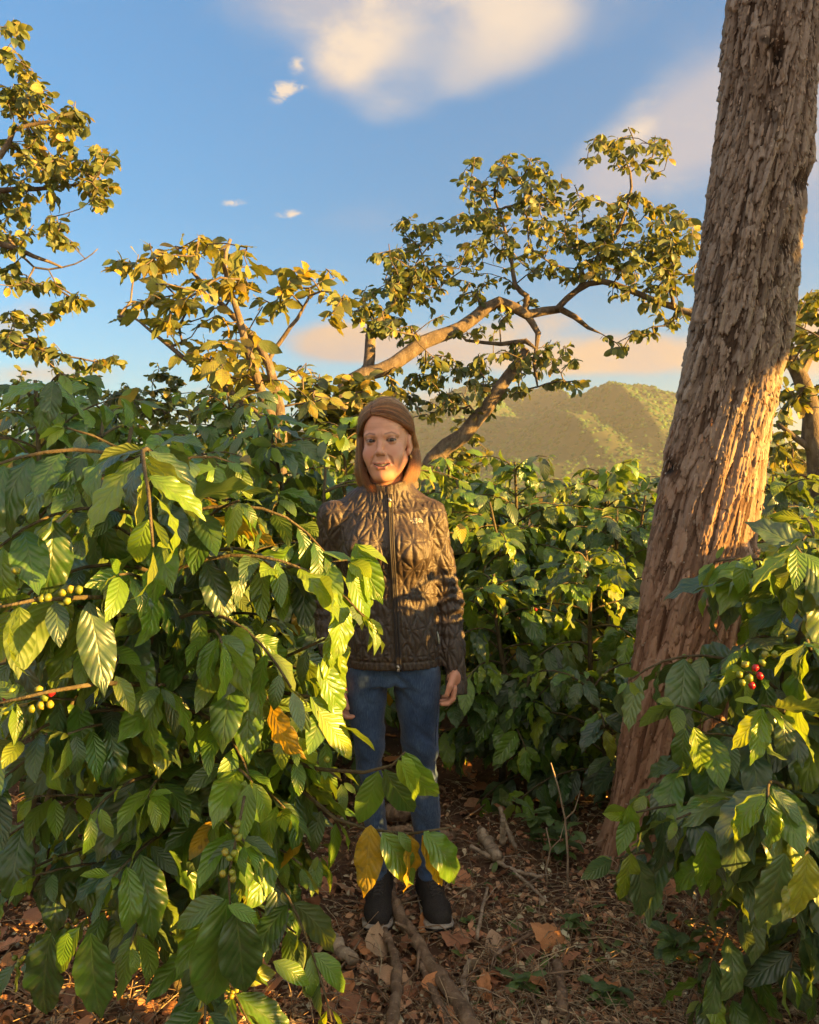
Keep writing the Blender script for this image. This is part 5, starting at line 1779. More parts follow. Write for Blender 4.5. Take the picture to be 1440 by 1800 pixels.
def skin_material():
    m, N = new_mat('skin')
    at = N.n('ShaderNodeAttribute', attribute_name='tint').outputs['Color']
    t = N.n('ShaderNodeTexCoord').outputs['Object']
    n1 = N.noise(t, 60, 4, 0.6); n2 = N.noise(t, 420, 3, 0.6)
    col = N.mix(N.math('MULTIPLY', N.smooth(n1, 0.45, 0.7), 0.22), at, N.mix(1.0, at, (0.92, 0.72, 0.68, 1), 'MULTIPLY'))
    bp = N.n('ShaderNodeBump', i_Height=N.math('ADD', n2, n1), i_Strength=0.25)
    bp.inputs['Distance'].default_value = 0.0012
    pr = N.n('ShaderNodeBsdfPrincipled')
    N.set(pr, 'Base Color', col); N.set(pr, 'Normal', bp.outputs[0])
    pr.inputs['Roughness'].default_value = 0.42
    pr.inputs['Specular IOR Level'].default_value = 0.5
    pr.inputs['Subsurface Weight'].default_value = 0.18
    pr.inputs['Subsurface Radius'].default_value = (1.0, 0.35, 0.2)
    pr.inputs['Subsurface Scale'].default_value = 0.006
    finish(N, pr.outputs[0])
    return m


def build_person():
    root = empty('person', tuple(WB))
    tag(root, 'woman with brown bobbed hair in a dark quilted jacket and blue jeans', 'person')
    # ------------------------------------------------ head pose
    yaw, roll, nod = math.radians(-9), math.radians(-2.5), math.radians(1)
    Rm = (Matrix.Rotation(yaw, 3, 'Z') @ Matrix.Rotation(roll, 3, 'Y') @ Matrix.Rotation(nod, 3, 'X'))
    R = np.array([[Rm[i][j] for j in range(3)] for i in range(3)])
    eyes = Lp(669.5, 774.5, -0.075)
    Hc = eyes - R @ np.array((0, -0.078, 0.0))
    T = Pose(Hc, R)
    hx, hy, hz = Hc
    # ------------------------------------------------ arms and joints
    shL, elL, wrL = Lp(588, 912, 0.01), Lp(573, 1062, 0.05), Lp(588, 1172, -0.01)
    shR, elR, wrR = Lp(756, 910, 0.01), Lp(789, 1060, 0.04), Lp(801, 1180, -0.01)
    neck0, neck1 = Lp(676, 880, 0.03), T((0, 0.022, -0.07))

    # ------------------------------------------------ body (one continuous skin)
    xs = steps((-0.30, -0.27, 0.01), (-0.27, -0.13, 0.0026), (-0.13, hx - 0.09, 0.004), (hx - 0.09, hx + 0.092, 0.0016), (hx + 0.092, 0.15, 0.005), (0.15, 0.25, 0.0026), (0.25, 0.28, 0.01))
    ys = steps((-0.16, hy - 0.03, 0.0017), (hy - 0.03, 0.15, 0.004))
    zh0 = hz - 0.15
    zs = steps((0.03, 0.64, 0.015), (0.64, 0.83, 0.0028), (0.83, zh0, 0.012), (zh0, hz + 0.13, 0.0016))
    B = Field(xs, ys, zs)
    hips = 0.86
    B.chain([(0.0, 0.02, 0.88), (-0.008, 0.02, 1.05), Lp(676, 930, 0.03)], [0.080, 0.072, 0.080], 0.03)
    B.chain([Lp(676, 930, 0.03), neck0, neck1], [0.075, 0.054, 0.050], 0.03)
    for sgn, sh, el, wr in ((-1, shL, elL, wrL), (1, shR, elR, wrR)):
        B.chain([Lp(676, 905, 0.03), sh, el, wr], [0.045, 0.030, 0.024, 0.021], 0.015)
    for hp, kn, an in ((Lp(645, 1190, 0.02), Lp(652, 1385, 0.02), Lp(667, 1545, 0.045)), (Lp(733, 1190, 0.02), Lp(744, 1385, 0.02), Lp(755, 1545, 0.045))):
        B.chain([(hp[0] * 0.9, 0.025, 0.88), hp, kn, an], [0.06, 0.050, 0.026, 0.020], 0.02)
    # hands: palm, four fingers and thumb
    for sgn, wr, px in ((-1, wrL, Lp(598, 1215, -0.03)), (1, wrR, Lp(799, 1192, -0.03))):
        palm = px
        B.chain([wr, wr * 0.4 + palm * 0.6, palm], [0.022, 0.024, 0.026], 0.012)
        B.ellipsoid(palm, (0.016, 0.034, 0.036), 0.012)
        inward = -sgn
        for f, (dy, ln) in enumerate(((-0.032, 0.92), (-0.012, 1.0), (0.009, 0.95), (0.028, 0.78))):
            k0 = palm + np.array((0.002 * inward, dy, -0.024))
            k1 = k0 + np.array((0.004 * inward, -0.004, -0.034 * ln))
            k2 = k1 + np.array((0.018 * inward * ln, -0.004, -0.015 * ln))
            k3 = k2 + np.array((0.018 * inward * ln, -0.002, -0.001 * ln))
            B.chain([k0, k1, k2, k3], [0.0092, 0.0085, 0.0078, 0.0066], 0.003)
        t0 = palm + np.array((0.004 * inward, -0.026, 0.012))
        t1 = t0 + np.array((0.012 * inward, -0.020, -0.026)); t2 = t1 + np.array((0.010 * inward, -0.004, -0.026))
        B.chain([t0, t1, t2], [0.013, 0.0098, 0.0078], 0.005)
    # head
    B.ellipsoid((0, 0.014, 0.028), (0.071, 0.090, 0.088), 0.02, T=T)
    B.ellipsoid((0, -0.026, -0.034), (0.0575, 0.056, 0.084), 0.03, T=T)
    B.ellipsoid((0, -0.036, 0.046), (0.056, 0.043, 0.044), 0.02, T=T)
    for s in (-1, 1):
        B.capsule((s * 0.053, 0.004, -0.058), (s * 0.020, -0.058, -0.108), 0.014, 0.014, 0.022, T=T)
        B.ellipsoid((s * 0.0355, -0.056, -0.042), (0.024, 0.0155, 0.023), 0.026, T=T)
        B.capsule((s * 0.012, -0.081, 0.0165), (s * 0.046, -0.064, 0.0175), 0.008, 0.008, 0.012, T=T)
    B.ellipsoid((0, -0.0775, 0.017), (0.013, 0.008, 0.014), 0.014, T=T)
    B.ellipsoid((0, -0.066, -0.109), (0.019, 0.017, 0.015), 0.016, T=T)
    B.ellipsoid((0, -0.057, -0.070), (0.038, 0.0235, 0.030), 0.030, T=T)
    for s in (-1, 1):
        B.ellipsoid((s * 0.0315, -0.090, -0.001), (0.0175, 0.0125, 0.0115), 0.010, 'sub', T=T)
    B.capsule((0, -0.080, 0.004), (0, -0.098, -0.031), 0.0075, 0.0085, 0.010, T=T)
    B.ellipsoid((0, -0.1000, -0.035), (0.0100, 0.0095, 0.0085), 0.008, T=T)
    for s in (-1, 1):
        B.ellipsoid((s * 0.0115, -0.0915, -0.0385), (0.0068, 0.0092, 0.0068), 0.006, T=T)
        B.ellipsoid((s * 0.0062, -0.0985, -0.0465), (0.0034, 0.0045, 0.0032), 0.002, 'sub', T=T)
        B.chain([(s * 0.0185, -0.0885, -0.040), (s * 0.0265, -0.0835, -0.054), (s * 0.0315, -0.0755, -0.070)], [0.0012, 0.0016, 0.0012], 0.009, 'sub', T=T)
        # lids
        B.ellipsoid((s * 0.0315, -0.0685, 0), (0.0148, 0.0138, 0.0132), 0.004, T=T)
        # ear
        Re = np.array([[1, 0, 0], [0, math.cos(0.25), -math.sin(0.25)], [0, math.sin(0.25), math.cos(0.25)]])
        B.ellipsoid((s * 0.073, 0.010, -0.010), (0.010, 0.018, 0.030), 0.006, R=Re, T=T)
        B.ellipsoid((s * 0.071, 0.002, -0.036), (0.007, 0.009, 0.011), 0.006, T=T)
        B.ellipsoid((s * 0.083, 0.006, -0.008), (0.0065, 0.010, 0.017), 0.004, 'sub', R=Re, T=T)
    # lips
    B.chain([(-0.029, -0.0715, -0.0670), (-0.010, -0.0862, -0.0682), (0, -0.0872, -0.0692), (0.010, -0.0862, -0.0682), (0.029, -0.0715, -0.0670)], [0.0018, 0.0034, 0.0034, 0.0034, 0.0018], 0.004, T=T)
    B.chain([(-0.027, -0.0720, -0.0710), (-0.011, -0.0845, -0.0820), (0.011, -0.0845, -0.0820), (0.027, -0.0720, -0.0710)], [0.0018, 0.0042, 0.0042, 0.0018], 0.004, T=T)

    def inv(x, y, z):
        X = x - hx; Y = y - hy; Zz = z - hz
        return (X * R[0, 0] + Y * R[1, 0] + Zz * R[2, 0], X * R[0, 1] + Y * R[1, 1] + Zz * R[2, 1], X * R[0, 2] + Y * R[1, 2] + Zz * R[2, 2])

    def mouth(x, y, z):
        a, b, c = inv(x, y, z)
        e = np.clip(1 - (a / 0.0265) ** 2, -1, 1)
        zc = -0.0752 + 0.0072 * (a / 0.0265) ** 2
        return np.maximum(np.maximum(np.abs(c - zc) - 0.0036 * e, np.abs(a) - 0.0265), b + 0.068)
    c0 = T((0, -0.085, -0.075))
    B.apply(mouth, c0 - 0.03, c0 + 0.03, 0.0, 'sub')
    for s in (-1, 1):
        def opening(x, y, z, s=s):
            a, b, c = inv(x, y, z)
            a = (a - s * 0.0315) / 0.0145
            e = 1 - a * a
            tilt = 0.0008 * s * a
            return np.maximum(np.maximum(c - tilt - 0.0050 * e, -(c - tilt) - 0.0042 * e), b + 0.066)
        c1 = T((s * 0.0315, -0.08, 0))
        B.apply(opening, c1 - 0.018, c1 + 0.018, 0.0, 'sub')
    V, Q = B.surface()
    V = smooth_quads(V, Q, 1, 0.35)
    h = T.inv(V)
    a, b, c = h[:, 0], h[:, 1], h[:, 2]
    base = np.array((0.54, 0.275, 0.180))
    tint = np.tile(base, (len(V), 1))

    def paint(w, col):
        nonlocal tint
        w = np.clip(w, 0, 1)[:, None]
        tint = tint * (1 - w) + w * np.array(col)
    face = (b < -0.03) & (np.abs(c) < 0.14)
    for s in (-1, 1):
        paint(0.6 * np.exp(-(((a - s * 0.040) / 0.018) ** 2 + ((c + 0.040) / 0.016) ** 2)) * face, (0.46, 0.185, 0.125))
        paint(0.35 * np.exp(-(((a - s * 0.031) / 0.016) ** 2 + ((c + 0.014) / 0.006) ** 2)) * face, (0.33, 0.17, 0.125))
        # brow: thin arc
        zb = 0.0185 + 0.0055 * np.clip((a * s - 0.014) / 0.020, 0, 1) - 0.0075 * np.clip((a * s - 0.034) / 0.016, 0, 1.2)
        wb = np.exp(-((c - zb) / 0.0026) ** 2) * np.clip((a * s - 0.012) / 0.004, 0, 1) * np.clip((0.050 - a * s) / 0.006, 0, 1) * face
        paint(0.85 * wb, (0.10, 0.048, 0.026))
        # lash line
        aa = (a - s * 0.0315) / 0.0145
        e = 1 - aa * aa
        up = c - 0.0050 * e - 0.0008 * s * aa
        lo_ = -c - 0.0042 * e
        wl = np.exp(-((up - 0.0010) / 0.0024) ** 2) * (np.abs(aa) < 1.08) * face * (b < -0.066)
        paint(0.85 * wl, (0.045, 0.025, 0.018))
        wl = np.exp(-((lo_ - 0.0006) / 0.0016) ** 2) * (np.abs(aa) < 1.0) * face * (b < -0.066)
        paint(0.75 * wl, (0.08, 0.04, 0.028))
        # upper lid crease
        wc = np.exp(-((up - 0.0058) / 0.0016) ** 2) * (np.abs(aa) < 1.0) * face
        paint(0.55 * wc, (0.2, 0.09, 0.055))
    for s in (-1, 1):
        for q in (-1, 0, 1):
            zz = 0.001 + q * (0.003 + 0.35 * np.clip(a * s - 0.046, 0, 1))
            paint(0.30 * np.exp(-((c - zz) / 0.0009) ** 2) * (a * s > 0.0465) * (a * s < 0.060) * face, (0.2, 0.10, 0.07))
        zz = -0.0125 - 0.25 * (a * s - 0.03) ** 2 / 0.02
        paint(0.28 * np.exp(-((c - zz) / 0.0011) ** 2) * (a * s > 0.018) * (a * s < 0.046) * face, (0.22, 0.11, 0.08))
        xn = 0.0195 + 0.55 * np.clip(-0.040 - c, 0, 0.04)
        paint(0.5 * np.exp(-((a * s - xn) / 0.0015) ** 2) * (c < -0.040) * (c > -0.082) * face, (0.22, 0.105, 0.07))
        paint(0.35 * np.exp(-((a * s - 0.005) / 0.0009) ** 2) * (c > 0.012) * (c < 0.028) * face, (0.25, 0.125, 0.085))
    for zf in (0.040, 0.052):
        paint(0.16 * np.exp(-((c - zf - 0.12 * a * a / 0.05) / 0.0012) ** 2) * face, (0.26, 0.13, 0.09))
    zl = -0.0752 + 0.0072 * (a / 0.0265) ** 2
    ex = np.clip(1 - (a / 0.0305) ** 2, 0, 1)
    lipw = ((c < zl + 0.0090 * ex ** 0.7) & (c > zl - 0.0115 * ex ** 0.7) & (np.abs(a) < 0.0305) & (b < -0.066)).astype(float)
    paint(0.7 * lipw, (0.36, 0.115, 0.095))
    inner = (b > -0.0805) & lipw.astype(bool) & (np.abs(c - zl) < 0.0045 * np.clip(1 - (a / 0.0265) ** 2, 0, 1) + 0.0004) & (np.abs(a) < 0.0265)
    paint(0.85 * inner, (0.06, 0.018, 0.015))
    me = mesh_from('body', V, Q, None, {'tint': ('FLOAT_COLOR', np.concatenate([tint, np.ones((len(V), 1))], 1))})
    link('body', me, skin_material(), root)

    # eyes, teeth, earrings
    M['eye_white'] = simple('eye_white', (0.27, 0.22, 0.20), 0.2, 0.5)
    M['iris'] = simple('brown_iris', (0.035, 0.016, 0.009), 0.3, 0.25)
    M['pupil'] = simple('pupil', (0.006, 0.005, 0.005), 0.08, 0.8)
    M['teeth'] = simple('teeth', (0.68, 0.62, 0.52), 0.3, 0.5)
    import bmesh
    for s in (-1, 1):
        bm = bmesh.new(); bmesh.ops.create_uvsphere(bm, u_segments=32, v_segments=24, radius=0.0124)
        # turn the pole to the front
        bmesh.ops.rotate(bm, verts=bm.verts, cent=(0, 0, 0), matrix=Matrix.Rotation(math.pi / 2, 3, 'X'))
        gaze = unit(np.array((0.0 - Hc[0] * 0.2, -1, -0.02)))
        gl = R.T @ np.array((0.10, -1.0, 0.01)); gl = gl / np.linalg.norm(gl)
        for f in bm.faces:
            f.smooth = True
            cc = np.array(f.calc_center_median()) / 0.0124
            ang = math.acos(max(-1, min(1, float(cc @ gl) / (np.linalg.norm(cc) + 1e-9))))
            f.material_index = 2 if ang < 0.28 else (1 if ang < 0.60 else 0)
        me = bpy.data.meshes.new('eye'); bm.to_mesh(me); bm.free()
        for q in ('eye_white', 'iris', 'pupil'): me.materials.append(M[q])
        e = link('eye', me, None, root)
        p = T((s * 0.0315, -0.0685, 0))
        e.matrix_basis = Matrix.LocRotScale(Vector(p), Rm.to_quaternion(), None)
    mb = MB()
    for k in range(-5, 6):
        x0 = k * 0.0044
        yy = -0.0805 + 0.0105 * (x0 / 0.022) ** 2
        zc = -0.0752 + 0.0072 * (x0 / 0.0265) ** 2 + 0.0022
        w, hh = 0.0021, 0.0040 - 0.0003 * abs(k)
        q = [(-1, -1), (0, -1.1), (1, -1), (1.05, 0), (1, 1), (0, 1), (-1, 1), (-1.05, 0)]
        fr = [(x0 + i * w, yy - (0.0006 if abs(i) < 0.5 else 0) + abs(x0) * 0.0, zc + j * hh) for i, j in q] + [(x0, yy - 0.0012, zc)]
        bk = [(x0 + i * w, yy + 0.004, zc + j * hh) for i, j in q]
        Vt = T(np.array(fr + bk))
        Tt = [(8, i, (i + 1) % 8) for i in range(8)]
        Qt = [(i, 9 + i, 9 + (i + 1) % 8, (i + 1) % 8) for i in range(8)]
        mb.add(Vt, Qt, Tt)
    link('teeth', mb.mesh('teeth'), M['teeth'], root)
    M['gold'] = simple('gold', (0.7, 0.45, 0.15), 0.25, 0.5, 1.0)
    mb = MB()
    ring = [T((0.078 + 0.001 * math.sin(q), -0.002 + 0.0045 * math.sin(q), -0.052 + 0.0065 * math.cos(q))) for q in np.linspace(0, 2 * math.pi, 15)]
    mb.tube(ring, 0.0013, 6)
    link('earring', mb.mesh('earring'), M['gold'], root)

    # ------------------------------------------------ jacket
    def prof(rows, dy=0.0):
        z = []; cx = []; a_ = []
        for v, l, r in rows:
            p, q = Lp(l, v), Lp(r, v)
            z.append(p[2]); cx.append((p[0] + q[0]) / 2); a_.append((q[0] - p[0]) / 2)
        return np.array(z), np.array(cx), np.array(a_)
    tz, tcx, ta = prof([(900, 606, 746), (930, 594, 760), (960, 590, 768), (1000, 596, 767), (1050, 604, 768), (1110, 603, 773), (1150, 602, 777), (1172, 603, 778)])
    tb = np.interp(tz, [tz.min(), 0.9, 1.03, 1.2, tz.max()], [0.115, 0.112, 0.100, 0.112, 0.085])
    J = Field(steps((-0.29, 0.27, 0.0032)), steps((-0.175, 0.17, 0.0034)), steps((0.655, 1.44, 0.0032)))
    J.loft(tz, tcx, 0.02, ta * 0.985, tb, 0.015, 2.3)
    yl, yr = Lp(598, 910, 0.02), Lp(748, 908, 0.02)
    J.capsule(yl, yr, 0.054, 0.054, 0.035)
    J.capsule(Lp(645, 890, 0.035), Lp(708, 888, 0.035), 0.066, 0.066, 0.04)
    for u in (640, 716):
        J.ellipsoid(Lp(u, 968, -0.055), (0.062, 0.055, 0.062), 0.05)
    J.capsule(Lp(676, 885, 0.035), T((0, 0.018, -0.118)), 0.078, 0.070, 0.03)
    cuffL, cuffR = wrL + (wrL - elL) * 0.36, Lp(801, 1222, -0.03)
    arms = []
    for sh, el, cf in ((shL, elL, cuffL), (shR, elR, cuffR)):
        J.chain([sh, sh * 0.5 + el * 0.5, el, el * 0.5 + cf * 0.5, cf], [0.053, 0.046, 0.041, 0.039, 0.0375], 0.018)
        arms.append((sh, el, cf))
    zhem = Lp(690, 1168)[2]
    # cut: hem, cuffs, the neck hole and a small open V at the collar
    def torso_only(x, y, z):
        return np.where(np.abs(x - 0.0) < 0.17, z - zhem, 1.0) * np.ones_like(y)
    sl = J.box((-0.3, -0.2, 0.7), (0.28, 0.2, zhem), 0.02)
    X_, Y_, Z_ = J.pts(sl)
    inb = (np.abs(X_ - 0.003) < 0.162)
    J.F[sl] = np.where(inb & (Z_ < zhem + 0.01), np.maximum(J.F[sl], zhem - Z_), J.F[sl])
    for el, cf in ((elL, cuffL), (elR, cuffR)):
        d = unit(cf - el)
        sl = J.box(cf - 0.07, cf + 0.07, 0.0)
        X_, Y_, Z_ = J.pts(sl)
        J.F[sl] = np.maximum(J.F[sl], (X_ - cf[0]) * d[0] + (Y_ - cf[1]) * d[1] + (Z_ - cf[2]) * d[2])
        J.capsule(cf - d * 0.06, cf + d * 0.02, 0.030, 0.030, 0.0, 'sub')
    # collar top plane tilts down to the front
    sl = J.box((-0.2, -0.2, 1.28), (0.2, 0.2, 1.5), 0.0)
    X_, Y_, Z_ = J.pts(sl)
    zc0 = Lp(688, 856)[2]
    J.F[sl] = np.maximum(J.F[sl], Z_ - (zc0 + 0.20 * (Y_ + 0.05) + 0.02 * np.abs(X_ - hx) / 0.07))
    J.capsule(Lp(676, 878, 0.03), T((0, 0.016, -0.06)), 0.060, 0.064, 0.004, 'sub')
    # front V at the throat
    vz = Lp(686, 872, -0.06)
    J.capsule(vz + np.array((0, -0.03, 0.0)), vz + np.array((0.0, -0.05, 0.06)), 0.002, 0.024, 0.003, 'sub')
    JV, JQ = J.surface()
    JV = smooth_quads(JV, JQ, 2, 0.5)
    N_ = vnormals(JV, JQ)
    x, y, z = JV.T
    # which part of the jacket a vertex belongs to, and its place on the cloth

    def segd(p, a, b):
        ab = b - a; t = np.clip(((p - a) @ ab) / (ab @ ab), 0, 1)
        return np.linalg.norm(p - a - t[:, None] * ab, axis=1)
    dl = np.minimum(segd(JV, arms[0][0], arms[0][1]), segd(JV, arms[0][1], arms[0][2]))
    dr = np.minimum(segd(JV, arms[1][0], arms[1][1]), segd(JV, arms[1][1], arms[1][2]))
    tcx_v = np.interp(z, tz[::-1], tcx[::-1]); ta_v = np.interp(z, tz[::-1], ta[::-1])
    lim = 0.060
    isl = (dl < lim) & (x < tcx_v - ta_v * 0.80) & (z < shL[2] + 0.05); isr = (dr < lim) & (x > tcx_v + ta_v * 0.80) & (z < shR[2] + 0.05)
    th = np.arctan2(x - tcx_v, -(y - 0.02))
    s = th * 0.135
    for msk, (sh, el, cf) in ((isl, arms[0]), (isr, arms[1])):
        zz = np.array([cf[2], el[2], sh[2]]); ax = np.interp(z, zz, [cf[0], el[0], sh[0]]); ay = np.interp(z, zz, [cf[1], el[1], sh[1]])
        s = np.where(msk, 0.5 + np.arctan2(x - ax, -(y - ay)) * 0.046, s)
    zipu = np.interp(z, [Lp(702, 1170)[2], Lp(685, 860)[2]], [Lp(702, 1170)[0], Lp(685, 860)[0]])
    dz_ = np.abs(x - zipu)
    front = y < 0.0
    # stitched star quilting: three families of seams meeting at points
    w, hq = 0.026, 0.088
    sx = s + 0.010 * fbm(x * 14, z * 14, y * 14, seed=5, oct=2)
    tz_ = z + 0.010 * fbm(x * 14 + 5, z * 14, y * 14, seed=6, oct=2)

    def near(v):
        return np.abs(v - np.round(v))
    q1 = near(sx / w) * w
    fx_ = sx / w; fz_ = tz_ / hq
    nrm = 1 / math.sqrt((1 / w * 0.5) ** 2 + (1 / hq) ** 2)
    q2 = near(fz_ + fx_ * 0.5) * nrm
    q3 = near(fz_ - fx_ * 0.5) * nrm
    q4 = near(fz_ * 1.0 + 0.5) * hq
    dq = np.minimum(np.minimum(q1, q2), np.minimum(q3, q4 * 2.8))
    # smooth minimum of the seams makes the pillows
    puff = 1 - np.exp(-(dq / 0.0040) ** 1.3)
    collar_z = zc0 - 0.022
    mask = np.clip((dz_ - 0.010) / 0.010, 0, 1) * np.where(front, 1, 1)
    mask = np.where(front & ~isl & ~isr, mask, 1.0)
    mask = mask * np.clip((collar_z + 0.02 - z) / 0.02, 0.3, 1) * np.where(isl | isr, 1, np.clip((z - zhem - 0.024) / 0.01, 0.0, 1))
    for cf in (cuffL, cuffR):
        dcf = np.linalg.norm(JV - cf, axis=1)
        mask = np.where(dcf < 0.06, mask * np.clip((z - cf[2] - 0.022) / 0.008, 0.1, 1), mask)
    wr = fbm(x * 26 + 3 * y, z * 17, y * 26, seed=12, oct=3)
    wr2 = fbm(x * 9, z * 6, y * 9, seed=15, oct=2)
    crease = np.abs(fbm(x * 34, z * 26, y * 34, seed=17, oct=2))
    disp = mask * (0.0064 * puff - 0.0029) + mask * (0.0030 * wr - 0.0036 * crease * puff) + 0.004 * wr2 * np.clip((z - zhem) / 0.1, 0, 1)
    # gathers round the hem, elbows and under the arms
    disp += 0.0022 * np.sin(th * 46 + 4 * wr) * np.exp(-((z - zhem - 0.012) / 0.012) ** 2) * ~(isl | isr)
    disp += 0.003 * np.sin(z * 190 + 9 * (x + y) + 2 * wr) * (isl | isr) * np.exp(-((z - elR[2]) / 0.09) ** 2)
    band = -0.0028 * np.exp(-((z - zhem - 0.026) / 0.0022) ** 2) * ~(isl | isr)
    disp += band
    groove = -0.0024 * np.exp(-((dz_ - 0.0105) / 0.002) ** 2) * front * ~(isl | isr) + 0.0024 * (dz_ < 0.0095) * front * ~(isl | isr)
    disp += groove
    JV = JV + N_ * disp[:, None]
    m, N = new_mat('quilted_nylon')
    t = N.n('ShaderNodeTexCoord').outputs['Object']
    n1 = N.noise(t, 130, 5, 0.65); n2 = N.noise(t, 900, 2, 0.5)
    sf = N.n('ShaderNodeAttribute', attribute_name='seam').outputs['Fac']
    col = N.ramp(n1, [(0.3, (0.030, 0.022, 0.018)), (0.7, (0.062, 0.043, 0.028))])
    col = N.mix(sf, col, (0.022, 0.016, 0.015, 1))
    bp = N.n('ShaderNodeBump', i_Height=N.math('ADD', n1, N.math('MULTIPLY', n2, 0.25)), i_Strength=0.55)
    bp.inputs['Distance'].default_value = 0.004
    pr = N.n('ShaderNodeBsdfPrincipled')
    N.set(pr, 'Base Color', col); N.set(pr, 'Normal', bp.outputs[0])
    pr.inputs['Roughness'].default_value = 0.42
    pr.inputs['Specular IOR Level'].default_value = 0.5
    pr.inputs['Sheen Weight'].default_value = 0.08
    pr.inputs['Sheen Roughness'].default_value = 0.4
    pr.inputs['Sheen Tint'].default_value = (1.0, 0.85, 0.7, 1)
    finish(N, pr.outputs[0])
    M['jacket'] = m
    seam = np.exp(-(dq / 0.0013) ** 2) * np.clip(mask, 0, 1) * 0.8
    jk = link('jacket', mesh_from('jacket', JV, JQ, None, {'seam': ('FLOAT', seam)}), m, root)
    from mathutils.bvhtree import BVHTree
    bvh = BVHTree.FromPolygons([Vector(p) for p in JV], JQ.tolist())

    def front_y(px, pz):
        hit = bvh.ray_cast(Vector((px, -0.5, pz)), Vector((0, 1, 0)))
        return (hit[0].y, hit[1]) if hit[0] is not None else (-0.09, Vector((0, -1, 0)))
    # zipper: tape, teeth, two pulls
    za, zb = Lp(686, 868), Lp(702, 1166)
    tt = np.linspace(0, 1, 90)
    zp = np.array([(za + (zb - za) * q) for q in tt])
    zy = np.array([front_y(p[0], p[2])[0] for p in zp]); zy = np.convolve(np.pad(zy, 3, mode='edge'), np.ones(7) / 7, 'valid')
    M['zip_tape'] = simple('zip_tape', (0.018, 0.016, 0.018), 0.6, 0.3, noise=(0.03, 0.028, 0.03), scale=500)
    M['zip_metal'] = simple('zip_teeth', (0.11, 0.09, 0.075), 0.35, 0.5, 0.3)
    M['pull'] = simple('zip_pull_cord', (0.42, 0.34, 0.12), 0.5, 0.4)
    M['silver'] = simple('zip_slider', (0.45, 0.43, 0.40), 0.3, 0.5, 0.9)
    mb = MB()
    for sgn in (-1, 1):
        mb.tube([(p[0] + sgn * 0.0052, yy - 0.0022, p[2]) for p, yy in zip(zp, zy)], 0.0034, 6)
    zt = link('zipper', mb.mesh('zipper'), M['zip_tape'], jk)
    mb = MB()
    for q in np.linspace(0, 1, 150):
        p = za + (zb - za) * q; yy = np.interp(q, tt, zy)
        mb.tube([(p[0] - 0.0022, yy - 0.004, p[2]), (p[0] + 0.0022, yy - 0.004, p[2])], 0.0009, 4)
    link('zipper_teeth', mb.mesh('zipper_teeth'), M['zip_metal'], jk)

    def pull(p, L, mat, name, tilt=0.0, w=0.0042):
        mb = MB()
        yy = front_y(p[0], p[2])[0] - 0.006
        mb.tube([(p[0] - 0.003, yy, p[2] + 0.006), (p[0], yy - 0.002, p[2]), (p[0] + 0.003, yy, p[2] - 0.006)], 0.0045, 8)
        link(name + '_slider', mb.mesh('s'), M['silver'], jk)
        mb = MB()
        n = 7
        pts = [(p[0] + tilt * L * k / n, yy - 0.003 - 0.001 * math.sin(k), p[2] - 0.006 - L * k / n) for k in range(n + 1)]
        for sgn in (-1, 1):
            mb.tube([(a_ + sgn * w * 0.5, b_, c_) for a_, b_, c_ in pts], w * 0.55, 6)
        link(name, mb.mesh(name), mat, jk)
    pull(Lp(686, 878), 0.034, M['pull'], 'zipper_pull')
    pull(Lp(701, 1160), 0.006, M['silver'], 'zipper_end')
    # side pocket zip with its pale cord
    mb = MB()
    pz = [Lp(763, 1095), Lp(768, 1112), Lp(771, 1128)]
    ppz = []
    for p in pz:
        ppz.append((p[0], front_y(p[0], p[2])[0] - 0.002, p[2]))
    mb.tube(ppz, 0.003, 6)
    link('pocket_zip', mb.mesh('pocket_zip'), M['zip_tape'], jk)
    M['cord'] = simple('pale_cord', (0.36, 0.40, 0.33), 0.6)
    mb = MB()
    a0 = np.array(ppz[1])
    mb.tube([a0 + (0.0, -0.003, 0.008), a0 + (0.004, -0.007, -0.008), a0 + (0.006, -0.007, -0.03)], [0.0015, 0.003, 0.0032], 6)
    link('pocket_zip_pull', mb.mesh('pocket_zip_pull'), M['cord'], jk)
    # embroidered chest emblem: three short lines of lettering and three quarter arcs
    M['thread'] = simple('white_embroidery', (0.62, 0.60, 0.55), 0.6, 0.3)
    mb = MB()
    ce = Lp(738, 914)
    lines = ['THE', 'NORTH', 'FACE']
    def on(px, pz, off=0.0012):
        yy, nn = front_y(px, pz)
        return np.array((px, yy - off, pz))
    for k in range(3):
        rr = 0.005 + 0.0042 * k
        arc = [on(ce[0] - 0.006 + rr * math.sin(q), ce[2] - 0.006 + rr * math.cos(q), 0.0022) for q in np.linspace(0.02, math.pi / 2, 9)]
        mb.tube(arc, 0.0013, 5)
    link('emblem', mb.mesh('emblem'), M['thread'], jk)
    for k, word in enumerate(lines):
        cu = bpy.data.curves.new('lettering', 'FONT')
        cu.body = word; cu.size = 0.0064; cu.align_x = 'RIGHT'; cu.extrude = 0.0003
        ob = bpy.data.objects.new('tmp', cu); COL.objects.link(ob)
        dg = bpy.context.evaluated_depsgraph_get()
        mt = bpy.data.meshes.new_from_object(ob.evaluated_get(dg))
        bpy.data.objects.remove(ob)
        nv = len(mt.vertices); co = np.empty(nv * 3); mt.vertices.foreach_get('co', co); co = co.reshape(-1, 3)
        px = co[:, 0] + ce[0] - 0.008; pz2 = co[:, 1] + ce[2] + 0.004 - 0.0056 * k
        out = np.array([on(px[i], pz2[i], 0.0018 + co[i, 2]) for i in range(nv)])
        mt.vertices.foreach_set('co', out.astype(np.float32).ravel()); mt.update()
        mt.materials.append(M['thread'])
        link('lettering', mt, None, jk)

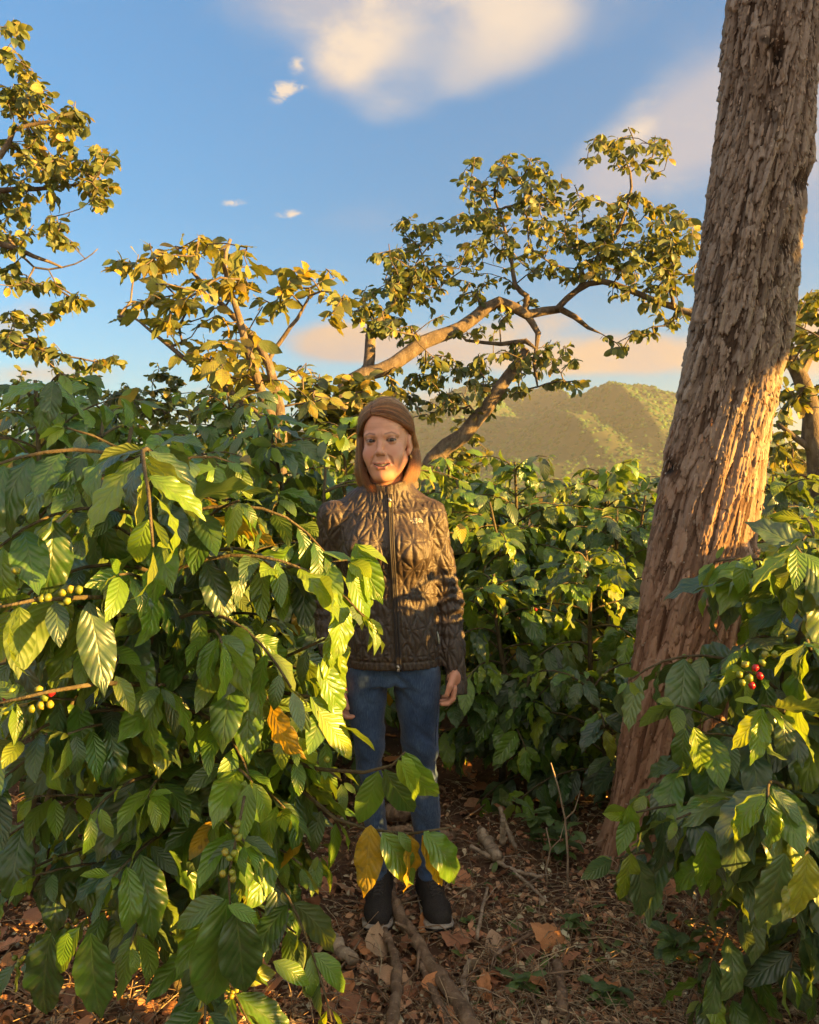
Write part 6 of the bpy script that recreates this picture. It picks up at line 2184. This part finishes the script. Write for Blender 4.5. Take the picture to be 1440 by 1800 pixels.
    # ------------------------------------------------ jeans
    G = Field(steps((-0.20, 0.20, 0.004)), steps((-0.15, 0.17, 0.004)), steps((0.06, 0.93, 0.0042)))
    z_, c_, a_ = prof([(1120, 608, 770), (1160, 606, 776), (1185, 605, 776), (1200, 604, 776)])
    G.loft(np.append(z_, 0.925), np.append(c_, c_[0]), 0.025, np.append(a_, a_[0]) * 0.93, 0.098, 0.01, 2.2)
    for rows, dy in (([(1150, 606, 690), (1195, 604, 684), (1250, 608, 678), (1305, 620, 674), (1344, 628, 673), (1383, 631, 674), (1422, 633, 676), (1470, 640, 681), (1510, 645, 685), (1548, 648, 686)], 0.0),
                     ([(1150, 688, 776), (1195, 689, 776), (1250, 696, 773), (1305, 707, 770), (1344, 713, 768), (1383, 716, 771), (1422, 719, 774), (1470, 727, 776), (1510, 732, 775), (1548, 735, 774)], 0.0)):
        z_, c_, a_ = prof(rows)
        bb = np.interp(z_, [z_.min(), 0.20, 0.45, 0.7, 0.85], [0.055, 0.058, 0.062, 0.082, 0.092])
        cy = np.interp(z_, [z_.min(), 0.30, 0.45, 0.85], [0.045, 0.04, 0.015, 0.02])
        G.loft(z_, c_, cy, a_, bb, 0.012, 2.2)
    GV, GQ = G.surface()
    GV = smooth_quads(GV, GQ, 2, 0.5)
    GN = vnormals(GV, GQ)
    x, y, z = GV.T
    kn = np.exp(-((z - 0.46) / 0.13) ** 2); cr = np.exp(-((z - 0.75) / 0.06) ** 2); an = np.exp(-((z - 0.12) / 0.08) ** 2)
    wv = fbm(x * 9, z * 20 + x * 12, y * 9, seed=41, oct=3)
    d = 0.0068 * wv * (0.4 + kn + an) + 0.004 * np.sin((z + np.abs(x - 0.01) * 0.9) * 120 + 2 * wv) * cr * np.clip(1 - np.abs(x - 0.01) / 0.10, 0, 1) * (y < 0.03)
    d += 0.003 * np.sin(z * 150 + 3 * wv) * an
    GV = GV + GN * d[:, None]
    m, N = new_mat('blue_denim')
    t = N.n('ShaderNodeTexCoord').outputs['Object']
    mpn = N.n('ShaderNodeMapping', i_0=t); mpn.inputs['Scale'].default_value = (1, 1, 0.08)
    n1 = N.noise(mpn.outputs[0], 700, 3, 0.6); n2 = N.noise(t, 7, 4, 0.6); n3 = N.noise(t, 900, 2, 0.5)
    col = N.ramp(N.math('ADD', N.math('MULTIPLY', n1, 0.5), N.math('MULTIPLY', n2, 0.5)), [(0.38, (0.016, 0.036, 0.088)), (0.5, (0.034, 0.068, 0.145)), (0.62, (0.075, 0.13, 0.23))])
    bp = N.n('ShaderNodeBump', i_Height=N.math('ADD', n1, n3), i_Strength=0.35)
    bp.inputs['Distance'].default_value = 0.0015
    pr = N.n('ShaderNodeBsdfPrincipled')
    N.set(pr, 'Base Color', col); N.set(pr, 'Normal', bp.outputs[0])
    pr.inputs['Roughness'].default_value = 0.8; pr.inputs['Specular IOR Level'].default_value = 0.2
    pr.inputs['Sheen Weight'].default_value = 0.2
    finish(N, pr.outputs[0])
    M['denim'] = m
    jn = link('jeans', mesh_from('jeans', GV, GQ), m, root)
    # side seams and inseam stitching of the jeans
    gb = BVHTree.FromPolygons([Vector(p) for p in GV], GQ.tolist())
    mb = MB()
    for seam_u in ([(771, 1185), (768, 1250), (765, 1305), (763, 1344), (766, 1383), (769, 1422), (771, 1470), (770, 1530)], [(609, 1190), (613, 1250), (625, 1305), (633, 1344), (636, 1383), (638, 1422), (645, 1470), (650, 1530)]):
        pts = []
        for u, v in seam_u:
            p = Lp(u, v)
            hit = gb.ray_cast(Vector((p[0], -0.5, p[2])), Vector((0, 1, 0)))
            if hit[0] is not None: pts.append(tuple(hit[0] + Vector((0, -0.0008, 0))))
        if len(pts) > 2: mb.tube(pts, 0.0016, 5)
    link('seam', mb.mesh('seam'), M['denim'], jn)

    # ------------------------------------------------ shoes
    M['shoe'] = simple('dark_knit_shoe', (0.020, 0.018, 0.018), 0.75, 0.25, noise=(0.040, 0.036, 0.034), bump=0.5, scale=320)
    M['sole'] = simple('pale_midsole', (0.42, 0.40, 0.36), 0.6, 0.3, noise=(0.28, 0.25, 0.21), scale=60)
    M['outsole'] = simple('black_outsole', (0.02, 0.02, 0.02), 0.7)
    M['lace'] = simple('shoe_lace', (0.045, 0.042, 0.042), 0.7)
    M['sock'] = simple('dark_blue_sock', (0.035, 0.035, 0.09), 0.85, 0.1, noise=(0.06, 0.05, 0.13), scale=300)
    for au, tu, yaw_ in ((667, 668, -0.02), (756, 776, 0.16)):
        ank = Lp(au, 1560, 0.04)
        # foot frame: +f towards the toe
        f = unit(np.array((math.sin(yaw_), -math.cos(yaw_), 0))); r_ = np.array((math.cos(yaw_), math.sin(yaw_), 0))
        o = np.array((ank[0], ank[1], 0.0))

        def FP(fw, sd, up):
            return o + f * fw + r_ * sd + np.array((0, 0, up))
        S = Field(steps((o[0] - 0.11, o[0] + 0.13, 0.0032)), steps((o[1] - 0.25, o[1] + 0.11, 0.0032)), steps((-0.01, 0.135, 0.003)))
        S.chain([FP(-0.045, 0, 0.044), FP(0.04, 0, 0.044), FP(0.11, 0.002, 0.038), FP(0.150, 0.004, 0.035)], [0.035, 0.037, 0.040, 0.035], 0.02)
        S.chain([FP(-0.02, 0, 0.06), FP(-0.008, 0, 0.105)], [0.040, 0.040], 0.03)
        S.chain([FP(-0.01, 0, 0.085), FP(0.07, 0, 0.066)], [0.034, 0.028], 0.02)
        S.chain([FP(-0.008, 0, 0.08), FP(-0.005, 0, 0.14)], [0.030, 0.032], 0.004, 'sub')
        sl = S.box((-1, -1, -1), (1, 1, 0.026), 0.0)
        S.F[sl] = np.maximum(S.F[sl], 0.0245 - S.pts(sl)[2])
        SV, SQ = S.surface(); SV = smooth_quads(SV, SQ, 1, 0.5)
        sh = link('shoe', mesh_from('shoe', SV, SQ), M['shoe'], root)
        # sole outline
        ot = [(-0.085, 0.0), (-0.078, 0.024), (-0.05, 0.036), (0.0, 0.036), (0.05, 0.039), (0.10, 0.045), (0.145, 0.043), (0.175, 0.032), (0.192, 0.012), (0.194, -0.006), (0.185, -0.024), (0.16, -0.038), (0.11, -0.043), (0.05, -0.037), (0.0, -0.034), (-0.05, -0.034), (-0.078, -0.023)]
        n = len(ot)
        for nm, z0, z1, k, mt in (('midsole', 0.009, 0.019, 1.04, 'sole'), ('outsole', 0.0, 0.0095, 1.03, 'outsole')):
            lv = [(z0, k * 0.97), (z0 + 0.003, k), (z1 - 0.004, k), (z1, k * 0.93)]
            VV = []
            for zz, kk in lv:
                for fw, sd in ot:
                    lift = 0.016 * max(0, (fw - 0.12) / 0.07) ** 2
                    VV.append(FP((fw - 0.05) * kk + 0.05, sd * kk * 1.07, zz + lift))
            VV.append(FP(0.05, 0, z0)); VV.append(FP(0.05, 0, z1))
            QQ = [(l * n + i, l * n + (i + 1) % n, (l + 1) * n + (i + 1) % n, (l + 1) * n + i) for l in range(3) for i in range(n)]
            TT = [(4 * n, (i + 1) % n, i) for i in range(n)] + [(4 * n + 1, 3 * n + i, 3 * n + (i + 1) % n) for i in range(n)]
            mb = MB(); mb.add(VV, QQ, TT)
            link(nm, mb.mesh(nm), M[mt], sh)
        sb = BVHTree.FromPolygons([Vector(p) for p in SV], SQ.tolist())
        mb = MB()
        for k in range(5):
            fw = 0.045 + 0.014 * k
            for sg in (-1, 1):
                pts = []
                for q in np.linspace(-1, 1, 7):
                    p = FP(fw + sg * 0.006 * q, 0.017 * q, 0.2)
                    hit = sb.ray_cast(Vector(p), Vector((0, 0, -1)))
                    if hit[0] is not None: pts.append(tuple(hit[0] + Vector((0, 0, 0.0015))))
                if len(pts) > 3: mb.tube(pts, 0.0021, 5)
        if mb.n: link('lace', mb.mesh('lace'), M['lace'], sh)
        mb = MB(); mb.tube([FP(-0.008, 0, 0.07), FP(-0.005, 0, 0.15)], [0.030, 0.029], 16)
        link('sock', mb.mesh('sock'), M['sock'], root)

    # ------------------------------------------------ hair
    M['hair'] = None
    m, N = new_mat('brown_hair')
    r = N.n('ShaderNodeAttribute', attribute_name='tone').outputs['Fac']
    col = N.ramp(r, [(0.0, (0.030, 0.008, 0.002)), (0.35, (0.115, 0.031, 0.008)), (0.7, (0.24, 0.074, 0.019)), (1.0, (0.50, 0.20, 0.065))])
    hb = N.n('ShaderNodeBsdfHairPrincipled')
    try:
        hb.model = 'CHIANG'
    except Exception:
        pass
    hb.parametrization = 'COLOR'
    N.set(hb, 'Color', col)
    hb.inputs['Roughness'].default_value = 0.32
    hb.inputs['Radial Roughness'].default_value = 0.45
    hb.inputs['Random Roughness'].default_value = 0.3
    finish(N, hb.outputs[0])
    M['hair'] = m
    M['hair_under'] = simple('hair_underlayer', (0.20, 0.095, 0.045), 0.6, 0.3)
    rng = np.random.default_rng(3)
    ec = np.array((0, 0.012, 0.028)); er = np.array((0.087, 0.104, 0.104))

    def on_ell(d, k):
        return ec + d * er * k

    def strand(side, w, k, jit=True, nseg=11):
        """w 0..1 from the front of the parting to the back"""
        j = (lambda s: rng.normal(0, s)) if jit else (lambda s: 0.0)
        part = np.array((-0.33 + 0.12 * w, -0.80 + 1.2 * w, 0.50 + 0.62 * w)) + np.array((0.05 * side, 0, 0)) * (0.3 + abs(j(0.6)))
        part = part / np.linalg.norm(part)
        if side > 0:
            phi = math.radians(86 + (180 - 86) * w ** 0.85) + j(0.03)
            el0 = -0.02 - 0.05 * w
        else:
            phi = math.radians(-59 - (180 - 59) * w ** 0.9) + j(0.03)
            el0 = -0.12
        e = np.array((math.sin(phi) * math.cos(el0), -math.cos(phi) * math.cos(el0), math.sin(el0)))
        om = math.acos(np.clip(part @ e, -1, 1))
        pts = []
        for t in np.linspace(0, 1, nseg):
            d = (math.sin((1 - t) * om) * part + math.sin(t * om) * e) / math.sin(om)
            lift = 1 + 0.035 * math.sin(math.pi * min(1, t * 1.6)) * (1 if side > 0 else 0.7)
            if side > 0 and w < 0.55:
                d = d + np.array((0, 0, -0.15 * math.sin(math.pi * t) * (1 - w / 0.55) ** 1.4)) ; d /= np.linalg.norm(d)
            pts.append(on_ell(d, k * lift))
        q = pts[-1]
        rad = np.array((math.sin(phi), -math.cos(phi), 0))
        zb = (-0.142 if side < 0 else -0.128) + 0.010 * w + j(0.006) + (0.012 * w if side > 0 else 0)
        if side < 0 and w < 0.3: zb -= 0.010 * (1 - w / 0.3)
        L = q[2] - zb
        hang = []
        for t in np.linspace(0, 1, nseg)[1:]:
            flare = (0.010 * math.sin(math.pi * t * 0.8) * (1.3 if side > 0 else 0.8) + 0.012 * t ** 1.5) * min(1.0, 0.25 + w / 0.25)
            curl = -0.016 * max(0, (t - 0.62) / 0.38) ** 1.8
            p = q + rad * (flare + curl) + np.array((0, 0, -L * t))
            fw = np.clip(1 - w / 0.35, 0, 1)
            if side < 0:
                p = p + np.array((0.030, -0.022, 0)) * fw * (w < 0.12) * max(0, (t - 0.45) / 0.55) ** 1.7
                p = p + np.array((0.004, -0.004, 0)) * math.sin(math.pi * t) * fw
            else:
                # tucked behind the ear, then falling forward again below it
                p = p + np.array((-0.004, 0.026, 0)) * fw * math.exp(-((t - 0.38) / 0.22) ** 2)
                p = p + np.array((-0.012, -0.046, 0)) * fw * max(0, (t - 0.30) / 0.70) ** 1.1
            hang.append(p)
        pts = np.array(pts + hang)
        if jit:
            pts += rng.normal(0, 0.0022, 3) * np.linspace(0.2, 1.6, len(pts))[:, None] + rng.normal(0, 0.00035, pts.shape)
        return pts
    mb = MB()
    for side in (-1, 1):
        ws = np.linspace(0.07, 1, 60)
        G_ = np.array([T(strand(side, w_, 0.92, False)) for w_ in ws])
        n1_, n2_ = G_.shape[:2]
        i0 = np.arange(n1_ - 1)[:, None] * n2_ + np.arange(n2_ - 1)[None, :]
        mb.add(G_.reshape(-1, 3), np.stack([i0, i0 + 1, i0 + n2_ + 1, i0 + n2_], -1).reshape(-1, 4))
    under = link('hair', mb.mesh('hair'), M['hair_under'], root)
    clump = rng.uniform(-1, 1, 400); clump2 = rng.uniform(-1, 1, 400); clump3 = rng.uniform(-1, 1, 400)
    PP, RR, TT = [], [], []
    NS = 11000
    for q in range(NS):
        side = -1 if q % 2 else 1
        w_ = rng.random() ** 1.2
        nc = 75
        k_ = math.floor(w_ * nc)
        cl = k_ + (100 if side > 0 else 0)
        tight = rng.uniform(0.3, 1.0)
        wc = float(np.clip((k_ + 0.5 + (w_ * nc % 1 - 0.5) * tight + 0.25 * clump3[cl]) / nc, 0, 1))
        stray = rng.random() < 0.035
        k = rng.uniform(0.962, 1.0) if rng.random() > 0.75 * max(0.0, 1 - w_ / 0.30) else rng.uniform(0.86, 0.98)
        k += 0.016 * clump2[cl] + (rng.uniform(0.01, 0.05) if stray else 0)
        pts = strand(side, wc, k)
        n = len(pts)
        # uneven ends
        cut = 1.0 - max(0.0, rng.normal(0.03, 0.05) + 0.05 * clump3[cl])
        t = np.linspace(0, cut, n) * (n - 1)
        pts = np.stack([np.interp(t, np.arange(n), pts[:, c_]) for c_ in range(3)], -1)
        pts = pts + (rng.normal(0, 0.004, 3) if stray else 0) * np.linspace(0, 1, n)[:, None]
        PP.append(T(pts)); RR.append(0.00034 * rng.uniform(0.7, 1.3) * np.linspace(1, 0.35, n))
        TT.append(float(np.clip(0.48 + 0.36 * clump[cl] + 0.28 * rng.normal(), 0, 1)))
    n = PP[0].shape[0]
    hc = bpy.data.hair_curves.new('strands')
    hc.add_curves([n] * NS)
    hc.attributes['position'].data.foreach_set('vector', np.concatenate(PP).astype(np.float32).ravel())
    ra = hc.attributes.get('radius') or hc.attributes.new('radius', 'FLOAT', 'POINT')
    ra.data.foreach_set('value', np.concatenate(RR).astype(np.float32))
    ta_ = hc.attributes.new('tone', 'FLOAT', 'CURVE')
    ta_.data.foreach_set('value', np.array(TT, np.float32))
    hc.materials.append(M['hair'])
    ho = bpy.data.objects.new('strands', hc)
    COL.objects.link(ho)
    ho.parent = under
    tag(ho, kind='stuff')
    return root


build_person()
# ------------------------------------------------------------------ what lies on the ground
def Gp(u, v, h=0.0):
    """where the sight line through (u, v) meets the ground"""
    d = np.array(tuple(P(u, v, 1.0))) - np.array((0, 0, CAM_Z))
    z = 0.01
    for _ in range(4):
        t = (z + h - CAM_Z) / d[2]
        p = np.array((0, 0, CAM_Z)) + d * t
        z = float(ground_z(p[0], p[1]))
    return np.array((p[0], p[1], z + h))


rngl = np.random.default_rng(2024)
CAMV = np.array((0, 0, CAM_Z))


def Gv(u, v):
    """the same for arrays"""
    dx = (np.asarray(u, float) - 720) / 1440; dy = -(np.asarray(v, float) - 900) / 1440
    D = np.stack([dx, math.cos(PITCH) + dy * math.sin(PITCH), -math.sin(PITCH) + dy * math.cos(PITCH)], -1)
    z = np.full(len(D), 0.01)
    for _ in range(3):
        p = CAMV + D * ((z - CAM_Z) / D[:, 2])[:, None]
        z = ground_z(p[:, 0], p[:, 1])
    p[:, 2] = z
    return p



def stick(pix, r0, r1, label, mat='stick', lift=0.0, name='fallen_branch', twigs=0, group='sticks on the ground'):
    pts = []
    for q in pix:
        h = q[2] if len(q) > 2 else 0.0
        pts.append(Gp(q[0], q[1], h + lift + 0.022 + r0 * 0.8))
    pts = np.array(pts)
    t = np.linspace(0, 1, len(pts)); ti = np.linspace(0, 1, 22)
    pp = np.stack([np.interp(ti, t, pts[:, k]) for k in range(3)], -1)
    kk = np.ones(5) / 5
    for k in range(3):
        pp[:, k] = np.convolve(np.pad(pp[:, k], 2, mode='reflect', reflect_type='odd'), kk, 'valid')
    pp += rngl.normal(0, r0 * 0.16, pp.shape)
    loc = pp[0].copy()
    o = empty(name, tuple(loc))
    tag(o, label, 'stick', group)
    mb = MB()
    rr = np.linspace(r0, r1, 22) * (1 + 0.12 * rngl.normal(0, 1, 22))
    mb.tube(pp - loc, rr, 9)
    for k in range(3):
        i = rngl.integers(3, 19)
        a = pp[i] - loc; d = unit(rngl.normal(0, 1, 3)); d[2] = abs(d[2])
        mb.tube([a, a + d * rr[i] * 1.1, a + d * rr[i] * 1.5], [rr[i] * 0.7, rr[i] * 0.55, rr[i] * 0.3], 6)
    link('wood', mb.mesh('wood'), M[mat], o)
    for k in range(twigs):
        i = rngl.integers(4, 18); a = pp[i] - loc
        d = unit(rngl.normal(0, 1, 3) * (1, 1, 0.25)); L = rngl.uniform(0.08, 0.2)
        m2 = MB(); m2.tube([a, a + d * L * 0.5 + (0, 0, 0.01), a + d * L], [rr[i] * 0.35, rr[i] * 0.28, rr[i] * 0.15], 5)
        link('twig', m2.mesh('twig'), M[mat], o)
    return o


stick([(676, 1535, .02), (690, 1580), (715, 1630), (750, 1685), (790, 1740), (840, 1815)], 0.0165, 0.021, 'long thick stick running from between the shoes toward the camera', twigs=2)
stick([(676, 1635), (690, 1665), (698, 1700), (697, 1745), (686, 1815)], 0.012, 0.017, 'thick stick starting under the left shoe toe', twigs=1)
stick([(738, 1690), (752, 1725), (772, 1765), (792, 1815)], 0.009, 0.013, 'shorter stick lying between the two thick sticks', twigs=1)
stick([(826, 1688), (815, 1720), (818, 1755), (835, 1800)], 0.006, 0.009, 'thin forked stick right of the longest stick', 'pale_stick', twigs=2)
stick([(828, 1488, .02), (860, 1505), (893, 1527), (925, 1536), (955, 1542)], 0.008, 0.006, 'stick crossing the litter right of the dark shoe', 'pale_stick', twigs=2)
stick([(903, 1533), (930, 1555), (962, 1585)], 0.006, 0.004, 'thin stick bending down toward the trunk foot', 'pale_stick', twigs=2)
stick([(556, 1628), (585, 1655), (624, 1690)], 0.022, 0.018, 'pale peeled log beside the left shoe', 'pale_stick')
stick([(660, 1392), (690, 1396), (735, 1391)], 0.03, 0.027, 'grey log lying behind the knees', 'pale_stick')
stick([(655, 1428), (690, 1432), (730, 1428)], 0.028, 0.030, 'dark log lying behind the shins', 'stick')
stick([(665, 1458), (700, 1462), (745, 1462), (800, 1470)], 0.02, 0.016, 'broken log just behind the ankles', 'stick', twigs=2)
stick([(845, 1462, .02), (858, 1480), (876, 1510)], 0.022, 0.02, 'short thick cut piece of wood right of the jeans cuff', 'pale_stick')
stick([(880, 1420, .05), (888, 1450, .03), (906, 1490)], 0.010, 0.008, 'pale broken stick leaning behind the cut wood', 'pale_stick')
stick([(884, 1440, .10), (884, 1485, .0)], 0.009, 0.011, 'short upright sunlit peg in the litter', 'pale_stick')
stick([(940, 1638), (900, 1660), (868, 1680)], 0.005, 0.006, 'thin twig between the dark shoe and the trunk foot', 'stick', twigs=2)
stick([(858, 1560), (848, 1600), (838, 1650)], 0.005, 0.006, 'thin twig right of the dark shoe', 'pale_stick', twigs=1)
stick([(705, 1585), (745, 1570), (770, 1568)], 0.006, 0.005, 'twig lying across behind the thick stick', 'stick')
stick([(1230, 1700), (1290, 1706), (1345, 1698)], 0.014, 0.012, 'stick in the shade under the right front bush', 'stick', twigs=1)
stick([(980, 1690), (984, 1720), (990, 1775)], 0.012, 0.014, 'dark stub of wood in the open litter', 'stick')


def upright(u, v, pts, r, label, mat='pale_stick'):
    b = Gp(u, v)
    o = empty('dead_stem', tuple(b)); tag(o, label, 'dead stem', 'dead stems')
    mb = MB(); mb.tube(pts, np.linspace(r, r * 0.5, len(pts)), 6)
    link('stem', mb.mesh('stem'), M[mat], o)
    mb = MB()
    q = np.array(pts[len(pts) // 2]); mb.tube([q, q + (0.03, 0.0, 0.03), q + (0.05, 0.01, 0.09)], [r * 0.6, r * 0.4, r * 0.25], 5)
    link('side_twig', mb.mesh('side_twig'), M[mat], o)


upright(998, 1570, [(0, 0, -0.02), (0.0, 0, 0.12), (-0.01, 0.0, 0.24), (-0.03, 0.01, 0.34), (-0.055, 0.01, 0.42)], 0.0045, 'thin bare upright stem left of the trunk foot')
upright(965, 1560, [(0, 0, -0.02), (-0.01, 0, 0.06), (0.005, 0.0, 0.13), (-0.01, 0.0, 0.2)], 0.004, 'short bare upright stem left of the taller one')
# stump in the row behind
b = Gp(790, 1330)
o = empty('stump', tuple(b)); tag(o, 'small cut stump on the ground behind the woman\'s bare hand', 'stump')
mb = MB(); mb.tube([(0, 0, -0.03), (0, 0, 0.0), (0.002, 0, 0.06), (0.004, 0, 0.10)], [0.05, 0.038, 0.034, 0.033], 14)
link('wood', mb.mesh('wood'), M['stick'], o)
mb = MB(); mb.tube([(0.004, 0, 0.1005), (0.004, 0, 0.104)], [0.032, 0.030], 14)
link('cut_face', mb.mesh('cut_face'), M['pale_stick'], o)

# ---- dry leaves: the larger ones singly, all alike in kind
dry = []
for k in range(12):
    V, q, luv = leaf_shape(1, 0.28 + 0.05 * (k % 3), 11, 6, (-1.2, 0.9, 1.6, -0.6)[k % 4], (0.5, 0.2, -0.3)[k % 3], 0.05, (k % 5 - 2) * 0.35, 300 + k, 'round' if k % 2 else 'coffee')
    V = V - np.array((0, 0.5, V[:, 2].min() * 0.6))
    me = mesh_from('dry_leaf', V, q, None, {'luv': ('FLOAT2', luv)})
    me.materials.append(M['dry_leaf'])
    dry.append(me)
n = 0
fixed = [(607, 1752, 0.10), (822, 1656, 0.11), (585, 1652, 0.10), (640, 1680, .07), (905, 1645, .08), (925, 1680, .09), (870, 1730, .09), (945, 1745, .09), (1045, 1740, .08), (545, 1600, .09), (560, 1560, .08), (100, 1590, .10), (60, 1560, .1), (60, 1620, .1), (130, 1600, .09), (30, 1590, .1), (745, 1350, .1), (770, 1400, .1), (840, 1390, .12), (890, 1420, .12), (930, 1400, .12), (975, 1420, .1), (815, 1360, .11), (690, 1340, .1), (640, 1340, .1), (950, 1440, .1)]
while n < 295:
    if n < len(fixed):
        u, v, L = fixed[n]
    else:
        v = 1320 + 500 * rngl.random() ** 0.8
        u = rngl.uniform(-20, 1300); L = 0.04 + 0.085 * rngl.random() ** 1.5
        if u > 900 and v > 1500 and rngl.random() < 0.6: continue
    p = Gp(u, v)
    o = bpy.data.objects.new('fallen_leaf', dry[rngl.integers(12)])
    tag(o, 'curled dry brown leaf lying on the ground among many others', 'leaf', 'dry leaves on the ground')
    o.location = (p[0], p[1], p[2] + 0.006 + 0.012 * rngl.random())
    o.rotation_euler = (rngl.normal(0, 0.35), rngl.normal(0, 0.35) + (math.pi if rngl.random() < 0.35 else 0), rngl.uniform(0, 6.28))
    o.scale = (L, L, L)
    COL.objects.link(o)
    n += 1


def scatter(name, label, cat, mat, count, shape, size, region, tilt=0.35, lift=0.012, flat=True, dens=None):
    V, q = shape
    vv = 1290 + 560 * rngl.random(count * 3) ** region[1]
    uu = rngl.uniform(-60, 1500, count * 3)
    if dens is not None:
        keep = rngl.random(len(uu)) < np.array(dens(uu, vv), float)
        uu, vv = uu[keep], vv[keep]
    uu, vv = uu[:count], vv[:count]
    n = len(uu)
    p = Gv(uu, vv)
    L = rngl.uniform(size[0], size[1], n)
    ax, ay, az = rngl.normal(0, tilt, n), rngl.normal(0, tilt, n), rngl.uniform(0, 6.28, n)
    cx, sx, cy, sy, cz, sz = np.cos(ax), np.sin(ax), np.cos(ay), np.sin(ay), np.cos(az), np.sin(az)
    R_ = np.stack([np.stack([cz * cy, cz * sy * sx - sz * cx, cz * sy * cx + sz * sx], -1),
                   np.stack([sz * cy, sz * sy * sx + cz * cx, sz * sy * cx - cz * sx], -1),
                   np.stack([-sy, cy * sx, cy * cx], -1)], 1)
    W_ = V[None] * ((1 + 0.16 * rngl.normal(0, 1, (n,) + V.shape)) if flat else 1.0)
    W_ = np.einsum('nij,nvj->nvi', R_, W_ * L[:, None, None]) + p[:, None, :]
    W_[:, :, 2] += (lift * rngl.random(n))[:, None]
    Vs = [W_.reshape(-1, 3)]
    Qs = [(q[None] + (np.arange(n) * len(V))[:, None, None]).reshape(-1, q.shape[1])]
    o = link(name, mesh_from(name, np.concatenate(Vs), np.concatenate(Qs)), M[mat])
    tag(o, label, cat, kind='stuff')


V, q, _ = leaf_shape(1, 0.26, 4, 2, 1.5, 0.5, 0.03, 0.5, 5, 'coffee')
scatter('leaf_litter', 'broken dry leaves and mulch covering the ground', 'leaf litter', 'litter', 15000, (V, q), (0.008, 0.038), (0, 0.95), 0.6, 0.012)
bar = np.array([(x_ * 0.013 + 0.06 * math.sin(3 * y_), y_, z_ * 0.011 + 0.10 * math.sin(2.5 * y_)) for y_ in (0, 0.5, 1.0) for x_, z_ in ((-1, 0), (0, 1), (1, 0))])
bq = np.array([(i * 3 + a, i * 3 + (a + 1) % 3, i * 3 + 3 + (a + 1) % 3, i * 3 + 3 + a) for i in range(2) for a in range(3)])
scatter('dry_grass', 'dry grass straws and thin twigs lying in the litter', 'straw', 'straw', 6500, (bar, bq), (0.03, 0.12), (0, 0.75), 0.28, 0.025, False, lambda u, v: 0.35 + 0.65 * (u > 780))
scatter('twig_litter', 'small broken twigs in the litter', 'twigs', 'stick', 700, (bar * np.array((2.0, 1, 2.0)), bq), (0.04, 0.14), (0, 0.85), 0.2, 0.02, False)
V, q, _ = leaf_shape(1, 0.16, 3, 2, 0.9, 0.3, 0.0, 0.1, 6, 'other')
scatter('ground_weeds', 'sparse small green weeds growing through the litter', 'weeds', 'leaf_seedling', 420, (V, q), (0.03, 0.07), (0, 0.6), 0.5, 0.01, False, lambda u, v: 1.0 * (u > 820) * (v > 1480))


def weed(u, v, n, h, L, label, seed):
    rng = np.random.default_rng(seed)
    b = Gp(u, v)
    o = empty('weed', tuple(b)); tag(o, label, 'weed', 'small weeds')
    LV = Leaves(K_TREE); mb = MB()
    for s in range(n):
        a = rng.uniform(0, 6.28); tip = np.array((math.cos(a) * h * 0.4, math.sin(a) * h * 0.4, h * rng.uniform(0.7, 1.1)))
        pts = [np.zeros(3), tip * (0.35, 0.35, 0.55), tip]
        mb.tube(pts, [0.003, 0.0025, 0.0015], 5)
        for k in range(6):
            t = 0.35 + 0.65 * k / 5
            az = k * 2.4 + a
            d = unit((math.cos(az), math.sin(az), 0.25))
            LV.add(b + tip * (t * 0.9 + 0.1 * t * t) * np.array((t, t, 1)), d, (0, 0, 1), L * rng.uniform(0.7, 1.2), 'leaf_seedling', int(rng.integers(6)))
    link('stem', mb.mesh('stem'), M['leaf_seedling'], o)
    LV.build(o, 60)


weed(960, 1500, 4, 0.16, 0.075, 'leafy green weed left of the trunk foot', 1)
weed(985, 1520, 3, 0.13, 0.07, 'lower green weed nearest the trunk foot', 2)
weed(920, 1750, 2, 0.06, 0.05, 'tiny green weed in the open litter in front', 3)
weed(1065, 1770, 2, 0.06, 0.05, 'tiny green weed at the bottom of the open litter', 4)
weed(1180, 1690, 3, 0.10, 0.07, 'green weed in the shade of the right front bush', 5)
weed(1010, 1640, 2, 0.06, 0.05, 'small green weed below the trunk foot', 6)
# ------------------------------------------------------------------ the evening haze
def haze():
    x0, x1, y0, y1, z0, z1 = -2450, 2450, -260, 3050, -60, 206
    V = [(x, y, z) for x in (x0, x1) for y in (y0, y1) for z in (z0, z1)]
    Q = [(0, 1, 3, 2), (4, 6, 7, 5), (0, 4, 5, 1), (2, 3, 7, 6), (0, 2, 6, 4), (1, 5, 7, 3)]
    m, N = new_mat('haze')
    pv = N.n('ShaderNodeVolumePrincipled')
    pv.inputs['Color'].default_value = (0.96, 0.92, 0.80, 1)
    pv.inputs['Density'].default_value = 0.00016
    pv.inputs['Anisotropy'].default_value = 0.35
    o = N.n('ShaderNodeOutputMaterial')
    N.link(pv.outputs[0], o.inputs['Volume'])
    h = link('haze', mesh_from('haze', V, Q, smooth=False), m)
    tag(h, 'thin golden evening haze over the valley', kind='stuff')


haze()
